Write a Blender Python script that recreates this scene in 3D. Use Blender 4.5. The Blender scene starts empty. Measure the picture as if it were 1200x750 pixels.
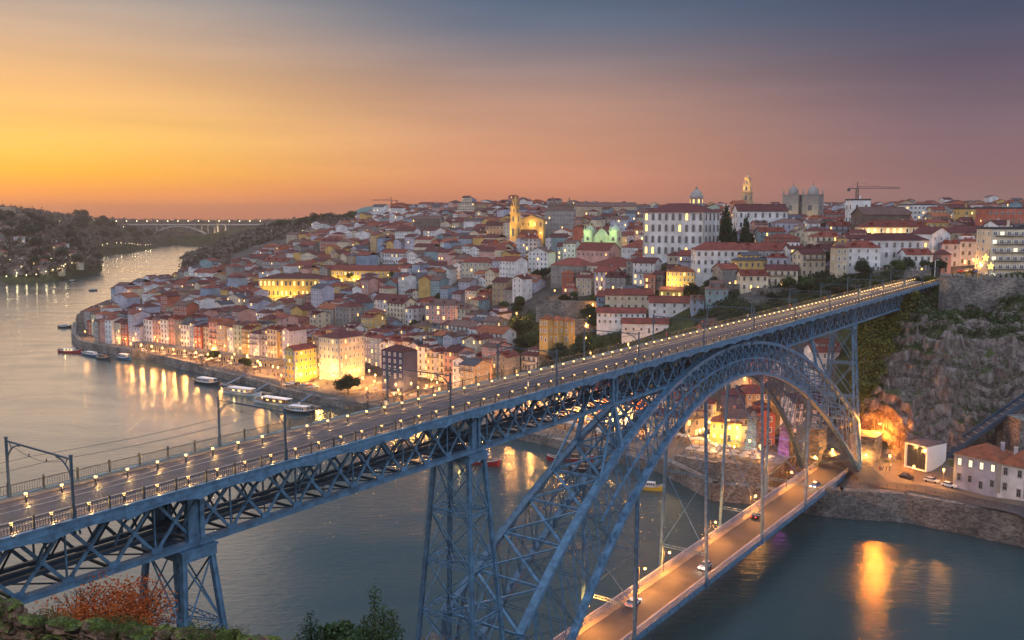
import bpy, math, random
import numpy as np
from mathutils import Vector
random.seed(7)
S = bpy.context.scene
COL = S.collection
R = math.radians
# ------------------------------------------------------------------ camera
F = 1090.0; HOR = 251.0; CH = 90.0
PIT = math.atan((375 - HOR) / F)
cam_d = bpy.data.cameras.new('camera'); cam = bpy.data.objects.new('camera', cam_d); COL.objects.link(cam)
cam.location = (0, 0, CH); cam.rotation_euler = (math.pi / 2 - PIT, 0, 0)
cam_d.sensor_width = 36; cam_d.lens = F / 1200 * 36; cam_d.clip_start = 0.3; cam_d.clip_end = 30000
S.camera = cam
# ------------------------------------------------------------------ world: dusk sky
W = bpy.data.worlds.new('World'); S.world = W; W.use_nodes = True
nt = W.node_tree; N = nt.nodes; L = nt.links; N.clear()
def wn(t, **k):
    n = N.new(t)
    for a, b in k.items(): setattr(n, a, b)
    return n
def wm(op, a, b=None, c=None, clamp=False):
    n = wn('ShaderNodeMath', operation=op, use_clamp=clamp)
    for i, v in enumerate((a, b, c)):
        if v is None: continue
        if isinstance(v, (int, float)): n.inputs[i].default_value = v
        else: L.new(v, n.inputs[i])
    return n.outputs[0]
def s2l(c):
    return tuple((x / 255 / 12.92 if x / 255 <= .04045 else ((x / 255 + .055) / 1.055) ** 2.4) for x in c) + (1,)
tc = wn('ShaderNodeTexCoord'); sep = wn('ShaderNodeSeparateXYZ'); L.new(tc.outputs['Generated'], sep.inputs[0])
X, Y, Z = sep.outputs
az = wm('ARCTAN2', X, Y)                       # 0 ahead, negative to the left
el = wm('ARCSINE', Z)
elf = wm('MULTIPLY_ADD', el, 1 / R(60), 0.0, clamp=True)      # 0 horizon .. 1 at 60 deg
def ramp(stops):
    n = wn('ShaderNodeValToRGB'); cr = n.color_ramp; cr.interpolation = 'B_SPLINE' if False else 'LINEAR'
    while len(cr.elements) > 1: cr.elements.remove(cr.elements[-1])
    for i, (e, c) in enumerate(stops):
        if i == 0: x = cr.elements[0]; x.position = e / 60
        else: x = cr.elements.new(e / 60)
        x.color = s2l(c)
    L.new(elf, n.inputs[0]); return n.outputs[0]
SKL = ramp([(0, (226, 144, 106)), (1.1, (240, 154, 86)), (2.3, (255, 184, 70)), (4.0, (255, 198, 100)), (7.2, (238, 184, 124)), (9.8, (200, 168, 142)), (12.5, (158, 153, 150)), (20, (128, 138, 150)), (60, (124, 136, 158))])
SKM = ramp([(0, (210, 134, 108)), (1.5, (219, 142, 110)), (4, (212, 150, 120)), (6.5, (188, 143, 124)), (9, (144, 126, 128)), (11, (102, 110, 130)), (13, (76, 96, 124)), (22, (88, 102, 128)), (60, (124, 136, 158))])
SKR = ramp([(0, (148, 114, 114)), (2, (143, 108, 114)), (5, (120, 96, 110)), (8, (96, 84, 104)), (10.5, (70, 76, 102)), (13, (52, 67, 97)), (22, (76, 92, 120)), (60, (124, 136, 158))])
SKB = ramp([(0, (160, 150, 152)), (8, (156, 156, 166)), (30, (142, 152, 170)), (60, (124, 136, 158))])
def mix(f, a, b):
    n = wn('ShaderNodeMix', data_type='RGBA'); L.new(f, n.inputs[0]); L.new(a, n.inputs[6]); L.new(b, n.inputs[7]); return n.outputs[2]
def band(a0, a1):
    m = wn('ShaderNodeMapRange', interpolation_type='SMOOTHSTEP'); L.new(az, m.inputs[0])
    m.inputs[1].default_value = R(a0); m.inputs[2].default_value = R(a1); return m.outputs[0]
c1 = mix(band(-27, 1), SKL, SKM); c2 = mix(band(-3, 27), c1, SKR)
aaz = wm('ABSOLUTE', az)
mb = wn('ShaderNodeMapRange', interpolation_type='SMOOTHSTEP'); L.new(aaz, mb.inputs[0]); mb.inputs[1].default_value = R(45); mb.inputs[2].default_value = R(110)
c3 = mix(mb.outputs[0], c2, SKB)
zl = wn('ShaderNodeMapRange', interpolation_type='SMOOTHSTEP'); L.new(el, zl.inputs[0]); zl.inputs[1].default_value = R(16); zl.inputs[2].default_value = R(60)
lift = wm('MAXIMUM', mb.outputs[0], zl.outputs[0])  # brightness added to unseen sky overhead and behind, to fill the scene
# faint streaks of high thin cloud
mp = wn('ShaderNodeMapping'); L.new(tc.outputs['Generated'], mp.inputs[0]); mp.inputs['Scale'].default_value = (1.3, 1.3, 16)
ns = wn('ShaderNodeTexNoise'); L.new(mp.outputs[0], ns.inputs[0]); ns.inputs['Scale'].default_value = 2.2; ns.inputs['Detail'].default_value = 5
mv = wn('ShaderNodeMapRange'); L.new(ns.outputs[0], mv.inputs[0]); mv.inputs[1].default_value = .3; mv.inputs[2].default_value = .75; mv.inputs[3].default_value = .90; mv.inputs[4].default_value = 1.07
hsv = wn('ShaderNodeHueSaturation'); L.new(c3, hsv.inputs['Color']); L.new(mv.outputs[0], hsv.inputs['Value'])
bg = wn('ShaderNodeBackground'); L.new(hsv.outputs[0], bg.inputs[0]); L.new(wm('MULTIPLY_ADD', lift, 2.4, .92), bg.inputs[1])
sky = wn('ShaderNodeTexSky', sky_type='NISHITA', sun_disc=False); sky.sun_elevation = R(2); sky.sun_rotation = R(-38)
bg2 = wn('ShaderNodeBackground'); L.new(sky.outputs[0], bg2.inputs[0]); bg2.inputs[1].default_value = 0.01
ad = wn('ShaderNodeAddShader'); L.new(bg.outputs[0], ad.inputs[0]); L.new(bg2.outputs[0], ad.inputs[1])
wo = wn('ShaderNodeOutputWorld'); L.new(ad.outputs[0], wo.inputs[0])
# ------------------------------------------------------------------ low sun behind haze, very soft
sd = bpy.data.lights.new('sun', 'SUN'); sd.energy = 0.5; sd.angle = R(45); sd.color = (1, .72, .5)
so = bpy.data.objects.new('sun', sd); COL.objects.link(so)
so.rotation_euler = Vector((math.sin(R(38)) * 1, -math.cos(R(38)) * 1, -math.sin(R(16)))).to_track_quat('-Z', 'Y').to_euler()
S.view_settings.view_transform = 'Standard'; S.view_settings.look = 'None'; S.view_settings.gamma = 1; S.view_settings.exposure = 0.2
S.view_settings.use_curve_mapping = False
S.cycles.use_light_tree = True; S.cycles.max_bounces = 5; S.cycles.diffuse_bounces = 2; S.cycles.glossy_bounces = 2
S.cycles.volume_bounces = 0; S.cycles.transparent_max_bounces = 6; S.cycles.sample_clamp_indirect = 3.0
S.cycles.caustics_reflective = False; S.cycles.caustics_refractive = False

# ------------------------------------------------------------------ helpers
TH = math.atan(787 / F * math.cos(PIT)); DU = (math.sin(TH), math.cos(TH)); DV = (-math.cos(TH), math.sin(TH))
def B(u, v, z=0.0):                       # bridge frame -> world
    return Vector((u * DU[0] + v * DV[0], u * DU[1] + v * DV[1], z))
ROTU = math.atan2(DU[1], DU[0])           # z-rotation that turns local +X along the bridge
def ray(px, py):
    a = (px - 600) / F; b = (375 - py) / F; c, s = math.cos(PIT), math.sin(PIT)
    return (a, c + b * s, -s + b * c)
def atz(px, py, z):
    d = ray(px, py); t = (z - CH) / d[2]; return Vector((d[0] * t, d[1] * t, z))
def aty(px, py, y):
    d = ray(px, py); t = y / d[1]; return Vector((d[0] * t, y, CH + d[2] * t))
def xat(px, y, z): return (px - 600) / F * (y * math.cos(PIT) + (CH - z) * math.sin(PIT))
def proj(p):
    q = (p[0], p[1], p[2] - CH); c, s = math.cos(PIT), math.sin(PIT)
    w = q[1] * c - q[2] * s
    if w < .1: return (-9999, -9999, w)
    return (600 + F * q[0] / w, 375 - F * (q[1] * s + q[2] * c) / w, w)

class MB:
    def __init__(s): s.v = []; s.f = []; s.m = []; s.cm = 0
    def add(s, vs, fs, m=None):
        b = len(s.v); s.v += [tuple(p) for p in vs]
        for q in fs: s.f.append(tuple(i + b for i in q)); s.m.append(s.cm if m is None else m)
    def box(s, c, d, rz=0, m=None):
        cx, cy, cz = c; a, b, h = d[0] / 2, d[1] / 2, d[2] / 2; co, si = math.cos(rz), math.sin(rz)
        vs = [(cx + x * co - y * si, cy + x * si + y * co, cz + z) for z in (-h, h) for x, y in ((-a, -b), (a, -b), (a, b), (-a, b))]
        s.add(vs, [(3, 2, 1, 0), (4, 5, 6, 7), (0, 1, 5, 4), (1, 2, 6, 5), (2, 3, 7, 6), (3, 0, 4, 7)], m)
    def beam(s, p, q, w, h=None, m=None, up=(0, 0, 1)):
        h = h or w; p = Vector(p); q = Vector(q); d = (q - p)
        if d.length < 1e-6: return
        d.normalize(); U = Vector(up)
        if abs(d.dot(U)) > .98: U = Vector((DV[0], DV[1], 0))
        a = d.cross(U).normalized(); b = a.cross(d).normalized(); a = a * w / 2; b = b * h / 2
        vs = [p - a - b, p + a - b, p + a + b, p - a + b, q - a - b, q + a - b, q + a + b, q - a + b]
        s.add(vs, [(0, 1, 2, 3), (7, 6, 5, 4), (4, 5, 1, 0), (5, 6, 2, 1), (6, 7, 3, 2), (7, 4, 0, 3)], m)
    def laced(s, p, q, w, t=.12, up=(0, 0, 1)):     # open laced strut: two flanges and a zigzag
        p = Vector(p); q = Vector(q); d = q - p; Ln = d.length
        if Ln < .1: return
        d = d / Ln; a = d.cross(Vector(up))
        if a.length < .2: a = d.cross(Vector((DU[0], DU[1], 0)))
        a = d.cross(a).normalized() * w / 2
        s.beam(p - a, q - a, t); s.beam(p + a, q + a, t)
        n = max(2, int(Ln / (w * 1.15)))
        for i in range(n):
            x = p + d * Ln * i / n; y = p + d * Ln * (i + 1) / n; sg = 1 if i % 2 else -1
            s.beam(x + a * sg, y - a * sg, t * .7)
    def tube(s, p, q, r, n=6, m=None, r2=None, cap=True):
        r2 = r if r2 is None else r2; p = Vector(p); q = Vector(q); d = (q - p).normalized()
        U = Vector((0, 0, 1)) if abs(d.z) < .95 else Vector((1, 0, 0))
        a = d.cross(U).normalized(); b = d.cross(a)
        vs = [c + (a * math.cos(k * 2 * math.pi / n) + b * math.sin(k * 2 * math.pi / n)) * rr for c, rr in ((p, r), (q, r2)) for k in range(n)]
        fs = [(k, (k + 1) % n, n + (k + 1) % n, n + k) for k in range(n)]
        if cap: fs += [tuple(range(n - 1, -1, -1)), tuple(range(n, 2 * n))]
        s.add(vs, fs, m)
    def lathe(s, c, prof, n=12, m=None, sq=False, rz=0):      # prof = [(r,z)...] bottom to top
        o = math.pi / n if sq else 0; k2 = 1 / math.cos(math.pi / n) if sq else 1
        vs = [(c[0] + r * k2 * math.cos(rz + o + 2 * math.pi * k / n), c[1] + r * k2 * math.sin(rz + o + 2 * math.pi * k / n), c[2] + z) for r, z in prof for k in range(n)]
        fs = [(i * n + k, i * n + (k + 1) % n, (i + 1) * n + (k + 1) % n, (i + 1) * n + k) for i in range(len(prof) - 1) for k in range(n)]
        fs += [tuple(range(n - 1, -1, -1)), tuple(range((len(prof) - 1) * n, len(prof) * n))]
        s.add(vs, fs, m)
    def prism(s, pts, z0, z1, m=None):         # vertical prism of a ccw outline
        n = len(pts); vs = [(p[0], p[1], z0) for p in pts] + [(p[0], p[1], z1) for p in pts]
        s.add(vs, [tuple(range(n - 1, -1, -1)), tuple(range(n, 2 * n))] + [(k, (k + 1) % n, n + (k + 1) % n, n + k) for k in range(n)], m)
    def build(s, name, mats, parent=None, smooth=False, loc=None, rz=0):
        me = bpy.data.meshes.new(name); me.from_pydata(s.v, [], s.f)
        if not isinstance(mats, (list, tuple)): mats = [mats]
        for m in mats: me.materials.append(m)
        if len(mats) > 1: me.polygons.foreach_set('material_index', s.m)
        if smooth: me.polygons.foreach_set('use_smooth', [True] * len(me.polygons))
        me.update(); o = bpy.data.objects.new(name, me); COL.objects.link(o)
        if parent is not None: o.parent = parent
        if loc is not None: o.location = loc
        if rz: o.rotation_euler.z = rz
        return o
def tag(o, label=None, cat=None, group=None, kind=None):
    if label: o['label'] = label
    if cat: o['category'] = cat
    if group: o['group'] = group
    if kind: o['kind'] = kind
    return o
def empty(name, loc, rz=0):
    o = bpy.data.objects.new(name, None); COL.objects.link(o); o.location = loc; o.rotation_euler.z = rz; o.empty_display_size = .2; return o
KIDS = {}
def kids(o): return [c for c in o.children]
def copy_tree(o, parent=None):
    c = o.copy(); COL.objects.link(c)
    if parent is not None: c.parent = parent
    for ch in kids(o): copy_tree(ch, c)
    return c

# ------------------------------------------------------------------ materials
def mat(name, col, rough=.75, metal=0, spec=.4, var=.25, vscale=.25, bump=0, bscale=2.0, emit=None, estr=0, col2=None, coords='Object', rvar=0):
    m = bpy.data.materials.new(name); m.use_nodes = True; t = m.node_tree; n = t.nodes; l = t.links
    b = n['Principled BSDF']; b.inputs['Roughness'].default_value = rough; b.inputs['Metallic'].default_value = metal
    b.inputs['Specular IOR Level'].default_value = spec
    c = tuple(col) + (1,)
    b.inputs['Base Color'].default_value = c
    if emit:
        b.inputs['Emission Color'].default_value = tuple(emit) + (1,); b.inputs['Emission Strength'].default_value = estr
        return m
    tcn = n.new('ShaderNodeTexCoord')
    if var or col2:
        ns = n.new('ShaderNodeTexNoise'); ns.inputs['Scale'].default_value = vscale; ns.inputs['Detail'].default_value = 6; ns.inputs['Roughness'].default_value = .62
        l.new(tcn.outputs[coords], ns.inputs['Vector'])
        cr = n.new('ShaderNodeValToRGB'); l.new(ns.outputs[0], cr.inputs[0])
        d = col2 or tuple(x * (1 - var) for x in col); e = col if col2 else tuple(min(1, x * (1 + var * .5)) for x in col)
        cr.color_ramp.elements[0].position = .35; cr.color_ramp.elements[0].color = tuple(d) + (1,)
        cr.color_ramp.elements[1].position = .66; cr.color_ramp.elements[1].color = tuple(e) + (1,)
        out = cr.outputs[0]
        if rvar:
            oi = n.new('ShaderNodeObjectInfo'); h = n.new('ShaderNodeHueSaturation'); mr = n.new('ShaderNodeMapRange')
            l.new(oi.outputs['Random'], mr.inputs[0]); mr.inputs[3].default_value = 1 - rvar; mr.inputs[4].default_value = 1 + rvar
            l.new(mr.outputs[0], h.inputs['Value']); l.new(out, h.inputs['Color']); out = h.outputs[0]
        l.new(out, b.inputs['Base Color'])
    if bump:
        nb = n.new('ShaderNodeTexNoise'); nb.inputs['Scale'].default_value = bscale; nb.inputs['Detail'].default_value = 5
        l.new(tcn.outputs[coords], nb.inputs['Vector'])
        bp = n.new('ShaderNodeBump'); bp.inputs['Strength'].default_value = bump; bp.inputs['Distance'].default_value = .3
        l.new(nb.outputs[0], bp.inputs['Height']); l.new(bp.outputs[0], b.inputs['Normal'])
    return m
def brickmat(name, c1, c2, mortar, sx=1.0, sy=.4, bump=.5, var=.5, coords='Object'):
    m = mat(name, c1, .9, var=0, col2=None); n = m.node_tree.nodes; l = m.node_tree.links; b = n['Principled BSDF']
    t = n.new('ShaderNodeTexCoord'); br = n.new('ShaderNodeTexVoronoi'); br.inputs['Scale'].default_value = 1
    mp = n.new('ShaderNodeMapping'); mp.inputs['Scale'].default_value = (1 / sx, 1 / sx, 1 / sy); l.new(t.outputs[coords], mp.inputs[0]); l.new(mp.outputs[0], br.inputs['Vector'])
    ns = n.new('ShaderNodeTexNoise'); ns.inputs['Scale'].default_value = .13; ns.inputs['Detail'].default_value = 7; l.new(t.outputs[coords], ns.inputs['Vector'])
    cr = n.new('ShaderNodeValToRGB'); cr.color_ramp.elements[0].color = tuple(c2) + (1,); cr.color_ramp.elements[1].color = tuple(c1) + (1,)
    cr.color_ramp.elements[0].position = .36; cr.color_ramp.elements[1].position = .64
    l.new(ns.outputs[0], cr.inputs[0])
    hv = n.new('ShaderNodeHueSaturation'); l.new(cr.outputs[0], hv.inputs['Color'])
    sp = n.new('ShaderNodeSeparateColor'); l.new(br.outputs['Color'], sp.inputs[0]); mr = n.new('ShaderNodeMapRange'); l.new(sp.outputs[0], mr.inputs[0]); mr.inputs[3].default_value = 1 - var; mr.inputs[4].default_value = 1 + var * .7
    l.new(mr.outputs[0], hv.inputs['Value']); l.new(hv.outputs[0], b.inputs['Base Color'])
    bp = n.new('ShaderNodeBump'); bp.inputs['Strength'].default_value = bump; bp.inputs['Distance'].default_value = .15; l.new(br.outputs['Distance'], bp.inputs['Height']); bp.invert = True; l.new(bp.outputs[0], b.inputs['Normal'])
    return m
M = {}
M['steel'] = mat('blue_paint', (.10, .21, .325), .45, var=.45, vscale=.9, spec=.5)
M['steel_far'] = mat('darker_blue_paint', (.075, .145, .215), .55, var=.45, vscale=.9)  # darker copy of the blue, mostly for far-side members
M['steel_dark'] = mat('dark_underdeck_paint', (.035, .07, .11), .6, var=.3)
M['rail'] = mat('dark_iron', (.045, .05, .06), .5, var=.2)
M['steelrail'] = mat('polished_rail', (.4, .4, .42), .3, metal=.9, var=0)
M['stone'] = brickmat('granite_blocks', (.26, .22, .18), (.13, .115, .10), (.1, .1, .1), 1.2, .6)
M['wallstone'] = brickmat('old_granite_wall', (.23, .205, .18), (.10, .095, .09), (.1, .1, .1), .8, .5)
M['asphalt'] = mat('asphalt', (.055, .052, .055), .8, var=.3, vscale=.2)
M['pave'] = mat('paving', (.20, .165, .14), .75, var=.3, vscale=.3)
M['quay'] = mat('quay_paving', (.24, .2, .165), .8, var=.3, vscale=.12)
M['lamp'] = mat('warm_lamp_glass', (1, .8, .4), emit=(1, .55, .16), estr=3.4)
M['lampc'] = mat('street_lantern_glass', (1, .7, .3), emit=(1, .52, .12), estr=5)
M['lampw'] = mat('pale_lamp_glass', (1, .9, .6), emit=(1, .8, .45), estr=4)
M['white'] = mat('white_paint', (.78, .77, .75), .6, var=.08)
# ================================================================== the bridge
def deckmat():
    m = mat('deck_paving', (.085, .07, .075), .55, var=0); n = m.node_tree.nodes; l = m.node_tree.links; b = n['Principled BSDF']
    t = n.new('ShaderNodeTexCoord'); mp = n.new('ShaderNodeMapping'); mp.inputs['Rotation'].default_value = (0, 0, -ROTU); l.new(t.outputs['Object'], mp.inputs[0])
    br = n.new('ShaderNodeTexBrick'); l.new(mp.outputs[0], br.inputs[0]); br.inputs['Scale'].default_value = 1.0; br.inputs['Brick Width'].default_value = .9; br.inputs['Row Height'].default_value = .45
    br.inputs['Mortar Size'].default_value = .03; br.inputs['Color1'].default_value = (.075, .06, .07, 1); br.inputs['Color2'].default_value = (.045, .038, .048, 1); br.inputs['Mortar'].default_value = (.035, .03, .033, 1)
    ns = n.new('ShaderNodeTexNoise'); ns.inputs['Scale'].default_value = .5; ns.inputs['Detail'].default_value = 8; l.new(mp.outputs[0], ns.inputs[0])
    mr = n.new('ShaderNodeMapRange'); l.new(ns.outputs[0], mr.inputs[0]); mr.inputs[1].default_value = .3; mr.inputs[2].default_value = .7; mr.inputs[3].default_value = .6; mr.inputs[4].default_value = 1.5
    h = n.new('ShaderNodeHueSaturation'); l.new(br.outputs[0], h.inputs['Color']); l.new(mr.outputs[0], h.inputs['Value']); l.new(h.outputs[0], b.inputs['Base Color'])
    mr2 = n.new('ShaderNodeMapRange'); l.new(ns.outputs[0], mr2.inputs[0]); mr2.inputs[3].default_value = .5; mr2.inputs[4].default_value = .75; l.new(mr2.outputs[0], b.inputs['Roughness'])
    return m
M['deck'] = deckmat()
UC = 206.0; VC = 87.0; U0 = 2.0; U1 = 428.0; DZ = 62.0
bridge = empty('arch_bridge', B(UC, VC, 0))
tag(bridge, 'two-level blue iron arch bridge crossing the river with a lit upper deck', 'bridge')
def BL(u, v, z=0.0): return B(u - UC, v - VC, z)      # local to the bridge empty (unrotated)
def strip(mb, u0, u1, v0, v1, z0, z1, m=None):
    mb.box(BL((u0 + u1) / 2, (v0 + v1) / 2, (z0 + z1) / 2), (u1 - u0, v1 - v0, z1 - z0), ROTU, m)
def part(name, mb, m, parent=bridge, **k): return mb.build(name, m, parent, **k)
# upper deck
mb = MB(); strip(mb, U0, U1, 81.0, 93.0, 61.5, 61.95); deck = part('upper_deck', mb, M['deck'])
mb = MB(); strip(mb, U0, U1, 80.95, 82.15, 61.96, 62.08); part('walkway', mb, M['pave'], deck)
mb = MB(); strip(mb, U0, U1, 91.85, 93.05, 61.96, 62.08); part('walkway', mb, M['pave'], deck)
for v in (83.9, 85.4, 88.5, 90.0):
    mb = MB(); strip(mb, U0, U1, v - .05, v + .05, 61.952, 61.99); part('tram_rail', mb, M['steelrail'], deck)
# fascia with shallow scallops
def fascia(v, s):
    mb = MB(); P = 7.9; n = 8; u = U0
    pts = []
    while u < U1 - .01:
        for k in range(n):
            t = k / n; pts.append((u + P * t, 60.65 + .5 * math.sin(math.pi * t) ** .7))
        u += P
    pts.append((u, 60.65))
    for (a, za), (b, zb) in zip(pts, pts[1:]):
        q = [BL(a, v, za), BL(b, v, zb), BL(b, v, 62.1), BL(a, v, 62.1), BL(a, v + s * .22, za), BL(b, v + s * .22, zb), BL(b, v + s * .22, 62.1), BL(a, v + s * .22, 62.1)]
        mb.add(q, [(0, 1, 2, 3), (7, 6, 5, 4), (4, 5, 1, 0), (3, 2, 6, 7)])
    strip(mb, U0, U1, min(v - s * .12, v + s * .3), max(v - s * .12, v + s * .3), 62.1, 62.24)
    strip(mb, U0, U1, min(v - s * .05, v), max(v - s * .05, v), 61.45, 61.55)
    u = U0
    while u < U1:                      # curved brackets carrying the cantilevered edge
        for k in range(5):
            t0, t1 = k / 5, (k + 1) / 5; f = lambda t: (v + s * (.2 + 2.9 * t), 60.7 - 3.4 * t ** 1.6)
            a, b = f(t0), f(t1); mb.beam(BL(u, *a), BL(u, *b), .16, .22)
        u += P
    part('deck_fascia', mb, M['steel'])
fascia(80.8, 1); fascia(93.2, -1)
def railing(v, name='railing'):
    mb = MB(); strip(mb, U0, U1, v - .04, v + .04, 63.2, 63.28); strip(mb, U0, U1, v - .03, v + .03, 62.3, 62.35)
    u = U0
    while u < U1:
        step = .26 if u < 150 else .5
        mb.beam(BL(u, v, 62.3), BL(u, v, 63.2), .035 if u < 150 else .05); u += step
    r = part(name, mb, M['rail'])
    pm = None; u = U0 + 31; k = 0; rest = MB()
    while u < U1:
        if k < 98:
            if pm is None:
                mb = MB(); mb.box((0, 0, .7), (.16, .16, 1.4), ROTU); mb.box((0, 0, 1.42), (.22, .22, .06), ROTU); pm = part('railing_post', mb, M['rail'], r); q = pm
            else: q = pm.copy(); COL.objects.link(q)
            q.location = BL(u, v, 62.08)
        else: rest.box(BL(u, v, 62.78), (.16, .16, 1.4), ROTU)
        u += 3.6; k += 1
    if rest.v: tag(part('railing_post', rest, M['rail'], r), kind='stuff')
railing(81.0); railing(92.95)
# main girders
PIERS = (58.7, 107.5, 149.5, 263.5, 305.5)
def girder(v, m):
    mb = MB(); P = 4.72
    strip(mb, U0, U1, v - .25, v + .25, 60.6, 61.3); strip(mb, U0, U1, v - .35, v + .35, 54.6, 55.2); strip(mb, U0, U1, v - .5, v + .5, 55.2, 55.28)
    n = int((U1 - U0) / P)
    for i in range(n):
        a = 58.7 + (i - int((58.7 - U0) / P)) * P; b = a + P
        if b > U1: break
        mb.beam(BL(a, v, 55.2), BL(b, v, 60.7), .34, .16, up=(DV[0], DV[1], 0)); mb.beam(BL(b, v + .12, 55.2), BL(a, v + .12, 60.7), .34, .16, up=(DV[0], DV[1], 0))
        if i % 2: mb.beam(BL(a, v + .1, 55.2), BL(a, v + .1, 60.7), .16)
        for zc, hh in ((55.45, .8), (60.35, .8)): mb.box(BL(a, v - .17, zc), (1.25, .06, hh), ROTU)
        mb.box(BL((a + b) / 2, v - .17, 57.95), (.6, .06, .6), ROTU)
    for u in PIERS:
        for s in (-.75, .75): strip(mb, u + s - .28, u + s + .28, v - .36, v + .36, 55.28, 60.6)
        strip(mb, u - .5, u + .5, v - .1, v + .1, 55.28, 60.6)
    return part('main_girder', mb, m)
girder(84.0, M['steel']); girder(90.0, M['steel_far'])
mb = MB(); P = 4.72; a = 58.7 - 12 * P
while a < U1:
    mb.beam(BL(a, 84, 60.4), BL(a, 90, 60.4), .25, .5); mb.beam(BL(a, 84, 55), BL(a, 90, 55), .2, .3)
    mb.beam(BL(a, 84, 55), BL(min(a + P, U1), 90, 55), .14); mb.beam(BL(a, 90, 55.1), BL(min(a + P, U1), 84, 55.1), .14)
    mb.beam(BL(a, 84, 60.3), BL(a, 87, 57), .16); mb.beam(BL(a, 90, 60.3), BL(a, 87, 57), .16)
    a += P
for v in (85.4, 87, 88.6): strip(mb, U0, U1, v - .2, v + .2, 56.2, 56.6)
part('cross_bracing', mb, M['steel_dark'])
# arch ribs
WA = lambda z: 3.9 + .118 * (55 - z)
ZE = lambda x: 59.3 - .00398 * x * x
ZI = lambda x: 52.0 - .0053 * x * x
def ribpt(x, z, s): return BL(UC + x, VC + s * WA(z), z)
XE, XI = 93.0, 91.0
def rib(s, m, name):
    r = empty(name, (0, 0, 0)); r.parent = bridge
    n = 38; dx = XE / n * 2
    xs = [-XE + i * dx for i in range(n + 1)]
    up = (DV[0], DV[1], 0)
    def chord(fn, X, w, h, zoff=0, fl=True):
        mb = MB(); k = 60
        for i in range(k):
            a = -X + 2 * X * i / k; b = -X + 2 * X * (i + 1) / k
            mb.beam(ribpt(a, fn(a), s), ribpt(b, fn(b), s), w, h)
            if fl:
                for o in (-.5, .5):
                    e = BL(0, 0, 0) - BL(0, 1, 0); off = Vector((DV[0], DV[1], 0)) * (o * w)
                    mb.beam(ribpt(a, fn(a) + h / 2 + .02, s) + off, ribpt(b, fn(b) + h / 2 + .02, s) + off, .18, .14)
        return mb
    part('extrados_chord', chord(ZE, XE, 1.25, .75), m, r)
    part('intrados_chord', chord(ZI, XI, 1.25, .75), m, r)
    part('middle_chord', chord(lambda x: (ZE(x) + ZI(x)) / 2, 66, .4, .4, fl=False), m, r)
    mb = MB(); n = 44
    for i in range(n + 1):
        x = -XE + 2 * XE * i / n; ze = ZE(x); xi = max(-XI, min(XI, x)); zi = ZI(xi); depth = ze - zi
        big = depth > 10.5
        pe, pi = ribpt(x, ze, s), ribpt(xi, zi, s)
        if big: mb.laced(pe, pi, .48, .09)
        else: mb.beam(pe, pi, .2, .3)
        if i < n:
            x2 = x + 2 * XE / n; xi2 = max(-XI, min(XI, x2)); qe, qi = ribpt(x2, ZE(x2), s), ribpt(xi2, ZI(xi2), s)
            me_, mi_ = (pe + pi) / 2, (qe + qi) / 2
            if big: mb.laced(pe, qi, .42, .085) if x < 0 else mb.laced(pi, qe, .42, .085)
            else:
                mb.beam(pe, mi_, .18, .22); mb.beam(me_, qe, .18, .22); mb.beam(me_, qi, .18, .22); mb.beam(pi, mi_, .18, .22)
    for i in range(n + 1):
        x = -XE + 2 * XE * i / n; p = ribpt(x, ZE(x) - .55, s); mb.box(p - Vector((DV[0], DV[1], 0)) * .3, (1.3, .07, 1.0), ROTU)
        x = -XI + 2 * XI * i / n; p = ribpt(x, ZI(x) + .55, s); mb.box(p - Vector((DV[0], DV[1], 0)) * .3, (1.3, .07, 1.0), ROTU)
    for e in (-1, 1):                    # end post down to the skewback
        mb.beam(ribpt(e * XE, ZE(XE), s), ribpt(e * (XI + .8), ZI(XI) - 1.2, s), .9, .9)
        mb.beam(ribpt(e * (XE - 5), ZE(XE - 5), s), ribpt(e * (XI + .3), ZI(XI) + 1, s), .5, .4)
    part('web_lattice', mb, m, r)
    return r
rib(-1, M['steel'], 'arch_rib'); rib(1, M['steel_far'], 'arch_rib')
n = 26; step = 2 * XE / n; lat = {-1: MB(), 1: MB()}
for i in range(n + 1):
    x = -XE + i * step; z = ZE(x); mb = lat[-1 if x < 0 else 1]
    if z > 56.5: continue
    a, b = ribpt(x, z, -1), ribpt(x, z, 1); mb.beam(a, b, .42, .36)
    if i < n:
        x2 = x + step; z2 = ZE(x2)
        if z2 > 56.5: continue
        c, d = ribpt(x2, z2, -1), ribpt(x2, z2, 1); mb.beam(a, d, .5, .28); mb.beam(b + Vector((0, 0, .05)), c + Vector((0, 0, .05)), .5, .28)
for e in lat: part('lateral_bracing', lat[e], M['steel'])
mb = MB()
for i in range(n + 1):
    x = -XI + i * 2 * XI / n; z = ZI(x); a, b = ribpt(x, z, -1), ribpt(x, z, 1); mb.laced(a, b, .6, .09)
    if i < n:
        x2 = x + 2 * XI / n; c, d = ribpt(x2, ZI(x2), -1), ribpt(x2, ZI(x2), 1); mb.laced(a, d, .4, .08); mb.laced(b, c, .4, .08)
    ze = ZE(x)
    if i % 2 == 0: mb.laced(ribpt(x, ze, -1), b, .4, .07); mb.laced(ribpt(x, ze, 1), a, .4, .07)
part('sway_bracing', mb, M['steel_far'])
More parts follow.
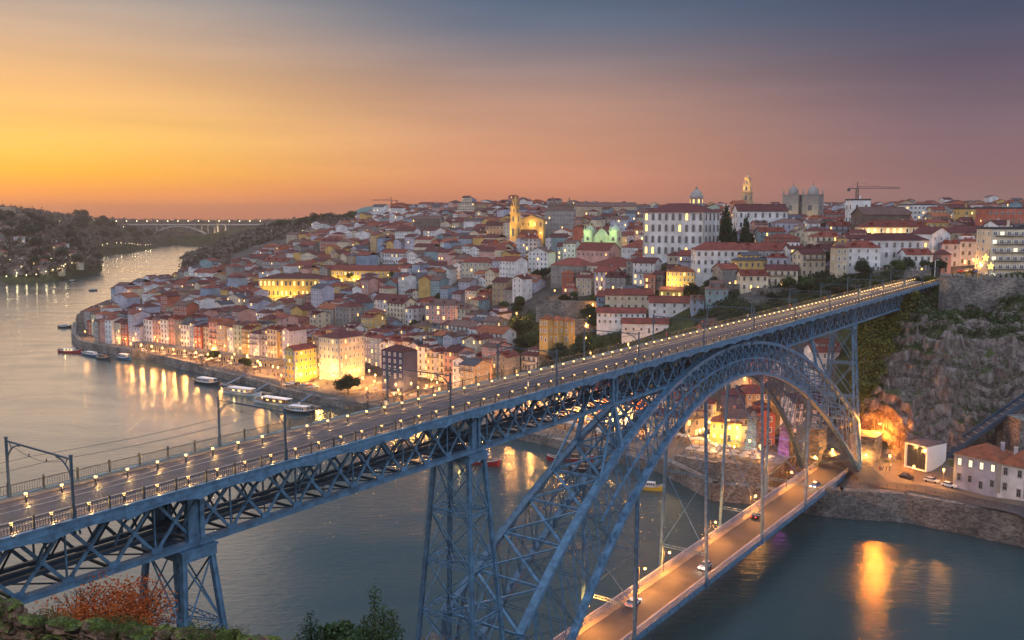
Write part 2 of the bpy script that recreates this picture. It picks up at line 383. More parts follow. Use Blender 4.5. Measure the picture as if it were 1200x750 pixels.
# piers
def pier(u, zt, zb, tw=(1.8, 3.2), bw=(4.2, 6.2), nlev=3, pn='iron_pier', lu=0):
    r = empty(pn, (0, 0, 0)); r.parent = bridge
    def c(su, sv, z):
        t = (zt - z) / (zt - zb); return BL(u + lu * t + su * (tw[0] + (bw[0] - tw[0]) * t), VC + sv * (tw[1] + (bw[1] - tw[1]) * t), z)
    for su in (-1, 1):
        for sv in (-1, 1):
            mb = MB(); mb.beam(c(su, sv, zt), c(su, sv, zb), .45, .5)
            for o in (-.22, .22): mb.beam(c(su, sv, zt) + Vector((DU[0] * o, DU[1] * o, 0)), c(su, sv, zb) + Vector((DU[0] * o, DU[1] * o, 0)), .12, .62)
            part('pier_leg', mb, M['steel'] if sv < 0 else M['steel_far'], r)
    mb = MB(); strip(mb, u - tw[0] - .6, u + tw[0] + .6, VC - tw[1] - .7, VC + tw[1] + .7, zt, zt + .16); strip(mb, u - tw[0] - .45, u + tw[0] + .45, VC - tw[1] - .55, VC + tw[1] + .55, zt - 1.1, zt - .004)
    part('pier_cap', mb, M['steel'], r)
    mb = MB()
    for i in range(nlev):
        za = zt - 1.1 - (zt - 1.1 - zb) * i / nlev; zc = zt - 1.1 - (zt - 1.1 - zb) * (i + 1) / nlev
        cs = [(-1, -1), (1, -1), (1, 1), (-1, 1)]
        for k in range(4):
            p, q = cs[k], cs[(k + 1) % 4]
            mb.beam(c(*p, za), c(*q, zc), .13, .17); mb.beam(c(*q, za), c(*p, zc), .13, .17)
            if i < nlev - 1:
                mb.laced(c(*p, zc), c(*q, zc), .55, .12); mb.laced(c(*p, zc + .02), (c(*q, zc) + c(*p, zc)) / 2 * .5 + c(-p[0], -p[1], zc) * .5, .3, .1)
    part('pier_bracing', mb, M['steel'], r)
    return r
pier(58.7, 54.35, 30, (1.7, 3.2), (3.6, 5.4), 3)
pier(107.5, 54.35, 21, (1.8, 3.2), (4.0, 5.6), 4)
pier(305.5, 54.35, 20, (1.6, 3.2), (2.6, 5.4), 3)
for u in (149.5, 263.5):
    z0 = ZE(u - UC)
    r = empty('spandrel_post', (0, 0, 0)); r.parent = bridge
    for s in (-1, 1):
        mb = MB(); mb.beam(BL(u, VC + s * 3.1, 54.5), BL(u, VC + s * WA(z0), z0), .9, .7); part('pier_leg', mb, M['steel'], r)
    mb = MB(); mb.beam(BL(u, VC - 3.1, 54), BL(u, VC + WA(z0), z0), .3); mb.beam(BL(u, VC + 3.1, 54), BL(u, VC - WA(z0), z0), .3)
    sg = 1 if u < UC else -1
    for s in (-1, 1): mb.beam(BL(u + sg * -.2, VC + s * 3.1, 54.5), BL(u + sg * -9, VC + s * WA(ZE(58 + 9)), ZE(57.5 + 8)), .4, .3)
    part('pier_bracing', mb, M['steel'], r)
# lower deck
LZ = 8.0; LA, LB = 96.0, 299.0
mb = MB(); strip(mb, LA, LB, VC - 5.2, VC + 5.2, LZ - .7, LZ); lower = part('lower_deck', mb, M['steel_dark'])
mb = MB(); strip(mb, LA, LB + 6, VC - 3.6, VC + 3.6, LZ + .005, LZ + .03); part('roadway', mb, M['asphalt'], lower)
for s in (-1, 1):
    mb = MB(); strip(mb, LA, LB, *sorted((VC + s * 3.6, VC + s * 5.1)), LZ + .004, LZ + .14); part('footpath', mb, M['pave'], lower)
    mb = MB(); strip(mb, LA, LB, *sorted((VC + s * 5.2, VC + s * 5.5)), LZ - 1.25, LZ - .25); u = LA
    while u < LB: mb.box(BL(u, VC + s * 5.56, LZ - .75), (.18, .12, 1.0), ROTU); u += 2
    part('edge_beam', mb, M['steel'], lower)
    mb = MB(); v = VC + s * 5.35; strip(mb, LA, LB, v - .14, v + .14, LZ + 1.35, LZ + 1.5); strip(mb, LA, LB, v - .08, v + .08, LZ + .05, LZ + .15); u = LA
    while u < LB - 1:
        mb.beam(BL(u, v, LZ + .1), BL(u + .95, v, LZ + 1.4), .09); mb.beam(BL(u + .95, v, LZ + .1), BL(u, v, LZ + 1.4), .09); mb.beam(BL(u, v, LZ - .4), BL(u, v, LZ + 1.4), .12); u += .95
    part('lattice_parapet', mb, mat('pale_parapet_paint', (.30, .30, .36), .5), lower)
mb = MB(); u = LA
while u < LB: mb.beam(BL(u, VC - 5.1, LZ - 1.1), BL(u, VC + 5.1, LZ - 1.1), .3, .7); u += 4
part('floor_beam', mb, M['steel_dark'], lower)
for x in (-52, -18, 16, 49):
    u = UC + x; r = empty('hanger_frame', (0, 0, 0)); r.parent = bridge; zt = ZI(x)
    P_ = {}
    for s in (-1, 1):
        t, b = BL(u, VC + s * WA(zt), zt), BL(u, VC + s * 5.75, LZ - 1.2); P_[s] = (t, b); mb = MB()
        for o in (-.2, .2): mb.beam(t + Vector((DU[0] * o, DU[1] * o, 0)), b + Vector((DU[0] * o, DU[1] * o, 0)), .16, .62)
        mb.beam(t, b, .4, .1); part('hanger', mb, M['steel'], r)
    mb = MB(); zl = [LZ + 6.5, (zt + LZ + 6) / 2, zt - .5]
    g = lambda s, z: P_[s][1].lerp(P_[s][0], (z - (LZ - 1.2)) / (zt - LZ + 1.2))
    mb.laced(g(-1, zl[0]), g(1, zl[0]), .6, .12); mb.beam(g(-1, zl[0]), g(1, zl[1]), .14); mb.beam(g(1, zl[0]), g(-1, zl[1]), .14)
    mb.laced(g(-1, zl[1]), g(1, zl[1]), .4, .1); mb.beam(g(-1, zl[1]), g(1, zl[2]), .14); mb.beam(g(1, zl[1]), g(-1, zl[2]), .14)
    part('hanger_bracing', mb, M['steel'], r)
# masonry
def block(name, u0, u1, v0, v1, z0, z1, m='stone', cap=.4):
    mb = MB(); strip(mb, u0, u1, v0, v1, z0, z1); o = part(name, mb, M[m])
    if cap: mb = MB(); strip(mb, u0 - cap, u1 + cap, v0 - cap, v1 + cap, z1, z1 + .6); part('coping', mb, M[m], o)
    return o
block('masonry_abutment', 294.5, 300.5, 74.3, 100, -5, 3.6, cap=.3)
for s in (-1, 1):
    block('masonry_pylon', 300.7, 309.5, *sorted((VC + s * 5.2, VC + s * 12.5)), -4, 19.3)
block('masonry_abutment', 112, 118.5, 74.3, 100, -5, 3.6, cap=.3)
for s in (-1, 1): block('masonry_pylon', 101.5, 112, *sorted((VC + s * 4.6, VC + s * 9.5)), -3, 20.4)
block('pier_base', 53.5, 64, VC - 7.5, VC + 7.5, 20, 29.8)
for s in (-1, 1): 
    for e in (-1, 1):
        mb = MB(); p = ribpt(e * (XI + .6), 3.7, s); mb.box(p + Vector((0, 0, .7)), (3.0, 2.2, 1.6), ROTU); part('arch_bearing', mb, M['steel'])

# ---- street furniture of the upper deck
def portal_mesh():
    root = empty('catenary_portal', (0, 0, 0)); H_ = 5.95
    for s in (-1, 1):
        mb = MB(); z0 = -1.4 if s < 0 else 0
        mb.tube((0, s * 5.95, z0), (0, s * 5.95, H_), .15, 8); mb.tube((0, s * 5.95, 0), (0, s * 5.95, 1.0), .2, 8); mb.tube((0, s * 5.95, H_), (0, s * 5.95, H_ + .15), .19, 8)
        mb.build('post', M['steel_dark'], root)
    mb = MB(); n = 20
    for i in range(n):
        f = lambda t: (0, -5.95 + 11.9 * t, H_ - .25 + .0 * math.sin(math.pi * t))
        mb.beam(f(i / n), f((i + 1) / n), .13, .16)
    mb.build('cross_beam', M['steel_dark'], root)
    for s in (-1, 1):
        mb = MB()
        g = lambda a: (0, s * (5.95 - 2.6 * (1 - math.cos(a))), 3.2 + 2.35 * math.sin(a))
        for i in range(8): mb.beam(g(i * math.pi / 16), g((i + 1) * math.pi / 16), .1, .12)
        for a in (.5, .9): p = g(a); mb.beam(p, (0, p[1] + s * .35, H_ - .3), .07)
        mb.build('curved_bracket', M['steel_dark'], root)
    mb = MB()
    for i in range(12):
        f = lambda t: (0, -5 + 10 * t, H_ - .5 - .75 * (1 - (2 * t - 1) ** 2)); mb.beam(f(i / 12), f((i + 1) / 12), .035)
    for v in (-1.6, 1.6): mb.tube((0, v, H_ - 1.2), (0, v, H_ - .9), .06, 6)
    mb.build('span_wire', M['rail'], root)
    return root
PU = [43.9, 68.9, 98.3, 125.4, 153.6, 182.8, 211.5, 240.5, 270, 299.5, 329, 358, 388, 415]
ordn = ['nearest', 'second', 'third', 'fourth', 'fifth', 'sixth', 'seventh', 'eighth', 'ninth', 'tenth', 'eleventh', 'twelfth', 'thirteenth', 'fourteenth', 'fifteenth', 'sixteenth']
p0 = portal_mesh()
for i, u in enumerate(PU):
    o = p0 if i == 0 else copy_tree(p0)
    o.location = B(u, 87, 62.08 if i else 62.08); o.rotation_euler.z = ROTU
    tag(o, 'dark iron overhead wire portal spanning the upper deck, %s from the lower left' % ('first' if i == 0 else ordn[i]), 'wire portal', 'overhead wire portals along the upper deck')
for v, nm in ((85.4, 'near track'), (88.6, 'far track')):
    mb = MB(); us = [5] + PU + [424]
    for a, b in zip(us, us[1:]):
        for k in range(6):
            f = lambda t: B(a + (b - a) * t, v, 66.85 - .35 * math.sin(math.pi * t)) if nm != '' else 0
            mb.beam(f(k / 6), f((k + 1) / 6), .035)
    tag(mb.build('overhead_wire', M['rail']), 'thin black overhead wire running above the %s of the upper deck' % nm, 'wire', 'overhead wires')
def bollard():
    root = empty('bollard_light', (0, 0, 0))
    mb = MB(); mb.lathe((0, 0, 0), [(.13, 0), (.13, .04), (.09, .06), (.09, .68), (.12, .7), (.12, .74)], 8); mb.build('post', M['rail'], root)
    mb = MB(); mb.lathe((0, 0, 0), [(.12, .75), (.16, .8), (.16, .92), (.1, .99)], 8); mb.build('lamp', M['lamp'], root)
    mb = MB(); mb.lathe((0, 0, 0), [(.12, .995), (.03, 1.04)], 8); mb.build('cap', M['rail'], root)
    l = bpy.data.lights.new('bollard_glow', 'POINT'); l.energy = 120; l.color = (1, .56, .15); l.shadow_soft_size = .1; lo = bpy.data.objects.new('bollard_glow', l); COL.objects.link(lo); lo.location = (.0, .3, .55); lo.parent = root
    return root
b0 = bollard(); first = True
for row, v in (('railing nearer the camera', 82.35), ('far railing', 90.3)):
    u = 6.3 if row[0] == 'r' else 8.0; k = 0
    while u < U1 - 3:
        o = b0 if first else copy_tree(b0); first = False
        o.location = B(u, v, 61.96 if False else 61.96); u += 3.62; k += 1
        tag(o, 'short black bollard lamp glowing beside the %s of the upper deck' % row, 'bollard lamp', 'bollard lamps along the upper deck, %s' % row)
# ================================================================== terrain and water
SHP = [(1200, 640), (1130, 625), (1060, 611), (985, 606), (940, 600), (884, 590), (836, 586), (800, 566), (772, 552), (700, 537), (640, 521), (580, 508), (520, 497), (470, 487), (420, 480), (380, 474), (330, 462), (300, 452), (235, 437), (165, 420), (120, 413), (95, 408), (86, 398), (88, 385),
       (91, 372), (120, 358), (170, 343), (205, 333), (213, 322), (222, 313), (238, 309), (258, 306), (264, 301), (262, 297), (270, 292), (262, 288.5), (235, 287.3),
       (205, 286.5), (188, 288), (182, 291), (150, 296), (95, 302), (100, 308), (118, 314), (116, 320), (60, 330), (0, 334), (-200, 345), (-500, 380)]
SH = [tuple(atz(a, b, 0)[:2]) for a, b in SHP]
SH += [(-700, 250), (-400, 185), (-150, 165), (-60, 158), (0, 150), (60, 135), (150, 100), (300, 20), (560, -60), (600, 40), (300, 175)]
SH = np.array(SH)
def inside(x, y, P=SH):
    x = np.asarray(x, float); y = np.asarray(y, float); c = np.zeros(x.shape, bool); n = len(P)
    for i in range(n):
        x1, y1 = P[i]; x2, y2 = P[(i + 1) % n]
        cond = ((y1 > y) != (y2 > y)); xi = (x2 - x1) * (y - y1) / ((y2 - y1) if y2 != y1 else 1e-9) + x1
        c ^= cond & (x < xi)
    return c
def shoredist(x, y, P=SH):
    x = np.asarray(x, float); y = np.asarray(y, float); d = np.full(x.shape, 1e9); n = len(P)
    for i in range(n):
        a = P[i]; b = P[(i + 1) % n]; ab = b - a; t = np.clip(((x - a[0]) * ab[0] + (y - a[1]) * ab[1]) / (ab @ ab), 0, 1)
        d = np.minimum(d, np.hypot(x - a[0] - t * ab[0], y - a[1] - t * ab[1]))
    return d
CP = [(60, 600, 5), (100, 590, 5), (100, 700, 6), (160, 548, 5), (160, 620, 7), (160, 900, 8), (200, 520, 5), (200, 620, 7), (200, 850, 10), (215, 1150, 12), (260, 1200, 16), (260, 1700, 25), (270, 2300, 20),
      (250, 500, 5), (250, 650, 10), (300, 470, 5), (300, 520, 6), (300, 650, 12), (300, 800, 22), (300, 1000, 33), (300, 1300, 48), (310, 1800, 62), (330, 2300, 70), (300, 2600, 60),
      (400, 430, 5), (400, 480, 6), (400, 600, 14), (400, 700, 24), (400, 850, 38), (400, 1000, 50), (400, 1200, 64), (430, 1500, 84), (430, 1900, 72), (360, 1500, 70),
      (500, 400, 5), (500, 440, 6), (500, 480, 8), (500, 560, 16), (500, 650, 26), (500, 800, 43), (500, 950, 61), (500, 1100, 77), (500, 1300, 86), (500, 2000, 80),
      (600, 380, 5), (600, 410, 6), (600, 450, 12), (600, 520, 26), (600, 600, 38), (600, 720, 51), (600, 850, 63), (600, 1000, 80), (600, 1200, 88), (600, 2000, 84),
      (700, 350, 5), (700, 380, 6), (700, 410, 12), (700, 450, 28), (700, 500, 40), (700, 560, 43), (700, 620, 58), (700, 750, 66), (700, 900, 80), (700, 1100, 88), (700, 2000, 84),
      (780, 335, 5), (780, 372, 6), (780, 395, 14), (780, 420, 30), (780, 450, 38), (780, 480, 49), (780, 520, 63), (780, 600, 70), (780, 900, 80), (780, 1200, 84),
      (860, 325, 5), (860, 352, 6), (860, 375, 20), (860, 400, 40), (860, 430, 51), (860, 470, 60), (860, 520, 69), (860, 600, 76), (860, 900, 82),
      (930, 312, 6), (930, 338, 8), (940, 360, 24), (940, 385, 44), (940, 410, 52), (940, 440, 60), (940, 500, 71), (940, 600, 79), (940, 900, 84),
      (985, 305, 8), (985, 325, 12), (985, 345, 34), (1000, 380, 54), (985, 418, 62), (985, 398, 57), (1005, 403, 60), (1020, 275, 9), (1020, 292, 9.5), (1020, 308, 25), (1020, 325, 40), (1020, 345, 49), (1020, 380, 55), (1020, 418, 64), (1020, 440, 66), (1020, 500, 68), (1020, 600, 76),
      (1070, 262, 9), (1070, 290, 10), (1070, 308, 30), (1070, 325, 47), (1070, 345, 53),
      (1110, 255, 9), (1110, 283, 10), (1110, 298, 15), (1110, 315, 44), (1110, 335, 50), (1110, 350, 51), (1110, 390, 58), (1110, 430, 65), (1110, 550, 76),
      (1200, 245, 9), (1200, 282, 10.5), (1200, 300, 16), (1200, 322, 44), (1200, 338, 54), (1200, 352, 58), (1200, 372, 61), (1200, 420, 67), (1200, 600, 78), (1400, 230, 9), (1400, 262, 10), (1400, 300, 40), (1400, 360, 60), (1400, 600, 78),
      (1100, 800, 83), (1100, 1100, 90), (1200, 1500, 92), (1000, 1500, 88), (1200, 1100, 90), (1000, 1000, 84), (1400, 1500, 90), (900, 2500, 86), (1300, 3500, 86), (600, 4800, 70), (1300, 4800, 70), (450, 3500, 70),
      (0, 1225, 8), (0, 1300, 24), (0, 1400, 46), (0, 1500, 66), (0, 1650, 80), (-200, 1500, 70), (-200, 1900, 92), (0, 1900, 88), (60, 1250, 6), (60, 1400, 36), (60, 1700, 72), (60, 2100, 84), (110, 1500, 8), (110, 1750, 34), (90, 2600, 88),
      (120, 2050, 8), (120, 2200, 34), (120, 2500, 66), (150, 2430, 12), (150, 2700, 46), (178, 2550, 8), (182, 2800, 30), (200, 3100, 20), (230, 3250, 24), (230, 3700, 42), (150, 3800, 58), (300, 3300, 44), (0, 3500, 72), (-400, 1100, 40), (-600, 900, 40), (-500, 2500, 80),
      (230, 4800, 50), (-300, 4800, 60)]
cpx = np.array([((a - 600) / F, math.log(y) * .55, z) for a, y, z in CP])
def _rb(d): return d
_K = np.hypot(cpx[:, None, 0] - cpx[None, :, 0], cpx[:, None, 1] - cpx[None, :, 1])
_n = len(CP); _A = np.zeros((_n + 3, _n + 3)); _A[:_n, :_n] = _K; _A[:_n, _n] = 1; _A[:_n, _n + 1:] = cpx[:, :2]; _A[_n, :_n] = 1; _A[_n + 1:, :_n] = cpx[:, :2].T
_w = np.linalg.solve(_A, np.concatenate([cpx[:, 2], [0, 0, 0]]))
def vnoise(x, y, s, seed=0):
    x = np.asarray(x, float) / s; y = np.asarray(y, float) / s; xi = np.floor(x); yi = np.floor(y); fx = x - xi; fy = y - yi; fx = fx * fx * (3 - 2 * fx); fy = fy * fy * (3 - 2 * fy)
    h = lambda a, b: np.modf(np.abs(np.sin(a * 127.1 + b * 311.7 + seed * 74.7) * 43758.5453))[0]
    return (h(xi, yi) * (1 - fx) + h(xi + 1, yi) * fx) * (1 - fy) + (h(xi, yi + 1) * (1 - fx) + h(xi + 1, yi + 1) * fx) * fy - .5
def rawz(x, y):
    x = np.atleast_1d(np.asarray(x, float)); y = np.atleast_1d(np.asarray(y, float)); out = np.zeros(x.shape); xf, yf, of = x.ravel(), y.ravel(), out.ravel()
    for s in range(0, len(xf), 20000):
        a = xf[s:s + 20000] / np.maximum(yf[s:s + 20000], 50); b = np.log(np.maximum(yf[s:s + 20000], 50)) * .55
        K = np.hypot(a[:, None] - cpx[None, :, 0], b[:, None] - cpx[None, :, 1]); of[s:s + 20000] = K @ _w[:_n] + _w[_n] + a * _w[_n + 1] + b * _w[_n + 2]
    return of.reshape(x.shape)
def ground(x, y):
    x = np.atleast_1d(np.asarray(x, float)); y = np.atleast_1d(np.asarray(y, float))
    z = rawz(x, y); d = shoredist(x, y)
    a = x / y; cliff = (a > .33) & (y < 360) & (z > 12.5)
    z = z + np.where(cliff, vnoise(x, y, 9, 1) * 7 + vnoise(x, y, 4, 2) * 4 + vnoise(x, y, 1.9, 5) * 2.4, 0)
    z = z + np.where(y > 1150, vnoise(x, y, 160, 3) * 14 * np.clip((d - 20) / 80, 0, 1), 0)
    z = np.where((d < 26) & (y < 1250), np.minimum(z, np.where(a > .33, 9.5, 4.6) + 0 * z + np.maximum(0, d - 18) * .4), z)
    z = np.maximum(z, 2.0 + np.minimum(d, 12) * .1)
    z = np.where(inside(x, y), -4.0, z)
    return z
def gz(x, y): return float(ground([x], [y])[0])
def at_ground(px, y):
    z = 40
    for _ in range(4): x = xat(px, y, z); z = gz(x, y)
    return Vector((x, y, z))
# terrain mesh
na = 470; aa = np.linspace(-.95, .85, na); yy = [162.]
while yy[-1] < 5200: yy.append(yy[-1] * 1.0082)
yy = np.array(yy); AX = aa[None, :] * yy[:, None]; AY = np.repeat(yy[:, None], na, 1); AZ = ground(AX, AY)
def gridmesh(name, X_, Y_, Z_, m, cols=None):
    r, c = X_.shape; me = bpy.data.meshes.new(name); v = np.stack([X_, Y_, Z_], -1).reshape(-1, 3)
    i = np.arange(r * c).reshape(r, c); f = np.stack([i[:-1, :-1], i[:-1, 1:], i[1:, 1:], i[1:, :-1]], -1).reshape(-1, 4)
    me.from_pydata(v.tolist(), [], f.tolist()); me.materials.append(m); me.polygons.foreach_set('use_smooth', [True] * len(me.polygons))
    if cols is not None:
        ca = me.color_attributes.new('zone', 'FLOAT_COLOR', 'POINT'); ca.data.foreach_set('color', np.concatenate([cols.reshape(-1, 3), np.ones((r * c, 1))], 1).ravel())
    me.update(); o = bpy.data.objects.new(name, me); COL.objects.link(o); return o
def terrmat():
    m = mat('terrain', (.1, .1, .1), .95, var=0, spec=.15); n = m.node_tree.nodes; l = m.node_tree.links; b = n['Principled BSDF']
    t = n.new('ShaderNodeTexCoord'); at = n.new('ShaderNodeAttribute'); at.attribute_name = 'zone'; sc = n.new('ShaderNodeSeparateColor'); l.new(at.outputs['Color'], sc.inputs[0])
    def nz(sc_, c1, c2, det=8, lo=.38, hi=.62):
        q = n.new('ShaderNodeTexNoise'); q.inputs['Scale'].default_value = sc_; q.inputs['Detail'].default_value = det; q.inputs['Roughness'].default_value = .68; l.new(t.outputs['Object'], q.inputs[0])
        c = n.new('ShaderNodeValToRGB'); c.color_ramp.elements[0].color = c1 + (1,); c.color_ramp.elements[1].color = c2 + (1,); c.color_ramp.elements[0].position = lo; c.color_ramp.elements[1].position = hi; l.new(q.outputs[0], c.inputs[0]); return c.outputs[0], q.outputs[0]
    urb, _ = nz(.06, (.06, .052, .05), (.14, .12, .10)); rock, rn = nz(.42, (.06, .045, .038), (.19, .155, .13), 14); grn, gn = nz(.12, (.022, .034, .016), (.07, .08, .03), 12); pav, _ = nz(.1, (.17, .14, .115), (.25, .205, .165))
    def mx(f, a, c):
        q = n.new('ShaderNodeMix'); q.data_type = 'RGBA'; l.new(f, q.inputs[0]); l.new(a, q.inputs[6]); l.new(c, q.inputs[7]); return q.outputs[2]
    mp = n.new('ShaderNodeMapping'); mp.inputs['Scale'].default_value = (1, 1, .22); l.new(t.outputs['Object'], mp.inputs[0])
    q2 = n.new('ShaderNodeTexNoise'); q2.inputs['Scale'].default_value = 1.1; q2.inputs['Detail'].default_value = 12; q2.inputs['Roughness'].default_value = .75; l.new(mp.outputs[0], q2.inputs[0])
    mr2 = n.new('ShaderNodeMapRange'); l.new(q2.outputs[0], mr2.inputs[0]); mr2.inputs[1].default_value = .32; mr2.inputs[2].default_value = .68; mr2.inputs[3].default_value = .3; mr2.inputs[4].default_value = 1.9
    h2 = n.new('ShaderNodeHueSaturation'); l.new(rock, h2.inputs['Color']); l.new(mr2.outputs[0], h2.inputs['Value']); rock = h2.outputs[0]; rn = q2.outputs[0]
    o = mx(sc.outputs[0], urb, rock); o = mx(sc.outputs[1], o, grn); o = mx(sc.outputs[2], o, pav); l.new(o, b.inputs['Base Color'])
    bp = n.new('ShaderNodeBump'); bp.inputs['Strength'].default_value = 1; bp.inputs['Distance'].default_value = 1.2; l.new(rn, bp.inputs['Height']); l.new(bp.outputs[0], b.inputs['Normal'])
    return m
M['terrain'] = terrmat()
gy, gx = np.gradient(AZ); sl = np.hypot(gx / (AY * (aa[1] - aa[0])), gy / (AY * .0082))
A_ = AX / AY; PX = 600 + A_ * F; D_ = shoredist(AX, AY)
nzg = vnoise(AX, AY, 14, 7) + .6 * vnoise(AX, AY, 5, 8)
rock = ((PX > 985) & (AY < 345) & (AZ > 10.5) & (nzg < .45)) * 1.0
green = (((PX > 985) & (AY < 420) & (AZ > 12) & ((nzg > .3) | (AZ > 47) | ((PX < 1045) & (AZ > 24)))) | (PX < 200) & (AY > 1190) | (PX < 480) & (AY > 1350) | ((PX > 640) & (PX < 1120) & (sl > .42) & (AY > 380) & (AY < 520)) | ((PX > 590) & (PX < 720) & (AY > 455) & (AY < 540))) * 1.0
CLIFF = 1
green = np.where(nzg > -.55, green, 0) * np.where((PX > 1055) & (AZ < 40) & (AY < 345), 0, 1)
pavz = ((D_ < 42) & (AY < 640) & (AZ < 12) & (AZ > 0)) * 1.0
terrain = gridmesh('terrain', AX, AY, AZ, M['terrain'], np.stack([rock, green, pavz], -1)); tag(terrain, kind='structure')
gx_ = np.linspace(-500, 420, 150); gy_ = np.linspace(-120, 168, 80); GX, GY = np.meshgrid(gx_, gy_)
sgn = np.where(inside(GX, GY), -1, 1); dd = shoredist(GX, GY) * sgn
GZ = np.where(dd < 0, -4, np.clip(1.5 + dd * .56, 0, 83.5)) + vnoise(GX, GY, 12, 4) * 2 * (dd > 4)
hs = gridmesh('hillside', GX, GY, GZ, M['terrain'], np.stack([GX * 0, GX * 0 + 1, GX * 0], -1)); tag(hs, kind='structure')
# water
def watermat():
    m = mat('river_water', (.03, .062, .066), .13, var=0, spec=.5); n = m.node_tree.nodes; l = m.node_tree.links; b = n['Principled BSDF']; b.inputs['IOR'].default_value = 1.34
    t = n.new('ShaderNodeTexCoord'); mp = n.new('ShaderNodeMapping'); mp.inputs['Rotation'].default_value = (0, 0, .5); mp.inputs['Scale'].default_value = (1, 2.4, 1); l.new(t.outputs['Object'], mp.inputs[0])
    a = n.new('ShaderNodeTexNoise'); a.inputs['Scale'].default_value = .2; a.inputs['Detail'].default_value = 7; a.inputs['Roughness'].default_value = .6; l.new(mp.outputs[0], a.inputs[0])
    c = n.new('ShaderNodeTexNoise'); c.inputs['Scale'].default_value = .012; c.inputs['Detail'].default_value = 4; c.inputs['Distortion'].default_value = 1.2; l.new(mp.outputs[0], c.inputs[0])
    mr = n.new('ShaderNodeMapRange'); l.new(c.outputs[0], mr.inputs[0]); mr.inputs[1].default_value = .35; mr.inputs[2].default_value = .7; mr.inputs[3].default_value = .10; mr.inputs[4].default_value = .26; l.new(mr.outputs[0], b.inputs['Roughness'])
    bp = n.new('ShaderNodeBump'); bp.inputs['Strength'].default_value = .33; bp.inputs['Distance'].default_value = .45; l.new(a.outputs[0], bp.inputs['Height']); l.new(bp.outputs[0], b.inputs['Normal'])
    return m
M['water'] = watermat()
mb = MB(); mb.add([(-2600, -150, 0), (2600, -150, 0), (2600, 4000, 0), (-2600, 4000, 0)], [(0, 1, 2, 3)])
tag(mb.build('river', M['water']), kind='structure')
# quay walls along the shore: a real wall standing in the water
def ribbon(i0, i1, z1, th, m, name, zb=-4, wid=0):
    P = [Vector((SH[i][0], SH[i][1], 0)) for i in range(i0, i1 + 1)]; mb = MB()
    for a, b in zip(P, P[1:]):
        d = (b - a).normalized(); nrm = Vector((-d.y, d.x, 0)); c = (a + b) / 2
        if inside([c.x + nrm.x * 2], [c.y + nrm.y * 2])[0]: nrm = -nrm
        cc = c + nrm * (th / 2 - 1.2); mb.box((cc.x, cc.y, (z1 + zb) / 2), ((b - a).length + th * .25, th, z1 - zb), math.atan2(d.y, d.x))
    return mb.build(name, m)
tag(ribbon(0, 4, 8.6, 3.2, M['wallstone'], 'river_wall'), 'tall mossy granite river wall below the road at the right', 'river wall')
tag(ribbon(4, 8, 5.6, 3, M['wallstone'], 'river_wall'), 'stone quay wall seen through the bridge arch', 'river wall')
tag(ribbon(8, 18, 3.6, 3, M['wallstone'], 'river_wall'), 'long low quay wall in front of the lit riverside square', 'river wall')
tag(ribbon(18, 23, 5.2, 3, M['wallstone'], 'river_wall'), 'high grey quay wall round the left tip of the old town', 'river wall')
# haze box
def hazebox():
    m = bpy.data.materials.new('haze_air'); m.use_nodes = True; n = m.node_tree.nodes; l = m.node_tree.links; n.clear()
    o = n.new('ShaderNodeOutputMaterial'); v = n.new('ShaderNodeVolumePrincipled'); v.inputs['Color'].default_value = (.62, .43, .33, 1); v.inputs['Density'].default_value = HAZE; v.inputs['Anisotropy'].default_value = .2
    l.new(v.outputs[0], o.inputs['Volume'])
    mb = MB(); mb.box((0, 2500, 67), (12000, 5600, 146)); h = mb.build('haze', m); tag(h, kind='stuff'); m.volume_intersection_method if False else None
    return h
HAZE = .000135
hazebox()
# ================================================================== city kit
def hit(px, py, zmin=-4):
    d = ray(px, py)
    if d[2] >= -1e-4: return None
    t = 170.0; ts = []
    ys = np.exp(np.linspace(math.log(175), math.log(4800), 700)); tt = ys / d[1]; xs = d[0] * tt; zs = CH + d[2] * tt
    g = np.maximum(ground(xs, ys), 0); k = np.argmax(zs < g)
    return Vector((xs[k], ys[k], g[k])) if zs[k] < g[k] else None
WALLC = {'white': (.66, .64, .62), 'cream': (.60, .50, .36), 'ochre': (.56, .36, .13), 'pink': (.55, .30, .25), 'brick red': (.40, .13, .085), 'granite grey': (.27, .25, .23), 'lilac grey': (.42, .41, .48),
         'blue grey': (.24, .31, .40), 'tiled teal': (.20, .29, .31), 'yellow': (.66, .46, .12), 'dark brown': (.15, .11, .09), 'pale green': (.40, .46, .36), 'tan': (.42, .31, .2), 'navy': (.05, .06, .12)}
for k, c in WALLC.items(): M['w_' + k] = mat('render_' + k.replace(' ', '_'), c, .85, var=.30, vscale=.16, rvar=.12, spec=.2)
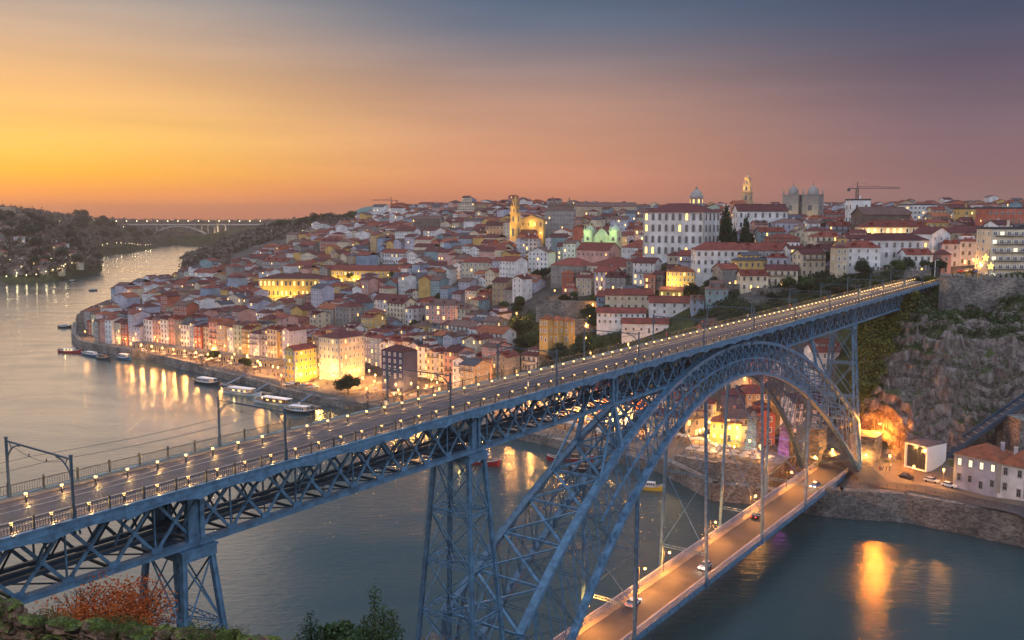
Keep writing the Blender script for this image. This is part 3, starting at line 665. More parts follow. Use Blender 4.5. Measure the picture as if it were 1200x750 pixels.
def roofmat(name, c, c2):
    m = mat(name, c, .8, var=0, spec=.25); n = m.node_tree.nodes; l = m.node_tree.links; b = n['Principled BSDF']
    t = n.new('ShaderNodeTexCoord'); q = n.new('ShaderNodeTexNoise'); q.inputs['Scale'].default_value = .45; q.inputs['Detail'].default_value = 8; q.inputs['Roughness'].default_value = .7; l.new(t.outputs['Object'], q.inputs[0])
    r = n.new('ShaderNodeValToRGB'); r.color_ramp.elements[0].color = c2 + (1,); r.color_ramp.elements[1].color = c + (1,); r.color_ramp.elements[0].position = .34; r.color_ramp.elements[1].position = .62; l.new(q.outputs[0], r.inputs[0])
    w = n.new('ShaderNodeTexWave'); w.inputs['Scale'].default_value = 1.1; w.inputs['Distortion'].default_value = .3; l.new(t.outputs['Object'], w.inputs[0])
    mr = n.new('ShaderNodeMapRange'); l.new(w.outputs[1], mr.inputs[0]); mr.inputs[3].default_value = .72; mr.inputs[4].default_value = 1.15
    oi = n.new('ShaderNodeObjectInfo'); m2 = n.new('ShaderNodeMapRange'); l.new(oi.outputs['Random'], m2.inputs[0]); m2.inputs[3].default_value = .75; m2.inputs[4].default_value = 1.25
    mu = n.new('ShaderNodeMath'); mu.operation = 'MULTIPLY'; l.new(mr.outputs[0], mu.inputs[0]); l.new(m2.outputs[0], mu.inputs[1])
    h = n.new('ShaderNodeHueSaturation'); l.new(r.outputs[0], h.inputs['Color']); l.new(mu.outputs[0], h.inputs['Value']); l.new(h.outputs[0], b.inputs['Base Color'])
    return m
ROOFC = {'orange': ((.36, .11, .045), (.17, .055, .035)), 'red': ((.25, .058, .038), (.10, .032, .027)), 'maroon': ((.13, .036, .032), (.058, .021, .022)), 'weathered': ((.18, .095, .075), (.085, .055, .05)), 'slate': ((.085, .085, .095), (.045, .045, .055))}
for k, (a, b) in ROOFC.items(): M['r_' + k] = roofmat('roof_tiles_' + k, a, b)
M['frame_white'] = mat('window_frame_white', (.72, .71, .68), .6, var=0)
M['frame_stone'] = mat('window_frame_granite', (.36, .33, .29), .8, var=.2)
M['frame_green'] = mat('window_frame_green', (.05, .13, .09), .6, var=0)
M['glass'] = mat('window_glass', (.035, .045, .06), .12, var=0, spec=.8)
M['glass_lit'] = mat('lit_window', (1, .7, .3), emit=(1, .55, .15), estr=2.2)
M['glass_lit2'] = mat('lit_pale_window', (1, .9, .6), emit=(.95, .85, .5), estr=1.4)
M['door'] = mat('painted_door', (.10, .035, .03), .6, var=.2)
WM = {}
def winmesh(frame='white', g='glass', arch=False):
    k = (frame, g, arch)
    if k in WM: return WM[k]
    mb = MB(); T = .16
    if arch:
        n = 8; out = [(-.5, 0)] + [(-.5 * math.cos(math.pi * i / n), .75 + .25 * math.sin(math.pi * i / n)) for i in range(n + 1)] + [(.5, 0)]
        inn = [(x * .74, .05 + z * .9) for x, z in out]; N_ = len(out)
        vs = [(x, -T, z) for x, z in out] + [(x, -T, z) for x, z in inn] + [(x, -.02, z) for x, z in inn] + [(x, 0.02, z) for x, z in out]
        fs = [(i, N_ + i, N_ + (i + 1) % N_, (i + 1) % N_) for i in range(N_)] + [(N_ + i, 2 * N_ + i, 2 * N_ + (i + 1) % N_, N_ + (i + 1) % N_) for i in range(N_)] + [(i, (i + 1) % N_, 3 * N_ + (i + 1) % N_, 3 * N_ + i) for i in range(N_)]
        mb.add(vs, fs, 0); mb.add([(x, -.03, z) for x, z in inn], [tuple(range(N_ - 1, -1, -1))], 1)
    else:
        for c, d in (((-.44, -T / 2, .5), (.13, T, 1)), ((.44, -T / 2, .5), (.13, T, 1)), ((0, -T / 2, .955), (.75, T, .09)), ((0, -T / 2 - .03, .04), (1.1, T + .06, .08)), ((0, -.05, .5), (.05, .05, .84)), ((0, -.05, .6), (.74, .05, .035))): mb.box(c, d, m=0)
        mb.add([(-.375, -.03, .08), (.375, -.03, .08), (.375, -.03, .91), (-.375, -.03, .91)], [(0, 1, 2, 3)], 1)
    me = bpy.data.meshes.new('window'); me.from_pydata(mb.v, [], mb.f); me.materials.append(M['frame_' + frame]); me.materials.append(M[g]); me.polygons.foreach_set('material_index', mb.m); me.update()
    WM[k] = me; return me
def addwin(parent, x, y, z, w, h, side, frame='white', g='glass', arch=False, name='window'):
    o = bpy.data.objects.new(name, winmesh(frame, g, arch)); COL.objects.link(o); o.parent = parent; o.location = (x, y, z); o.scale = (w, 1, h)
    o.rotation_euler.z = {'f': 0, 'r': math.pi / 2, 'l': -math.pi / 2, 'b': math.pi}[side]; return o
def roofmb(w, d, h, rh, kind, ov=.45):
    mb = MB(); a, b = w / 2 + ov, d / 2 + ov; z = h
    if kind == 'hip':
        r = min(a, b); 
        if a >= b: R1, R2 = (-(a - r * .95), 0), (a - r * .95, 0)
        else: R1, R2 = (0, -(b - r * .95)), (0, b - r * .95)
        vs = [(-a, -b, z), (a, -b, z), (a, b, z), (-a, b, z), (R1[0], R1[1], z + rh), (R2[0], R2[1], z + rh)]
        fs = [(0, 1, 5, 4), (1, 2, 5), (2, 3, 4, 5), (3, 0, 4), (3, 2, 1, 0)] if a >= b else [(0, 1, 4), (1, 2, 5, 4), (2, 3, 5), (3, 0, 4, 5), (3, 2, 1, 0)]
        mb.add(vs, fs); mb.beam(vs[4], vs[5], .3, .2)
    elif kind == 'gx':       # ridge along x
        mb.add([(-a, -b, z - .15), (a, -b, z - .15), (a, 0, z + rh), (-a, 0, z + rh), (-a, b, z - .15), (a, b, z - .15)] + [(-a, -b, z - .4), (a, -b, z - .4), (a, 0, z + rh - .25), (-a, 0, z + rh - .25), (-a, b, z - .4), (a, b, z - .4)],
               [(0, 1, 2, 3), (3, 2, 5, 4), (9, 8, 7, 6), (10, 11, 8, 9), (0, 6, 7, 1), (4, 5, 11, 10), (1, 7, 8, 2), (2, 8, 11, 5), (0, 3, 9, 6), (3, 4, 10, 9)]); mb.beam((-a, 0, z + rh), (a, 0, z + rh), .3, .2)
    else:                    # 'gy' ridge along y
        mb.add([(-a, -b, z - .15), (0, -b, z + rh), (0, b, z + rh), (-a, b, z - .15), (a, -b, z - .15), (a, b, z - .15)] + [(-a, -b, z - .4), (0, -b, z + rh - .25), (0, b, z + rh - .25), (-a, b, z - .4), (a, -b, z - .4), (a, b, z - .4)],
               [(0, 1, 2, 3), (1, 4, 5, 2), (9, 8, 7, 6), (8, 11, 10, 7), (0, 6, 7, 1), (1, 7, 10, 4), (3, 2, 8, 9), (2, 5, 11, 8), (0, 3, 9, 6), (4, 10, 11, 5)]); mb.beam((0, -b, z + rh), (0, b, z + rh), .3, .2)
    return mb
ALLH = []; TAKEN = []
def house(pos, w, d, h, rot, wall='white', roof='red', kind='hip', rh=None, nf=None, nb=None, name='house', label=None, cat='house', group=None, frame=None, lit=.06, litg='glass_lit', arch=False, wins=True,
          detail=2, wsz=(1.15, 1.75), base=6.0, wallm=None, cornice=False, balc=0.0, flat=False, top_gap=.7, dormer=0, door=True, nsb=None, chim=1, attic=False):
    root = empty(name, pos, rot)
    if label: tag(root, label, cat, group)
    rnd = random.Random(int(pos[0] * 31 + pos[1] * 17)); wm_ = wallm or M['w_' + wall]; rh = rh if rh is not None else min(w, d) * .24
    mb = MB(); a, b = w / 2, d / 2
    hh = h if kind in ('hip',) or flat else h
    if kind == 'gx' and not flat: mb.add([(-a, -b, -base), (-a, b, -base), (-a, b, h), (-a, 0, h + rh), (-a, -b, h), (a, -b, -base), (a, b, -base), (a, b, h), (a, 0, h + rh), (a, -b, h)], [(4, 3, 2, 1, 0), (5, 6, 7, 8, 9), (0, 5, 9, 4), (1, 2, 7, 6), (0, 1, 6, 5)])
    elif kind == 'gy' and not flat: mb.add([(-a, -b, -base), (a, -b, -base), (a, -b, h), (0, -b, h + rh), (-a, -b, h), (-a, b, -base), (a, b, -base), (a, b, h), (0, b, h + rh), (-a, b, h)], [(0, 1, 2, 3, 4), (9, 8, 7, 6, 5), (1, 6, 7, 2), (0, 4, 9, 5), (0, 5, 6, 1)])
    else: mb.box((0, 0, (h - base) / 2), (w, d, h + base))
    mb.build('wall', wm_, root)
    if flat:
        mb = MB(); mb.box((0, 0, h + .15), (w + .3, d + .3, .3)); 
        for s in (-1, 1): mb.box((0, s * (b + .02), h + .6), (w + .34, .25, .6)); mb.box((s * (a + .02), 0, h + .6), (.25, d - .3, .6))
        ro = mb.build('roof', M['r_slate'] if roof == 'slate' else wm_, root)
    else: ro = roofmb(w, d, h, rh, kind).build('roof', M['r_' + roof], root)
    if detail > 0:
        for _ in range(chim):
            if rnd.random() < .6:
                mb = MB(); cx, cy = rnd.uniform(-a * .6, a * .6), rnd.uniform(0, b * .5); mb.box((cx, cy, h + rh * .75), (.9, .7, 2.4)); mb.box((cx, cy, h + rh * .75 + 1.25), (1.1, .9, .16)); mb.build('chimney', wm_, ro)
    if attic:
        am = MB(); am.box((0, b * .15, h + 1.2), (w * .62, d * .55, 2.9)); ao = am.build('attic', wm_, root)
        ar_ = roofmb(w * .62, d * .55, h + 2.65, 1.3, 'gx' if w > d else 'hip', .25); a2 = ar_.build('attic_roof', M['r_' + roof], ao); a2.location = (0, b * .15, 0)
        for q in range(max(1, int(w * .62 / 2.2))): addwin(ao, -w * .31 + (q + .5) * w * .62 / max(1, int(w * .62 / 2.2)), b * .15 - d * .275, h + .75, .9, 1.3, 'f', 'stone', 'glass')
    for k in range(dormer):
        mb = MB(); x = -a + w * (k + .5) / dormer; mb.box((x, -b * .55, h + rh * .42), (1.6, 2.2, 1.5)); mb.add([(x - 1, -b * .55 - 1.3, h + rh * .42 + .72), (x + 1, -b * .55 - 1.3, h + rh * .42 + .72), (x, -b * .55 - 1.3, h + rh * .42 + 1.4), (x - 1, -b * .55 + 1.3, h + rh * .42 + .72), (x + 1, -b * .55 + 1.3, h + rh * .42 + .72), (x, -b * .55 + 1.3, h + rh * .42 + 1.4)], [(0, 1, 2), (5, 4, 3), (1, 4, 5, 2), (0, 2, 5, 3), (0, 3, 4, 1)])
        dm = mb.build('dormer', M['r_' + roof] if not flat else wm_, ro)
    if cornice:
        mb = MB(); mb.box((0, 0, h - .25), (w + .5, d + .5, .5))
        for s in (-1, 1):
            for t in (-1, 1): mb.box((s * (a - .3), t * (b - .3), h / 2 - .3), (.75, .75, h - .6))
        mb.build('cornice', M['frame_stone'], root)
    if not wins: return root
    frame = frame or rnd.choice(['white', 'stone', 'stone']); nf = nf or max(1, int(h / 3.15)); fh = h / nf
    tocam = Vector((-pos[0], -pos[1])); co, si = math.cos(rot), math.sin(rot)
    sides = [('f', (si, -co), w, b)] + [('r', (co, si), d, a), ('l', (-co, -si), d, a)]
    for sd_, nrm, ln, off in sides:
        if nrm[0] * tocam.x + nrm[1] * tocam.y < .05 * tocam.length: continue
        n = (nb or max(1, int(w / 2.7))) if sd_ == 'f' else (nsb if nsb is not None else max(1, int(d / 4.2)))
        if sd_ != 'f' and detail < 2 and rnd.random() < .5: continue
        for i in range(nf):
            for j in range(n):
                t = (j + .5) / n * ln - ln / 2
                ww, wh = wsz; z = i * fh + fh * .28; g = litg if rnd.random() < lit * (2.2 if i == 0 else 1) else 'glass'; nm = 'window'
                if sd_ == 'f' and i == 0 and door and j == n // 2: z = .05; wh = min(fh * .8, 2.5); nm = 'door'
                wh = min(wh, fh * .72)
                if sd_ != 'f' and rnd.random() < .25 and not cornice: continue
                if sd_ == 'f': x, y = t, -off
                elif sd_ == 'r': x, y = off, t
                else: x, y = -off, -t
                addwin(root, x, y, z, ww, wh, sd_, frame, g, arch, nm)
            if sd_ == 'f' and balc and i > 0 and rnd.random() < balc:
                mb = MB(); z = i * fh + fh * .28 - .25; mb.box((0, -b - .45, z), (w * .86, .8, .14)); mb.box((0, -b - .82, z + .95), (w * .86, .05, .06)); q = -w * .43
                while q <= w * .43: mb.box((q, -b - .82, z + .5), (.05, .05, .88)); q += .5
                mb.build('balcony', M['rail'], root)
    return root
GR = ROTU - math.pi / 2       # the old town's street grid
def lm(px, y, w, d, h, rot=None, z=None, clear=0, **k):        # landmark: px of its front centre
    if z is None: p = at_ground(px, y)
    else: p = Vector((xat(px, y, z), y, z))
    rot = GR if rot is None else R(rot)
    c = Vector((p.x - math.sin(rot) * d / 2, p.y + math.cos(rot) * d / 2, p.z))
    TAKEN.append((c.x, c.y, rot, w / 2, d / 2))
    if clear: TAKEN.append((p.x - p.x / p.y * clear / 2, p.y - clear / 2, 0, w * .42, clear / 2))
    return house(c, w, d, h, rot, **k)
def free(x, y, r):
    for cx, cy, ro, a, b in TAKEN:
        dx, dy = x - cx, y - cy; co, si = math.cos(-ro), math.sin(-ro)
        if abs(dx * co - dy * si) < a + r and abs(dx * si + dy * co) < b + r: return False
    return True
LK = 1.6
def plight(parent, loc, e, col=(1, .55, .16), r=.3, name='lamp_light'):
    l = bpy.data.lights.new(name, 'POINT'); l.energy = e * LK; l.color = col; l.shadow_soft_size = r
    o = bpy.data.objects.new(name, l); COL.objects.link(o); o.location = loc
    if parent is not None: o.parent = parent
    return o
rnd_d = [0, 3, 0]
# ------------------------------------------------------------------ landmarks of the old town
LAND = []        # (px, py, phrase) used for wording labels
pal = lm(788, 520, 37, 21, 25, z=66, wall='white', roof='maroon', nf=4, nb=9, name='palace', label='huge white palace with nine bays of tall windows and a maroon hip roof', cat='palace', frame='stone', lit=.10, wsz=(2.1, 4.2), cornice=True, arch=True, nsb=4, rh=5, door=False, chim=0, base=10)
mb = MB(); mb.lathe((8, 2, 29), [(3.6, 0), (3.6, 4), (4.1, 4.1), (4.1, 4.6), (3.8, 5.6), (2.9, 7.2), (1.4, 8.3), (.7, 8.6), (.7, 9.8), (.2, 10.2), (.1, 11)], 8); mb.build('cupola', M['w_granite grey'], pal)
for k in range(8):
    a = math.pi * 2 * k / 8; o = addwin(pal, 8 + math.cos(a) * 3.52, 2 + math.sin(a) * 3.52, 30, 1.3, 2.6, 'f', 'stone', 'glass_lit', True); o.rotation_euler.z = a + math.pi / 2
lm(893, 560, 30, 14, 17, 0, z=75, wall='white', roof='maroon', nf=3, nb=7, name='town_mansion', label='long white mansion under a plain maroon roof right of the dark cypress', cat='mansion', kind='gx', rh=4, wsz=(1.5, 3), arch=True, frame='stone', base=10)
lm(846, 470, 27, 12, 12.5, 0, z=59.5, wall='white', roof='red', nf=3, nb=8, name='town_house', label='wide white terrace house with black windows below the big palace', cat='house', rh=3.8, frame='stone', wsz=(1.3, 2.1), base=8, chim=2)
lm(909, 466, 25, 12, 12.5, 0, z=59.5, wall='granite grey', roof='red', nf=3, nb=8, name='town_house', label='wide grey stone terrace house with balconies and a bright red roof', cat='house', rh=4, frame='white', wsz=(1.3, 2.2), base=8, balc=.9, dormer=1)
lm(924, 540, 16, 10, 12, 0, z=73, wall='lilac grey', roof='weathered', nf=3, nb=5, name='town_house', label='pale house with a low tiled roof below the cathedral towers', base=8)
lm(958, 500, 11, 9, 13, 0, z=68, wall='cream', roof='maroon', nf=3, nb=3, name='town_house', label='cream house with stepped roofs below and right of the cathedral', base=8)
sem = lm(711, 560, 28, 24, 16.5, z=42.5, wall='cream', roof='red', nf=3, nb=8, name='seminary', label='square cream seminary block with rows of framed windows and a red hip roof', cat='building', frame='stone', wsz=(1.5, 2.6), cornice=True, rh=5, nsb=4, base=10, lit=0, chim=2)
lm(664, 585, 24, 16, 15, z=43, wall='granite grey', roof='red', nf=3, nb=6, name='convent_wing', label='grey convent wing with porch adjoining the square cream seminary', cat='building', frame='stone', rh=4.5, base=10)
lm(694, 610, 24, 16, 11, z=56, wall='pink', roof='red', nf=2, nb=7, name='convent_hall', label='pinkish hall with a red gabled roof in front of the green-lit church', cat='building', kind='gx', rh=4.5, base=10)
lm(742, 590, 17, 16, 9, z=60, wall='white', roof='red', nf=2, nb=5, name='convent_hall', label='low white hall with bright red hip roof between church and palace', cat='building', rh=5, base=10)
# green-lit church
def tower_church(px, y, z, label, wall, tw, th, gap, dome, light, body=(14, 20, 12), nm='church', dk=1.0):
    p = Vector((xat(px, y, z), y, z)); root = empty(nm, p, GR); tag(root, label, 'church'); TAKEN.append((p.x, p.y, GR, 16, 14)); wmm = M['w_' + wall]
    mb = MB(); mb.box((0, body[1] / 2, body[2] / 2 - 3), (body[0], body[1], body[2] + 6)); mb.build('nave', wmm, root)
    roofmb(body[0], body[1], body[2], 4, 'gy').build('roof', M['r_weathered'], root).location = (0, body[1] / 2, 0)
    mb = MB(); a = body[0] / 2 * .9; mb.add([(x, yy_, zz) for yy_ in (-.6, 0) for x, zz in ((-a, body[2] - 1), (a, body[2] - 1), (a * .6, body[2] + 2), (a * .3, body[2] + 4.4), (0, body[2] + 5.2), (-a * .3, body[2] + 4.4), (-a * .6, body[2] + 2))], [tuple(range(7)), tuple(range(13, 6, -1))] + [((k + 1) % 7, k, k + 7, (k + 1) % 7 + 7) for k in range(7)])
    mb.box((0, -.3, body[2] + 6.4), (.25, .25, 2.2)); mb.box((0, -.3, body[2] + 6.8), (1.1, .2, .25)); mb.build('gable', wmm, root)
    for s in (-1, 1):
        t = empty('bell_tower', (s * gap, 1, 0)); t.parent = root
        mb = MB(); mb.box((0, 0, th / 2 - 3), (tw, tw, th + 6)); 
        for q in (.55, .8, 1.0): mb.box((0, 0, th * q), (tw + .7, tw + .7, .45))
        mb.build('tower_shaft', wmm, t)
        mb = MB(); r = tw / 2 * dk; mb.lathe((0, 0, th + .2), [(r, 0), (r * 1.02, .4 * dome), (r * .92, dome * 1.1), (r * .66, dome * 1.7), (r * .3, dome * 2.1), (.35, dome * 2.25), (.35, dome * 2.7), (.08, dome * 3.4)], 12); mb.build('dome', wmm, t)
        for e in (-1, 1):
            for f in (-1, 1): mb = MB(); mb.lathe((e * tw * .45, f * tw * .45, th + .2), [(.35 + tw * .02, 0), (.35 + tw * .02, 1), (.1, 2.2 + tw * .2)], 6); mb.build('pinnacle', wmm, t)
        addwin(t, 0, -tw / 2, th * .6, tw * .38, th * .16, 'f', 'stone', 'glass', True, 'bell_opening'); addwin(t, tw / 2, 0, th * .6, tw * .38, th * .16, 'r', 'stone', 'glass', True, 'bell_opening')
    addwin(root, 0, -.62, body[2] * .55, 2.2, 3.4, 'f', 'stone', 'glass', True)
    for lx, ly, lz, e, c in light: plight(root, (lx, ly, lz), e, c, .5, 'floodlight')
    return root
GRN = (.75, 1, .33)
tower_church(705, 640, 62, 'green-lit church with two domed bell towers and a curved gable', 'pale green', 6, 16.5, 10, 1.6, [(-10, -9, 4, 1200, GRN), (10, -9, 4, 1200, GRN), (0, -10, 8, 1200, GRN), (17, -8, 5, 900, GRN), (-12, -6, 15, 1000, GRN), (10, -6, 16, 900, GRN)], (15, 22, 13))  # green of the floodlights is also put into the wall colour
tower_church(939, 640, 76, 'granite cathedral with two massive square towers and small domes', 'granite grey', 11, 27, 6.8, 2.7, [(-7, -9, 14, 500, (1, .75, .35)), (8, -9, 14, 500, (1, .75, .35))], (10, 40, 18), 'cathedral', .62)
# tall slender tower
def slim_tower(px, y, z, H_, w, label, wallm, lights, nm='bell_tower'):
    root = empty(nm, (xat(px, y, z), y, z), GR); tag(root, label, 'tower'); lev = [(0, .36, 1.0), (.36, .58, .9), (.58, .74, .72), (.74, .85, .5)]
    for i, (a, b, k) in enumerate(lev):
        mb = MB(); ww = w * k; mb.box((0, 0, (a + b) / 2 * H_), (ww, ww, (b - a) * H_)); mb.box((0, 0, b * H_ + .2), (ww + .9, ww + .9, .5))
        for e in (-1, 1):
            for f in (-1, 1): mb.lathe((e * ww * .5, f * ww * .5, b * H_ + .4), [(.4, 0), (.4, 1), (.1, 2.4)], 6)
        st = mb.build('tower_stage', wallm, root)
        for sd_ in 'frl': addwin(root, {'f': 0, 'r': ww / 2, 'l': -ww / 2}[sd_], -ww / 2 if sd_ == 'f' else 0, (a + (b - a) * .25) * H_, ww * .36, (b - a) * H_ * .55, sd_, 'stone', 'glass', True, 'tower_opening')
    mb = MB(); mb.lathe((0, 0, .85 * H_), [(w * .24, 0), (w * .26, .03 * H_), (w * .2, .06 * H_), (w * .1, .085 * H_), (w * .07, .11 * H_), (.1, .14 * H_), (.06, .17 * H_)], 10); mb.build('spire', wallm, root)
    for l in lights: plight(root, l[0], l[1], l[2], .5, 'floodlight')
    return root
YEL = (1, .62, .16)
slim_tower(875, 900, 84, 46, 8.5, 'tall slender baroque bell tower on the skyline, its upper stages lit yellow', M['w_tan'], [((-6, -6, 30), 1500, YEL), ((6, -6, 32), 1500, YEL), ((0, -6, 40), 900, YEL)])
slim_tower(604, 780, 68, 38, 6.5, 'yellow-lit church tower rising beside an ochre church front', M['w_ochre'], [((-5, -7, 8), 2600, YEL), ((6, -7, 16), 2200, YEL), ((-4, -6, 26), 1600, YEL)])
c = lm(623, 790, 20, 18, 16, -8, z=70, wall='ochre', roof='weathered', nf=2, nb=4, name='church_hall', label='yellow floodlit church body attached to the yellow tower', cat='church', kind='gy', rh=3.5, arch=True, wsz=(1.3, 3))
for l in ((-8, -13, 3), (7, -13, 4), (0, -12, 12)): plight(c, l, 1100, YEL, .5, 'floodlight')
lm(655, 815, 25, 16, 21, -6, z=72, wall='granite grey', roof='weathered', nf=5, nb=9, name='former_prison', label='tall grey block with a dense grid of small windows below two domes', cat='building', frame='white', wsz=(1.2, 2), lit=.02)
def dome_tower(px, y, z, w, h, label):
    root = empty('church_tower', (xat(px, y, z), y, z), GR); tag(root, label, 'tower')
    mb = MB(); mb.box((0, 0, h / 2), (w, w, h)); mb.box((0, 0, h), (w + .8, w + .8, .5)); mb.build('tower_shaft', M['w_granite grey'], root)
    mb = MB(); r = w / 2; mb.lathe((0, 0, h + .25), [(r, 0), (r, 2), (r * .9, 4), (r * .6, 6), (r * .2, 7.2), (.5, 8), (.5, 9.4), (.1, 11)], 12); mb.build('dome', M['w_dark brown'], root)
dome_tower(647.5, 900, 80, 9, 16, 'left one of two dark domed church towers on the skyline')
dome_tower(667, 900, 80, 9, 15, 'right one of two dark domed church towers on the skyline')
lm(710, 950, 62, 18, 15, 0, z=83, wall='tan', roof='weathered', nf=3, nb=14, name='hospital', label='very long tan building with many windows along the central skyline', cat='building', kind='gx', rh=4, wsz=(1.4, 2.4), lit=.04)
lm(546, 1100, 19, 14, 15, 0, z=88, wall='cream', roof='slate', nf=5, nb=7, name='apartment_tower', label='pale high-rise block standing alone on the skyline', cat='building', flat=True, wsz=(1.8, 1.5)); lm(547, 1104, 9, 8, 20, 0, z=89, wall='cream', roof='slate', nf=5, nb=3, name='roof_block', label='narrow upper block rising behind the pale skyline high-rise', cat='building', flat=True)
bol = lm(343, 760, 56, 26, 16, -4, z=21.5, clear=62, wall='yellow', roof='maroon', nf=2, nb=16, name='exchange_palace', label='long floodlit golden palace with two rows of windows near the old quay', cat='palace', frame='stone', wsz=(1.8, 4), cornice=True, rh=3.5, lit=.3, arch=True, base=8, chim=0)
for x in (-24, -12, 0, 12, 24): plight(bol, (x, -19, 2), 3300, (1, .58, .14), .5, 'floodlight')
b2 = lm(427, 790, 60, 16, 11.5, -12, z=31, clear=52, wall='yellow', roof='red', nf=2, nb=16, name='market_hall', label='long yellow-lit hall with a red roof right of the golden palace', cat='building', frame='white', wsz=(1.6, 2.8), rh=4, lit=.2, base=8, kind='gx')
for x in (-24, -8, 8, 24): plight(b2, (x, -12, 3), 2500, YEL, .5, 'floodlight')
cb = lm(386, 470, 15, 18, 20, z=7.5, wall='cream', roof='maroon', nf=5, nb=5, nsb=6, name='corner_building', label='five-storey corner block with a gold-lit front facade and lilac side wall', cat='building', frame='white', rh=3, lit=.08, cornice=True, wsz=(1.2, 2.1))
plight(cb, (-3, -15, 6), 900, YEL, .5, 'street_light'); plight(cb, (4, -12, 5), 1000, YEL, .5, 'street_light')
yb = lm(340, 468, 7.5, 15, 15, z=6.5, wall='yellow', roof='red', nf=4, nb=3, nsb=5, name='corner_house', label='bright yellow corner house with a pediment at the end of the quay row', frame='white', cornice=True, kind='gy', rh=2, lit=.1, arch=True)
plight(yb, (14, -2, 3), 2500, YEL, .5, 'street_light'); plight(yb, (12, 6, 4), 2500, YEL, .5, 'street_light')
lm(460, 440, 14, 10, 13, z=12, wall='navy', roof='maroon', nf=4, nb=4, nsb=0, name='corner_house', label='house with a windowless navy side wall behind the riverside square', frame='white')
tb = lm(790, 450, 24, 12, 9.5, -4, z=38, wall='white', roof='red', nf=3, nb=5, name='wine_house', label='right block of the stepped white houses above the bridge', base=8, wsz=(1.1, 1.6), kind='gx', rh=2.5, lit=0, frame='stone')
lm(737, 470, 24, 10, 11.5, -5, z=38, wall='cream', roof='red', nf=3, nb=7, name='wine_house', label='upper left block of the stepped white houses with a long red roof', base=8, wsz=(1.1, 1.5), kind='gx', rh=2.5, lit=0, frame='stone')
lm(728, 455, 24, 9, 6, -5, z=36, wall='white', roof='red', nf=2, nb=9, name='wine_house', label='low lower block of the stepped white houses with a long lean roof', base=8, wsz=(1, 1.3), kind='gx', rh=2, lit=0)
lm(756, 440, 22, 8, 5, -5, z=33.5, wall='white', roof='red', nf=1, nb=6, name='wine_house', label='lowest white shed of the stepped white houses, nearest the bridge', base=8, wsz=(1, 1.3), kind='gx', rh=2, lit=0)
for k, x in enumerate((637, 649, 661)):
    lm(x, 442 + 2 * k, 4.9, 6, 11 - k * .6, z=29, wall='ochre', roof='orange', nf=3, nb=2, name='garden_house', label='%s bay of the orange-walled house with three small pyramid roofs' % ('left', 'middle', 'right')[k], rh=1.9, lit=.05, frame='white', chim=0)
yl = lm(797, 470, 14, 9, 8.5, -15, z=52.5, wall='yellow', roof='orange', nf=3, nb=7, name='lit_house', label='brilliant yellow lit house on the slope below the big palace', frame='white', wsz=(1, 1.8), rh=2.5)
plight(yl, (-4, -9, 3), 2200, YEL)
lm(786, 462, 12, 6, 4, -28, z=48.5, wall='yellow', roof='orange', nf=1, nb=4, name='lit_stair_house', label='low sloping orange roof stepping down from the brilliant yellow house', kind='gx', rh=1.5)
# right hilltop
cv = lm(1038, 520, 27, 15, 16, 6, z=74, wall='dark brown', roof='weathered', nf=2, nb=5, name='convent_church', label='big dark stone convent church with a plain gable on the right hilltop', cat='church', kind='gx', rh=4, lit=0, arch=True, base=10, chim=0)
lm(1008, 545, 11, 9, 22, 6, z=76, wall='white', roof='slate', nf=3, nb=2, name='campanile', label='white square bell block with a flat parapet left of the dark convent church', cat='tower', flat=True, arch=True, wsz=(2.2, 3))
cr = lm(1051, 470, 33, 13, 8, 2, z=75.5, wall='cream', roof='red', nf=2, nb=10, name='hill_mansion', label='long cream mansion with glowing lower windows and red roofs, right hilltop', cat='mansion', lit=.4, arch=True, rh=3.5, frame='white', wsz=(1.4, 2.4), dormer=4)
plight(cr, (0, -10, 2), 1800, YEL); plight(cr, (-13, -9, 2), 1800, YEL); plight(cr, (-19, -12, 0), 2600, YEL)
lm(1052, 430, 29, 12, 9, 2, z=69, wall='white', roof='maroon', nf=2, nb=8, name='hill_mansion', label='pale blue-white mansion with a slate-dark hip roof above garden terraces', cat='mansion', frame='stone', rh=3.2, wsz=(1.3, 2.3), lit=.05)
lm(1011, 420, 15, 9, 9.5, -6, z=65.5, wall='white', roof='red', nf=3, nb=4, name='town_house', label='small white house with dormers beside the tall garden terrace wall', dormer=2, rh=3, frame='white', base=8)
lm(986, 418, 5, 8, 10, 0, z=65, wall='cream', roof='maroon', nf=3, nb=2, name='town_house', label='narrow cream house left of the small white dormer house', base=8)
lm(1102, 442, 12, 12, 9, 24, z=72, wall='white', roof='maroon', nf=2, nb=3, name='town_house', label='white gabled house with sidelong dark roof right of the pale mansion', kind='gy', rh=3)
lm(1135, 455, 22, 12, 11, -6, z=70, wall='tan', roof='maroon', nf=3, nb=7, name='town_house', label='wide brown house with a dark roof behind the crowded car park', rh=3.5)
lm(1108, 418, 4.5, 8, 8, 0, z=64, wall='pink', roof='maroon', nf=2, nb=1, name='town_house', label='narrow crimson-pink house beside the far bridge end', rh=2)
lm(1192, 402, 24, 14, 21.5, -2, z=62, wall='cream', roof='slate', nf=6, nb=8, name='apartment_block', label='modern six-storey apartment block with broad window bands at the right edge', cat='building', flat=True, frame='white', wsz=(2.1, 1.7), lit=.12, litg='glass_lit2', balc=1.0, door=False, top_gap=0)
lm(1190, 520, 32, 14, 13, 0, z=80, wall='brick red', roof='slate', nf=3, nb=10, name='apartment_block', label='salmon-red flat-roofed block behind the modern apartment block', cat='building', flat=True, wsz=(1.6, 1.5), lit=.15)
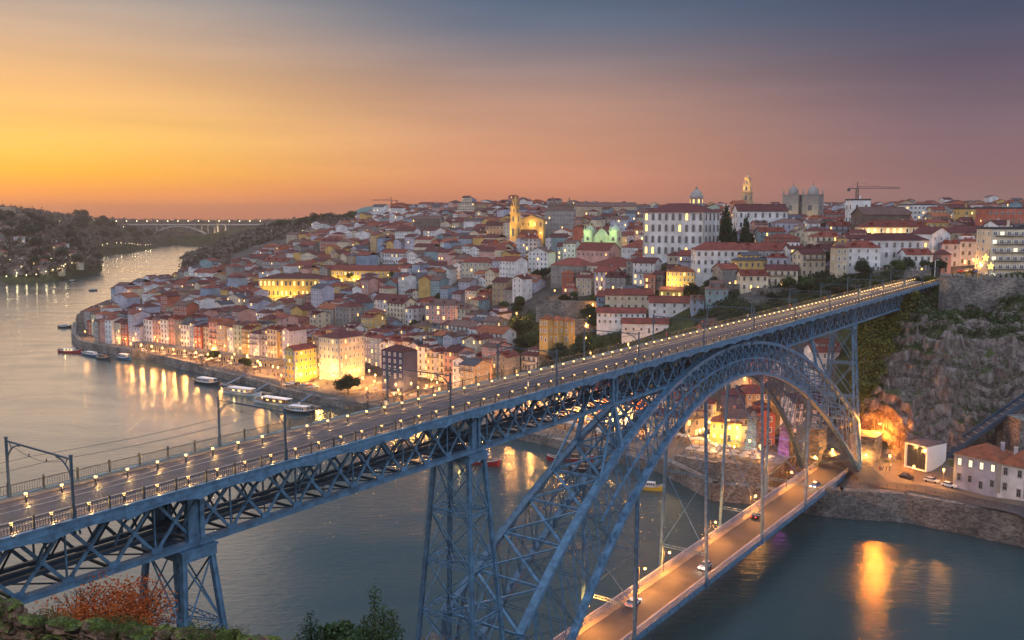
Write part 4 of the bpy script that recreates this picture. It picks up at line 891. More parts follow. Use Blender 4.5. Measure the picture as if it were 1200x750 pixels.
lm(1150, 570, 22, 14, 13, 0, z=80, wall='ochre', roof='slate', nf=3, nb=7, name='apartment_block', label='ochre flat-roofed block on the skyline left of the salmon-red one', cat='building', flat=True, wsz=(1.5, 1.5), lit=.1)
lm(1079, 640, 22, 14, 13, 0, z=83, wall='white', roof='slate', nf=4, nb=8, name='apartment_block', label='white flat-roofed block on the skyline right of the dark convent church', cat='building', flat=True, wsz=(1.5, 1.4), lit=.12)
lm(220, 1000, 12, 14, 18, 8, z=13, wall='ochre', roof='maroon', nf=5, nb=3, name='warehouse', label='tall tan warehouse by the river bend at the far left of town', rh=2.5, wsz=(1, 1.3))
lm(236, 960, 22, 12, 13, 8, z=15, wall='white', roof='maroon', nf=4, nb=6, name='warehouse', label='white four-storey block right of the tall tan riverbend warehouse', rh=2.5)
s_ = slim_tower(266, 1000, 18, 36, 9, 'dark stone church tower above the left part of the old town', M['w_dark brown'], [], 'church_tower')
for px, y, w, d, h, wl_, rf_, nf, nb, lab, kd in [
    (322, 900, 34, 14, 14, 'granite grey', 'red', 3, 9, 'big grey civic block with long red roof on the left of the hill', 'gx'), (461, 850, 27, 13, 10, 'white', 'red', 2, 10, 'long white arcaded hall under a bright red roof, upper left hillside', 'gx'),
    (455, 640, 28, 11, 10, 'white', 'maroon', 3, 9, 'long pale terrace block above the square lit corner building', 'gx'), (520, 575, 24, 13, 13, 'pink', 'weathered', 4, 7, 'large faded pink tenement in the middle of the old town', 'hip'),
    (560, 700, 26, 13, 12, 'cream', 'red', 3, 8, 'wide cream block with red roof in the middle hillside', 'hip'), (402, 590, 13, 14, 18, 'granite grey', 'maroon', 5, 4, 'narrow tall granite block behind the lit corner building', 'hip'),
    (590, 880, 34, 14, 14, 'tan', 'maroon', 3, 10, 'long tan block with dark roof below the yellow church tower', 'gx'), (500, 1010, 32, 15, 17, 'dark brown', 'weathered', 4, 9, 'broad dark brown block near the skyline left of the yellow tower', 'gx'),
    (484, 720, 32, 14, 8, 'blue grey', 'slate', 2, 9, 'low wide slate-roofed warehouse among red roofs, left centre', 'gx'), (385, 980, 26, 13, 15, 'brick red', 'maroon', 4, 7, 'tall brick red block on the upper left hillside', 'hip'), (622, 705, 9, 12, 19, 'white', 'red', 6, 3, 'narrow white high house right of the middle hillside', 'hip')]:
    lm(px, y, w, d, h, -8 if px > 480 else None, wall=wl_, roof=rf_, kind=kd, nf=nf, nb=nb, name='civic_block', label=lab, cat='building', wsz=(1.4, 2.2), cornice=True, rh=3.6, lit=.08, base=8, chim=2, clear=26, dormer=rnd_d[px % 3])
GARD = []
for px, y, r in [(520, 640, 15), (600, 560, 13), (430, 900, 13), (350, 700, 10), (570, 620, 10), (470, 560, 9), (300, 1050, 16), (640, 620, 11), (540, 800, 14)]:
    p = at_ground(px, y); GARD.append((p, r)); TAKEN.append((p.x, p.y, 0, r * .8, r * .8))
# battlements and city wall
def crenel(a, b, z0, z1, th, label, name='city_wall'):
    a = Vector((a[0], a[1], 0)); b = Vector((b[0], b[1], 0)); d = b - a; Ln = d.length; rz = math.atan2(d.y, d.x); c = (a + b) / 2
    root = empty(name, (c.x, c.y, z0), rz); tag(root, label, 'city wall'); mb = MB(); mb.box((0, 0, (z1 - z0) / 2 - 4), (Ln, th, z1 - z0 + 8)); mb.build('wall', M['wallstone'], root)
    n = int(Ln / 1.9); mm = None
    for k in range(n):
        if mm is None:
            mb = MB(); mb.box((0, -th / 2 + .35, z1 - z0 + .55), (1.0, .6, 1.1)); mb.add([(-.5, -th / 2 + .05, z1 - z0 + 1.1), (.5, -th / 2 + .05, z1 - z0 + 1.1), (.5, -th / 2 + .65, z1 - z0 + 1.1), (-.5, -th / 2 + .65, z1 - z0 + 1.1), (0, -th / 2 + .35, z1 - z0 + 1.7)], [(0, 1, 4), (1, 2, 4), (2, 3, 4), (3, 0, 4)]); q = mm = mb.build('merlon', M['wallstone'], root)
        else: q = mm.copy(); COL.objects.link(q)
        q.location = (-Ln / 2 + (k + .5) * Ln / n, 0, 0)
    return root
tw = empty('wall_tower', (xat(1113.5, 352, 50), 352, 49.5), R(4)); tag(tw, 'square battlemented stone tower where the upper deck meets the city wall', 'tower')
mb = MB(); mb.box((0, 0, 5), (6.6, 6.6, 23)); mb.build('tower_shaft', M['wallstone'], tw)
mm = None
for s in range(4):
    for k in range(4):
        if mm is None: mb = MB(); mb.box((0, -3.0, 17.0), (.85, .55, 1.1)); mb.lathe((0, -3.0, 17.5), [(.45, 0), (.05, .7)], 4, sq=True); mm = mb.build('merlon', M['wallstone'], tw); q = mm
        else: q = mm.copy(); COL.objects.link(q)
        # place each merlon on its side of the tower
        q.rotation_euler.z = s * math.pi / 2; off = -2.6 + 1.72 * k; q.location = (off * math.cos(s * math.pi / 2), off * math.sin(s * math.pi / 2), 0)
TAKEN.append((tw.location.x, tw.location.y, 0, 10, 8))
crenel((xat(1124, 353, 55), 353), (xat(1270, 344, 55), 344), 52, 66.2, 2.2, 'long battlemented granite city wall along the cliff top at the right')
crenel((xat(1020, 412, 60), 412), (xat(1090, 408, 60), 408), 57, 65.5, 1.5, 'tall garden terrace wall below the pale blue-white mansion', 'garden_wall')
def wall(px0, y0, px1, y1, z0, z1, label, th=1.2, name='terrace_wall', m='wallstone'):
    a = Vector((xat(px0, y0, z0), y0, 0)); b = Vector((xat(px1, y1, z0), y1, 0)); c = (a + b) / 2; mb = MB(); mb.box((0, 0, (z1 - z0) / 2 - 3), ((b - a).length, th, z1 - z0 + 6)); mb.box((0, 0, z1 - z0 + .15), ((b - a).length + .2, th + .4, .3))
    o = mb.build(name, M[m]); o.location = (c.x, c.y, z0); o.rotation_euler.z = math.atan2(b.y - a.y, b.x - a.x); tag(o, label, 'wall'); return o
wall(628, 500, 790, 492, 38, 43.5, 'long ruined terrace wall below the square cream seminary')
wall(837, 440, 880, 436, 49, 57, 'grey retaining wall under the wide white terrace house')
wall(880, 428, 950, 425, 48, 56, 'rough retaining wall under the wide grey terrace house')
wall(905, 408, 955, 405, 44, 49, 'low crumbling wall on the green slope behind the upper deck')
wall(650, 470, 700, 466, 33, 37, 'short garden wall among bushes left of the stepped white houses')
# ================================================================== rows of ordinary houses
ZP = [('white', .24), ('cream', .15), ('ochre', .09), ('pink', .09), ('brick red', .06), ('granite grey', .10), ('lilac grey', .10), ('blue grey', .06), ('tiled teal', .04), ('tan', .05), ('pale green', .02)]
RP = [('red', .32), ('maroon', .32), ('weathered', .2), ('orange', .1), ('slate', .06)]
def pick(rnd, P):
    r = rnd.random() * sum(w for _, w in P)
    for k, w in P:
        r -= w
        if r <= 0: return k
    return P[0][0]
SKIP = [(588, 706, 455, 545), (250, 330, 1500, 5000), (60, 175, 740, 900), (1008, 1400, 0, 408), (840, 1008, 385, 425), (700, 830, 398, 440), (560, 700, 388, 438), (630, 700, 398, 470), (0, 600, 1500, 5000)]
cands = []; rr = random.Random(11)
def consider(x, y, w, d, rot, h):
    z = 30
    if y < 300 or y > 1500: return
    px = 600 + F * x / (y * .9936 + 6)
    if px < 60 or px > 1290: return
    for a, b, c, e in SKIP:
        if a <= px <= b and c <= y <= e: return
    if y > 620 and rr.random() < .28: w, d, rot, h = min(d, 12), max(w, 8.5), rot - math.pi / 2, h + rr.uniform(-1.5, 2.5)
    cands.append((x, y, w, d, rot, h, px))
q0 = np.array([[DU[0], DU[1]], [DV[0], DV[1]]])
def ufront(v):
    P = [(150, 350), (200, 344), (256, 336), (294, 356), (328, 364), (360, 372), (396, 372), (400, 352), (540, 352), (620, 344)]
    if v <= P[0][0]: return P[0][1]
    for (a, ua), (b, ub) in zip(P, P[1:]):
        if v <= b: return ua + (ub - ua) * (v - a) / (b - a)
    return 344
k = 0; off = 0.0
while off < 800:
    v = 120
    while v < 900:
        w = rr.uniform(5, 9) if k < 2 else (rr.choice([rr.uniform(6, 10), rr.uniform(8, 18)]) if k < 12 else rr.choice([rr.uniform(7, 12), rr.uniform(11, 24)])); d = rr.uniform(10, 14)
        du = ufront(v + w / 2) * max(0, 1 - off / 300) + 352 * min(1, off / 300) + off
        p = B(du + rr.uniform(-.5, .5), v + w / 2); px = 600 + F * p.x / max(1, p.y)
        if px < 640 and not (v > 625 and k == 0) and rr.random() > (.0 if k == 0 else .06): consider(p.x, p.y, w - .05, d, GR + R(rr.uniform(-2, 2)) + (R(rr.uniform(-12, 12)) if k > 5 else 0), (rr.uniform(13, 17) if k == 0 else rr.choice([rr.uniform(7, 11), rr.uniform(10, 17)])) if p.y < 700 else rr.choice([rr.uniform(7, 11), rr.uniform(9, 15)]))
        v += w + (rr.random() < .1) * 4 * (k > 0)
    off += rr.uniform(17.5, 24); k += 1
y = 338
while y < 1400:                                   # rows on the eastern hill
    x = -60
    while x < 900:
        w = rr.choice([rr.uniform(6, 10), rr.uniform(9, 17)]); px = 600 + F * x / y
        if 640 <= px < 1290 and rr.random() > .12: consider(x + w / 2, y + rr.uniform(-2.5, 2.5), w - .3, rr.uniform(8, 11), R(rr.uniform(-14, 14)) + (GR * .5 if px < 800 else 0), rr.uniform(6.5, 12.5))
        x += w + (rr.random() < .22) * 5
    y += 17 if y < 600 else 26
ar = np.array([[c[0], c[1]] for c in cands]); gzv = ground(ar[:, 0], ar[:, 1]); sdv = shoredist(ar[:, 0], ar[:, 1]); ins = inside(ar[:, 0], ar[:, 1])
keep = []
for c, z, s, i in zip(cands, gzv, sdv, ins):
    x, y, w, d, rot, h, px = c
    lim = 12 if px < 640 else 30
    if y > 750: lim = 14
    if i or s < lim or not free(x, y, max(w, d) / 2 - .5): continue
    gn = gzv if False else None
    # the deck is in front: skip what stands under the bridge itself
    uu = x * DU[0] + y * DU[1]; vv = x * DV[0] + y * DV[1]
    if 72 < vv < 102 and uu < 440: continue
    P = proj((x, y, z + h))
    keep.append([x, y, float(z), w, d, rot, h, P[0], P[1], y])
keep.sort(key=lambda k: k[9])
print('houses', len(keep))
NI_ = 285
def slope_fix(x, y, d, rot, z):                    # stand on the lower, front edge of the plot
    fx, fy = x + math.sin(rot) * d / 2, y - math.cos(rot) * d / 2
    return min(z, gz(fx, fy)) if True else z
BWORD = {2: 'two-storey', 3: 'three-storey', 4: 'four-storey', 5: 'five-storey', 1: 'single-storey'}
for i, (x, y, z, w, d, rot, h, px, py, _) in enumerate(keep[:NI_]):
    rnd = random.Random(i * 7 + 3); wall_ = pick(rnd, ZP); roof_ = pick(rnd, RP); kind = rnd.choice(['hip', 'hip', 'gx', 'gx', 'gy'] if w < 9 else ['hip', 'gx', 'gx'])
    uu_ = x * DU[0] + y * DU[1]; vv_ = x * DV[0] + y * DV[1]
    if 398 < vv_ < 545 and uu_ < 362: z = 8.6
    nf = max(2, int(h / 3.0)); z0 = 8.6 if z == 8.6 else slope_fix(x, y, d, rot, z)
    o = house(Vector((x, y, z0)), w, d, h, rot, wall=wall_, roof=roof_, kind=kind, nf=nf, name='town_house', lit=.09 if y < 560 else .05, detail=2 if y < 620 else 1, balc=.35 if y < 560 else 0, wsz=(1.15, 1.95), attic=rnd.random() < .24, dormer=rnd.choice([0, 0, 0, 2]), group='houses of the old town')
    o['category'] = 'house'; TAKEN.append((x, y, rot, w / 2, d / 2))
    size = 'narrow' if w < 7 else ('wide' if w > 9.5 else '')
    rk = {'hip': 'hipped', 'gx': 'gabled', 'gy': 'gable-fronted'}[kind]
    ALLH.append([o, '%s %s %s house with %s %s roof' % (size, wall_, BWORD[min(nf, 5)], rk, {'red': 'red', 'maroon': 'dark red', 'weathered': 'faded', 'orange': 'orange', 'slate': 'slate'}[roof_]), px, py])
# the rest of the town beyond, one mass of houses
mbs = MB(); wl = list(WALLC); rl = list(ROOFC); mats_ = [M['w_' + k] for k in wl] + [M['r_' + k] for k in rl] + [M['frame_white'], M['glass'], M['glass_lit']]; gi = len(wl) + len(rl)
for i, (x, y, z, w, d, rot, h, px, py, _) in enumerate(keep[NI_:]):
    rnd = random.Random(i * 5 + 1); wi = wl.index(pick(rnd, ZP)); ri = len(wl) + rl.index(pick(rnd, RP)); kind = rnd.choice(['hip', 'gx', 'gy', 'gx']); z -= .5; h *= rnd.choice([1, 1, 1, 1.35])
    co, si = math.cos(rot), math.sin(rot); T = lambda p: (x + p[0] * co - p[1] * si, y + p[0] * si + p[1] * co, z + p[2])
    a, b = w / 2, d / 2; rh = min(w, d) * .24
    t = MB(); t.box((0, 0, h / 2 - 3), (w, d, h + 6), m=wi)
    if kind == 'gx': t.add([(a, -b, h), (a, b, h), (a, 0, h + rh), (-a, -b, h), (-a, b, h), (-a, 0, h + rh)], [(0, 1, 2), (5, 4, 3)], wi)
    if kind == 'gy': t.add([(-a, -b, h), (a, -b, h), (0, -b, h + rh)], [(0, 1, 2)], wi)
    r = roofmb(w, d, h, rh, kind); t.add(r.v, r.f, ri)
    if rnd.random() < .4: t.box((rnd.uniform(-a * .6, a * .6), b * .3, h + rh * .8), (.9, .7, 2.2), m=wi)
    nf, nb = max(2, int(h / 3.1)), max(1, int(w / 2.6)); litp = .05
    for f in range(nf):
        for j in range(nb):
            X_ = (j + .5) / nb * w - a; Z_ = f * h / nf + .9; g = gi + 2 if rnd.random() < litp else gi + 1
            t.box((X_, -b - .04, Z_ + .8), (1.35, .08, 1.9), m=gi); t.add([(X_ - .45, -b - .1, Z_ + .05), (X_ + .45, -b - .1, Z_ + .05), (X_ + .45, -b - .1, Z_ + 1.55), (X_ - .45, -b - .1, Z_ + 1.55)], [(0, 1, 2, 3)], g)
    mbs.add([T(p) for p in t.v], t.f, None); mbs.m[-len(t.f):] = t.m
far_town = mbs.build('distant_houses', mats_); tag(far_town, 'dense mass of small tiled houses climbing the far hill to the skyline', 'houses', kind='stuff')
# ================================================================== trees
M['bark'] = mat('bark', (.07, .05, .035), .9, var=.3)
def leafm(n, c, c2): return mat(n, c, .7, var=0, col2=c2, vscale=1.3, spec=.2, rvar=.15)
M['leaf'] = leafm('leaves', (.06, .10, .03), (.022, .045, .016)); M['leaf_dark'] = leafm('dark_leaves', (.03, .06, .028), (.012, .028, .014)); M['leaf_orange'] = leafm('autumn_leaves', (.52, .12, .02), (.26, .05, .012)); M['leaf_bare'] = leafm('twigs', (.16, .11, .08), (.08, .055, .045)); M['leaf_olive'] = leafm('olive_leaves', (.16, .15, .03), (.055, .075, .02))
def crownmb(lobes, n, sz, rnd, asp=1.0):
    mb = MB()
    tot = sum(l[3] ** 2 for l in lobes)
    for cx, cy, cz, r in lobes:
        for _ in range(int(n * r * r / tot)):
            t = rnd.uniform(0, 2 * math.pi); f = math.acos(rnd.uniform(-1, 1)); q = r * (rnd.random() ** .45) * rnd.choice([1, 1, 1, 1.12])
            p = Vector((cx + q * math.sin(f) * math.cos(t), cy + q * math.sin(f) * math.sin(t), cz + q * math.cos(f) * asp))
            a = Vector((rnd.gauss(0, 1), rnd.gauss(0, 1), rnd.gauss(0, .7))).normalized(); b = a.cross(Vector((rnd.gauss(0, 1), rnd.gauss(0, 1), rnd.gauss(0, 1)))).normalized(); s = sz * rnd.uniform(.6, 1.3)
            mb.add([p - a * s, p + b * s * .6, p + a * s, p - b * s * .6], [(0, 1, 2, 3)])
    return mb
def tree_proto(name, H_, Rr, leaf, n=900, seed=1, shape='round', sz=.35, limbs=6):
    rnd = random.Random(seed); root = empty(name, (0, 0, 0)); tb = MB()
    tb.tube((0, 0, -1), (0, 0, H_ * .45), .04 * H_ * .6, 7, r2=.02 * H_); lobes = []
    if shape == 'round':
        for k in range(limbs):
            a = 2 * math.pi * k / limbs + rnd.uniform(-.4, .4); r = Rr * rnd.uniform(.35, .7); z = H_ * rnd.uniform(.5, .85); p = (r * math.cos(a), r * math.sin(a), z)
            tb.tube((0, 0, H_ * rnd.uniform(.25, .42)), p, .012 * H_, 5, r2=.004 * H_); lobes.append((*p, Rr * rnd.uniform(.32, .55)))
        lobes.append((0, 0, H_ * .82, Rr * .5)); tb.tube((0, 0, H_ * .44), (0, 0, H_ * .85), .02 * H_, 5, r2=.005 * H_)
    elif shape == 'cypress':
        for k in range(9): t = k / 8; lobes.append((rnd.uniform(-.2, .2), rnd.uniform(-.2, .2), H_ * (.12 + .83 * t), Rr * (1 - t) ** .7 * .95 + .25))
        tb.tube((0, 0, H_ * .4), (0, 0, H_ * .95), .02 * H_, 5, r2=.003 * H_)
    elif shape == 'bare':
        def br(p, d, l, r, dep):
            q = p + d * l; tb.tube(p, q, r, 4, r2=r * .6, cap=False)
            if dep:
                for _ in range(3):
                    e = (d + Vector((rnd.gauss(0, .5), rnd.gauss(0, .5), rnd.gauss(.1, .3)))).normalized(); br(q, e, l * .72, r * .6, dep - 1)
        br(Vector((0, 0, H_ * .3)), Vector((0, 0, 1)), H_ * .2, .02 * H_, 4); br(Vector((0, 0, H_ * .25)), Vector((.5, .3, .8)).normalized(), H_ * .2, .016 * H_, 4)
    elif shape == 'spire':
        for ox, oy, hh_ in ((0, 0, 1.0), (.55, .2, .93), (-.5, -.2, .72), (.15, -.5, .6), (-.1, .5, .8)):
            tb.tube((0, 0, H_ * .1), (ox * Rr, oy * Rr, H_ * hh_ * .95), .014 * H_, 5, r2=.003 * H_)
            for k in range(12):
                t = k / 11; a = rnd.uniform(0, 6.3); q = Rr * .42 * (1 - t) * rnd.uniform(.2, 1.1); lobes.append((ox * Rr * (.4 + .6 * t) + q * math.cos(a), oy * Rr * (.4 + .6 * t) + q * math.sin(a), H_ * hh_ * (.25 + .73 * t), Rr * (.17 + .3 * (1 - t)) * rnd.uniform(.8, 1.3)))
    elif shape == 'bush':
        for k in range(limbs): a = rnd.uniform(0, 6.3); r = Rr * rnd.uniform(0, .8); lobes.append((r * math.cos(a), r * math.sin(a), H_ * rnd.uniform(.3, .75), Rr * rnd.uniform(.3, .5)))
    tb.build('trunk', M['bark'], root)
    if lobes: crownmb(lobes, n, sz, rnd, 1.0 if shape != 'cypress' else 1.3).build('crown', M[leaf], root)
    elif shape == 'bare': crownmb([(0, 0, H_ * .8, Rr * .8), (Rr * .5, 0, H_ * .7, Rr * .6)], n // 5, sz * .5, rnd).build('twigs', M['leaf_bare'], root)
    return root
PROTO = {'broad': tree_proto('tree', 9, 4.5, 'leaf', 2600, 1, sz=.34), 'broad2': tree_proto('tree', 8, 5, 'leaf_dark', 2600, 2, sz=.36), 'cypress': tree_proto('cypress', 18, 3.2, 'leaf_dark', 3600, 3, 'cypress', .4), 'bare': tree_proto('bare_tree', 9, 4, 'leaf_bare', 900, 4, 'bare', .3),
         'far': tree_proto('tree', 14, 9, 'leaf_dark', 1300, 5, sz=.85, limbs=9), 'bush': tree_proto('bush', 3, 3, 'leaf', 1000, 6, 'bush', .3), 'olive': tree_proto('bush', 3.4, 3.2, 'leaf_olive', 1300, 7, 'bush', .3)}
used = set()
def tree(kind, p, s, label, group=None, name=None, cat='tree'):
    o = PROTO[kind] if kind not in used else copy_tree(PROTO[kind]); used.add(kind)
    o.location = p; o.rotation_euler.z = random.uniform(0, 6.28); o.scale = (s * random.uniform(.9, 1.1), s * random.uniform(.9, 1.1), s); tag(o, label, cat, group)
    return o
def P_(px, y, z=None): 
    p = at_ground(px, y) if z is None else Vector((xat(px, y, z), y, z)); return p
TR = []
def autotree(kind, px, y, s, z=None):
    p = P_(px, y, z)
    if p.z < 2.6: return None
    o = tree(kind, p, s, None, None); q = proj((p.x, p.y, p.z + 4 * s)); w = {'broad': 'leafy green tree', 'broad2': 'dark green spreading tree', 'cypress': 'tall dark cypress', 'bare': 'leafless winter tree', 'far': 'dark broad tree', 'bush': 'low green bush', 'olive': 'olive-brown shrub'}[kind]
    o['category'] = 'bush' if kind in ('bush', 'olive') else 'tree'; TR.append([o, w, q[0], q[1]]); return o
autotree('cypress', 850, 510, 1.5, 70); autotree('cypress', 873, 510, 1.15, 70); autotree('cypress', 860, 513, .9, 68); autotree('broad2', 862, 512, .9, 66)
autotree('broad2', 408, 436, 1.15); autotree('broad2', 408, 441, .9)
rt = random.Random(5)
for px, y, k, s in [(640, 545, 'bare', .9), (662, 540, 'broad2', .8), (672, 542, 'broad', .7), (732, 535, 'broad2', .8), (748, 535, 'broad2', 1), (757, 532, 'broad', .9), (655, 440, 'broad2', 1.3), (680, 436, 'broad2', 1.3), (697, 434, 'broad', 1.2), (668, 428, 'broad2', 1.2), (640, 430, 'broad2', 1), (700, 462, 'broad2', 1.1), (710, 470, 'broad', 1), (690, 480, 'broad2', 1.1), (625, 470, 'broad', 1), (650, 478, 'broad2', 1), (610, 480, 'broad2', .8), (640, 508, 'broad', .8), (590, 500, 'broad2', .8), (540, 520, 'broad2', .8), (528, 620, 'broad2', .9), (515, 625, 'broad2', .9), (525, 640, 'broad', .9), (655, 520, 'broad2', .7),
                    (810, 462, 'broad2', .8), (822, 475, 'broad', .7), (836, 455, 'broad2', .8), (880, 520, 'broad2', 1.0), (895, 512, 'broad2', 1.1), (905, 515, 'broad', 1), (915, 512, 'broad2', .9), (862, 500, 'broad2', .9), (780, 470, 'broad', .7), (770, 465, 'broad2', .7),
                    (965, 560, 'bare', 1.5), (975, 550, 'bare', 1.6), (985, 545, 'bare', 1.5), (995, 560, 'bare', 1.4), (960, 480, 'bare', 1.2), (970, 470, 'bare', 1), (1000, 455, 'bare', 1.1), (985, 465, 'broad2', 1.2), (975, 455, 'broad2', 1.0)]:
    autotree(k, px, y, s)
for k in range(46): 
    px = rt.uniform(860, 1100); y = rt.uniform(385, 422); autotree(rt.choice(['broad2', 'bush', 'broad', 'broad2']), px, y, rt.uniform(.45, .85))
for k in range(16): autotree('bare', rt.uniform(118, 172), rt.uniform(745, 800), rt.uniform(.9, 1.3))
for k in range(70): autotree(rt.choice(['broad', 'broad2', 'broad2']), rt.uniform(250, 760), rt.uniform(480, 1000), rt.uniform(.5, 1.0))
for k in range(34): autotree('far', 312 + k * 4.6 + rt.uniform(-3, 3), rt.uniform(1450, 1700), rt.uniform(.7, 1.15))
for k in range(60): autotree('far', rt.uniform(-20, 135), rt.uniform(1290, 1900), rt.uniform(.8, 1.3))
for k in range(26): autotree('far', rt.uniform(90, 180), rt.uniform(2150, 2700), rt.uniform(1, 1.6))
for k in range(22): autotree('far', rt.choice([rt.uniform(690, 760), rt.uniform(1090, 1200), rt.uniform(500, 620)]), rt.uniform(1000, 1250), rt.uniform(.55, .8))
for px_, y_ in ((310, 722), (328, 716), (352, 724), (374, 718), (392, 752), (420, 756), (450, 752)): autotree('broad2', px_, y_, .55)
for p_, r_ in GARD:
    for _ in range(7):
        x, y = p_.x + rt.uniform(-r_, r_) * .8, p_.y + rt.uniform(-r_, r_) * .8; o = tree(rt.choice(['broad', 'broad2']), Vector((x, y, gz(x, y))), rt.uniform(.55, .95), None); q_ = proj((x, y, gz(x, y) + 4)); o['category'] = 'tree'; TR.append([o, 'garden tree in a gap between houses', q_[0], q_[1]])
# ground cover of the right-hand cliff and slopes
def cover(name, pts, n, sz, leaf, label, seed, hgt=1.6, cut=None):
    rnd = random.Random(seed); mb = MB(); xs = np.array([rnd.uniform(pts[0], pts[1]) for _ in range(n)]); ys = np.array([rnd.uniform(pts[2], pts[3]) for _ in range(n)])
    X_ = xs * ys; Z_ = ground(X_, ys); nz_ = vnoise(X_, ys, 14, 7) + .6 * vnoise(X_, ys, 5, 8); th = pts[4]
    for x, y, z, q in zip(X_, ys, Z_, nz_):
        if z < pts[5] or z > pts[6] or q < th: continue
        if cut and cut(x, y, z, q): continue
        for _ in range(7):
            p = Vector((x + rnd.gauss(0, .9), y + rnd.gauss(0, .9), z + rnd.uniform(-.2, hgt))); a = Vector((rnd.gauss(0, 1), rnd.gauss(0, 1), rnd.gauss(0, .7))).normalized(); b = a.cross(Vector((rnd.gauss(0, 1), rnd.gauss(0, 1), rnd.gauss(0, 1)))).normalized(); s = sz * rnd.uniform(.6, 1.4)
            mb.add([p - a * s, p + b * s * .6, p + a * s, p - b * s * .6], [(0, 1, 2, 3)])
    tag(mb.build(name, M[leaf]), label, 'shrubs', kind='stuff')
cover('cliff_shrubs', (.372, .46, 305, 360, -.2, 18, 60), 6500, .5, 'leaf_olive', 'olive and yellow-brown shrubs covering the cliff beside the right pier', 1, 2.6, cut=lambda x, y, z, q: x / y > .378 + (z - 20) * .00125 + q * .03)
cover('cliff_shrubs', (.375, .60, 328, 395, -.35, 38, 70), 4200, .5, 'leaf', 'green scrub along the top of the cliff below the city wall', 2, 1.8)
cover('slope_shrubs', (.44, .62, 285, 330, .05, 12, 50), 1800, .35, 'leaf', 'scattered weeds growing on the bare cliff face', 3, .9)
cover('slope_shrubs', (.20, .40, 385, 440, -.2, 36, 62), 2600, .5, 'leaf_dark', 'dark ivy and scrub on the slopes behind the upper deck', 4, 2)
cover('slope_shrubs', (.0, .12, 440, 545, -.25, 14, 44), 2200, .5, 'leaf', 'rough garden greenery between houses on the middle slope', 6, 1.6)
# ================================================================== lamps
def lamp_proto():
    root = empty('street_lamp', (0, 0, 0)); mb = MB(); mb.lathe((0, 0, 0), [(.16, 0), (.14, .5), (.07, .6), (.05, 4.4), (.12, 4.5)], 6); mb.build('pole', M['rail'], root)
    mb = MB(); mb.lathe((0, 0, 4.5), [(.16, 0), (.34, .25), (.34, .7), (.2, .9)], 6); mb.build('lantern', M['lampc'], root)
    mb = MB(); mb.lathe((0, 0, 5.41), [(.36, 0), (.05, .35)], 6); mb.build('cap', M['rail'], root); plight(root, (0, -.1, 4.15), 1, (1, .42, .09), .35); return root
LP0 = lamp_proto(); LPL = {}; lampn = [0]; LPS = []
def lamp(p, e=1500, col=None, h=1.0):
    first = lampn[0] == 0; lampn[0] += 1; o = LP0 if first else copy_tree(LP0); o.location = p; o.scale = (1, 1, h)
    for c in o.children:
        if c.type == 'LIGHT':
            k = (e, col)
            if k not in LPL: l = bpy.data.lights.new('lamp_light', 'POINT'); l.energy = e * 1.5; l.color = col or (1, .42, .09); l.shadow_soft_size = .35; LPL[k] = l
            c.data = LPL[k]
    q = proj((p[0], p[1], p[2] + 5)); LPS.append([o, 'glowing street lantern' if e < 2000 else 'very bright street lantern', q[0], q[1]]); o['category'] = 'street lamp'; o['group'] = 'street lamps of the old town'
LPX = [(100, 397, 1200), (117, 396, 2200), (128, 398, 1200), (142, 398, 2600), (158, 400, 2000), (172, 400, 2000), (183, 402, 2600), (196, 402, 1600), (207, 402, 2600), (220, 398, 3000), (226, 408, 2500), (238, 412, 2200), (250, 418, 2000), (262, 414, 2500), (275, 425, 2500), (290, 428, 2500), (305, 436, 2500), (320, 440, 2500), (335, 434, 3000), (350, 436, 3500), (362, 434, 3800), (374, 438, 3500), (385, 441, 3500), (396, 440, 3500), (408, 442, 2500), (352, 449, 1800), (330, 452, 1500), (376, 455, 1800), (425, 455, 3500), (440, 452, 3800), (452, 458, 2500), (430, 468, 1500), (467, 470, 2500), (482, 462, 2500), (500, 466, 2500), (515, 470, 2500), (462, 478, 1600), (490, 480, 1600),
       (545, 378, 3000), (534, 410, 2800), (548, 408, 2500), (562, 410, 2000), (470, 414, 1200), (543, 322, 1500), (566, 285, 4500), (577, 284, 4500), (590, 288, 2500), (396, 345, 2500), (430, 352, 1200), (345, 352, 2000), (610, 292, 3000), (700, 250, 1), (742, 256, 1500), (690, 262, 2000), (660, 300, 1200), (500, 300, 1200), (455, 330, 1200), (250, 390, 1500), (300, 395, 1200), (268, 372, 900), (320, 372, 900), (480, 380, 900), (440, 395, 900),
       (150, 352, 1800), (158, 350, 1800), (166, 349, 1800), (172, 347, 1500), (505, 290, 800), (620, 330, 700), (580, 345, 700), (650, 350, 500), (520, 350, 700), (410, 385, 900), (355, 385, 900), (1040, 512, 1), (1130, 320, 3000), (1140, 318, 3000), (1148, 322, 2500), (1120, 310, 1500), (975, 300, 1800), (972, 285, 1500), (1135, 300, 1200), (905, 270, 700), (1090, 262, 900), (1060, 250, 1)]
for px, py, e in LPX:
    if e < 10: continue
    p = hit(px, py)
    if p is not None and p.z > .5: lamp(p, e)
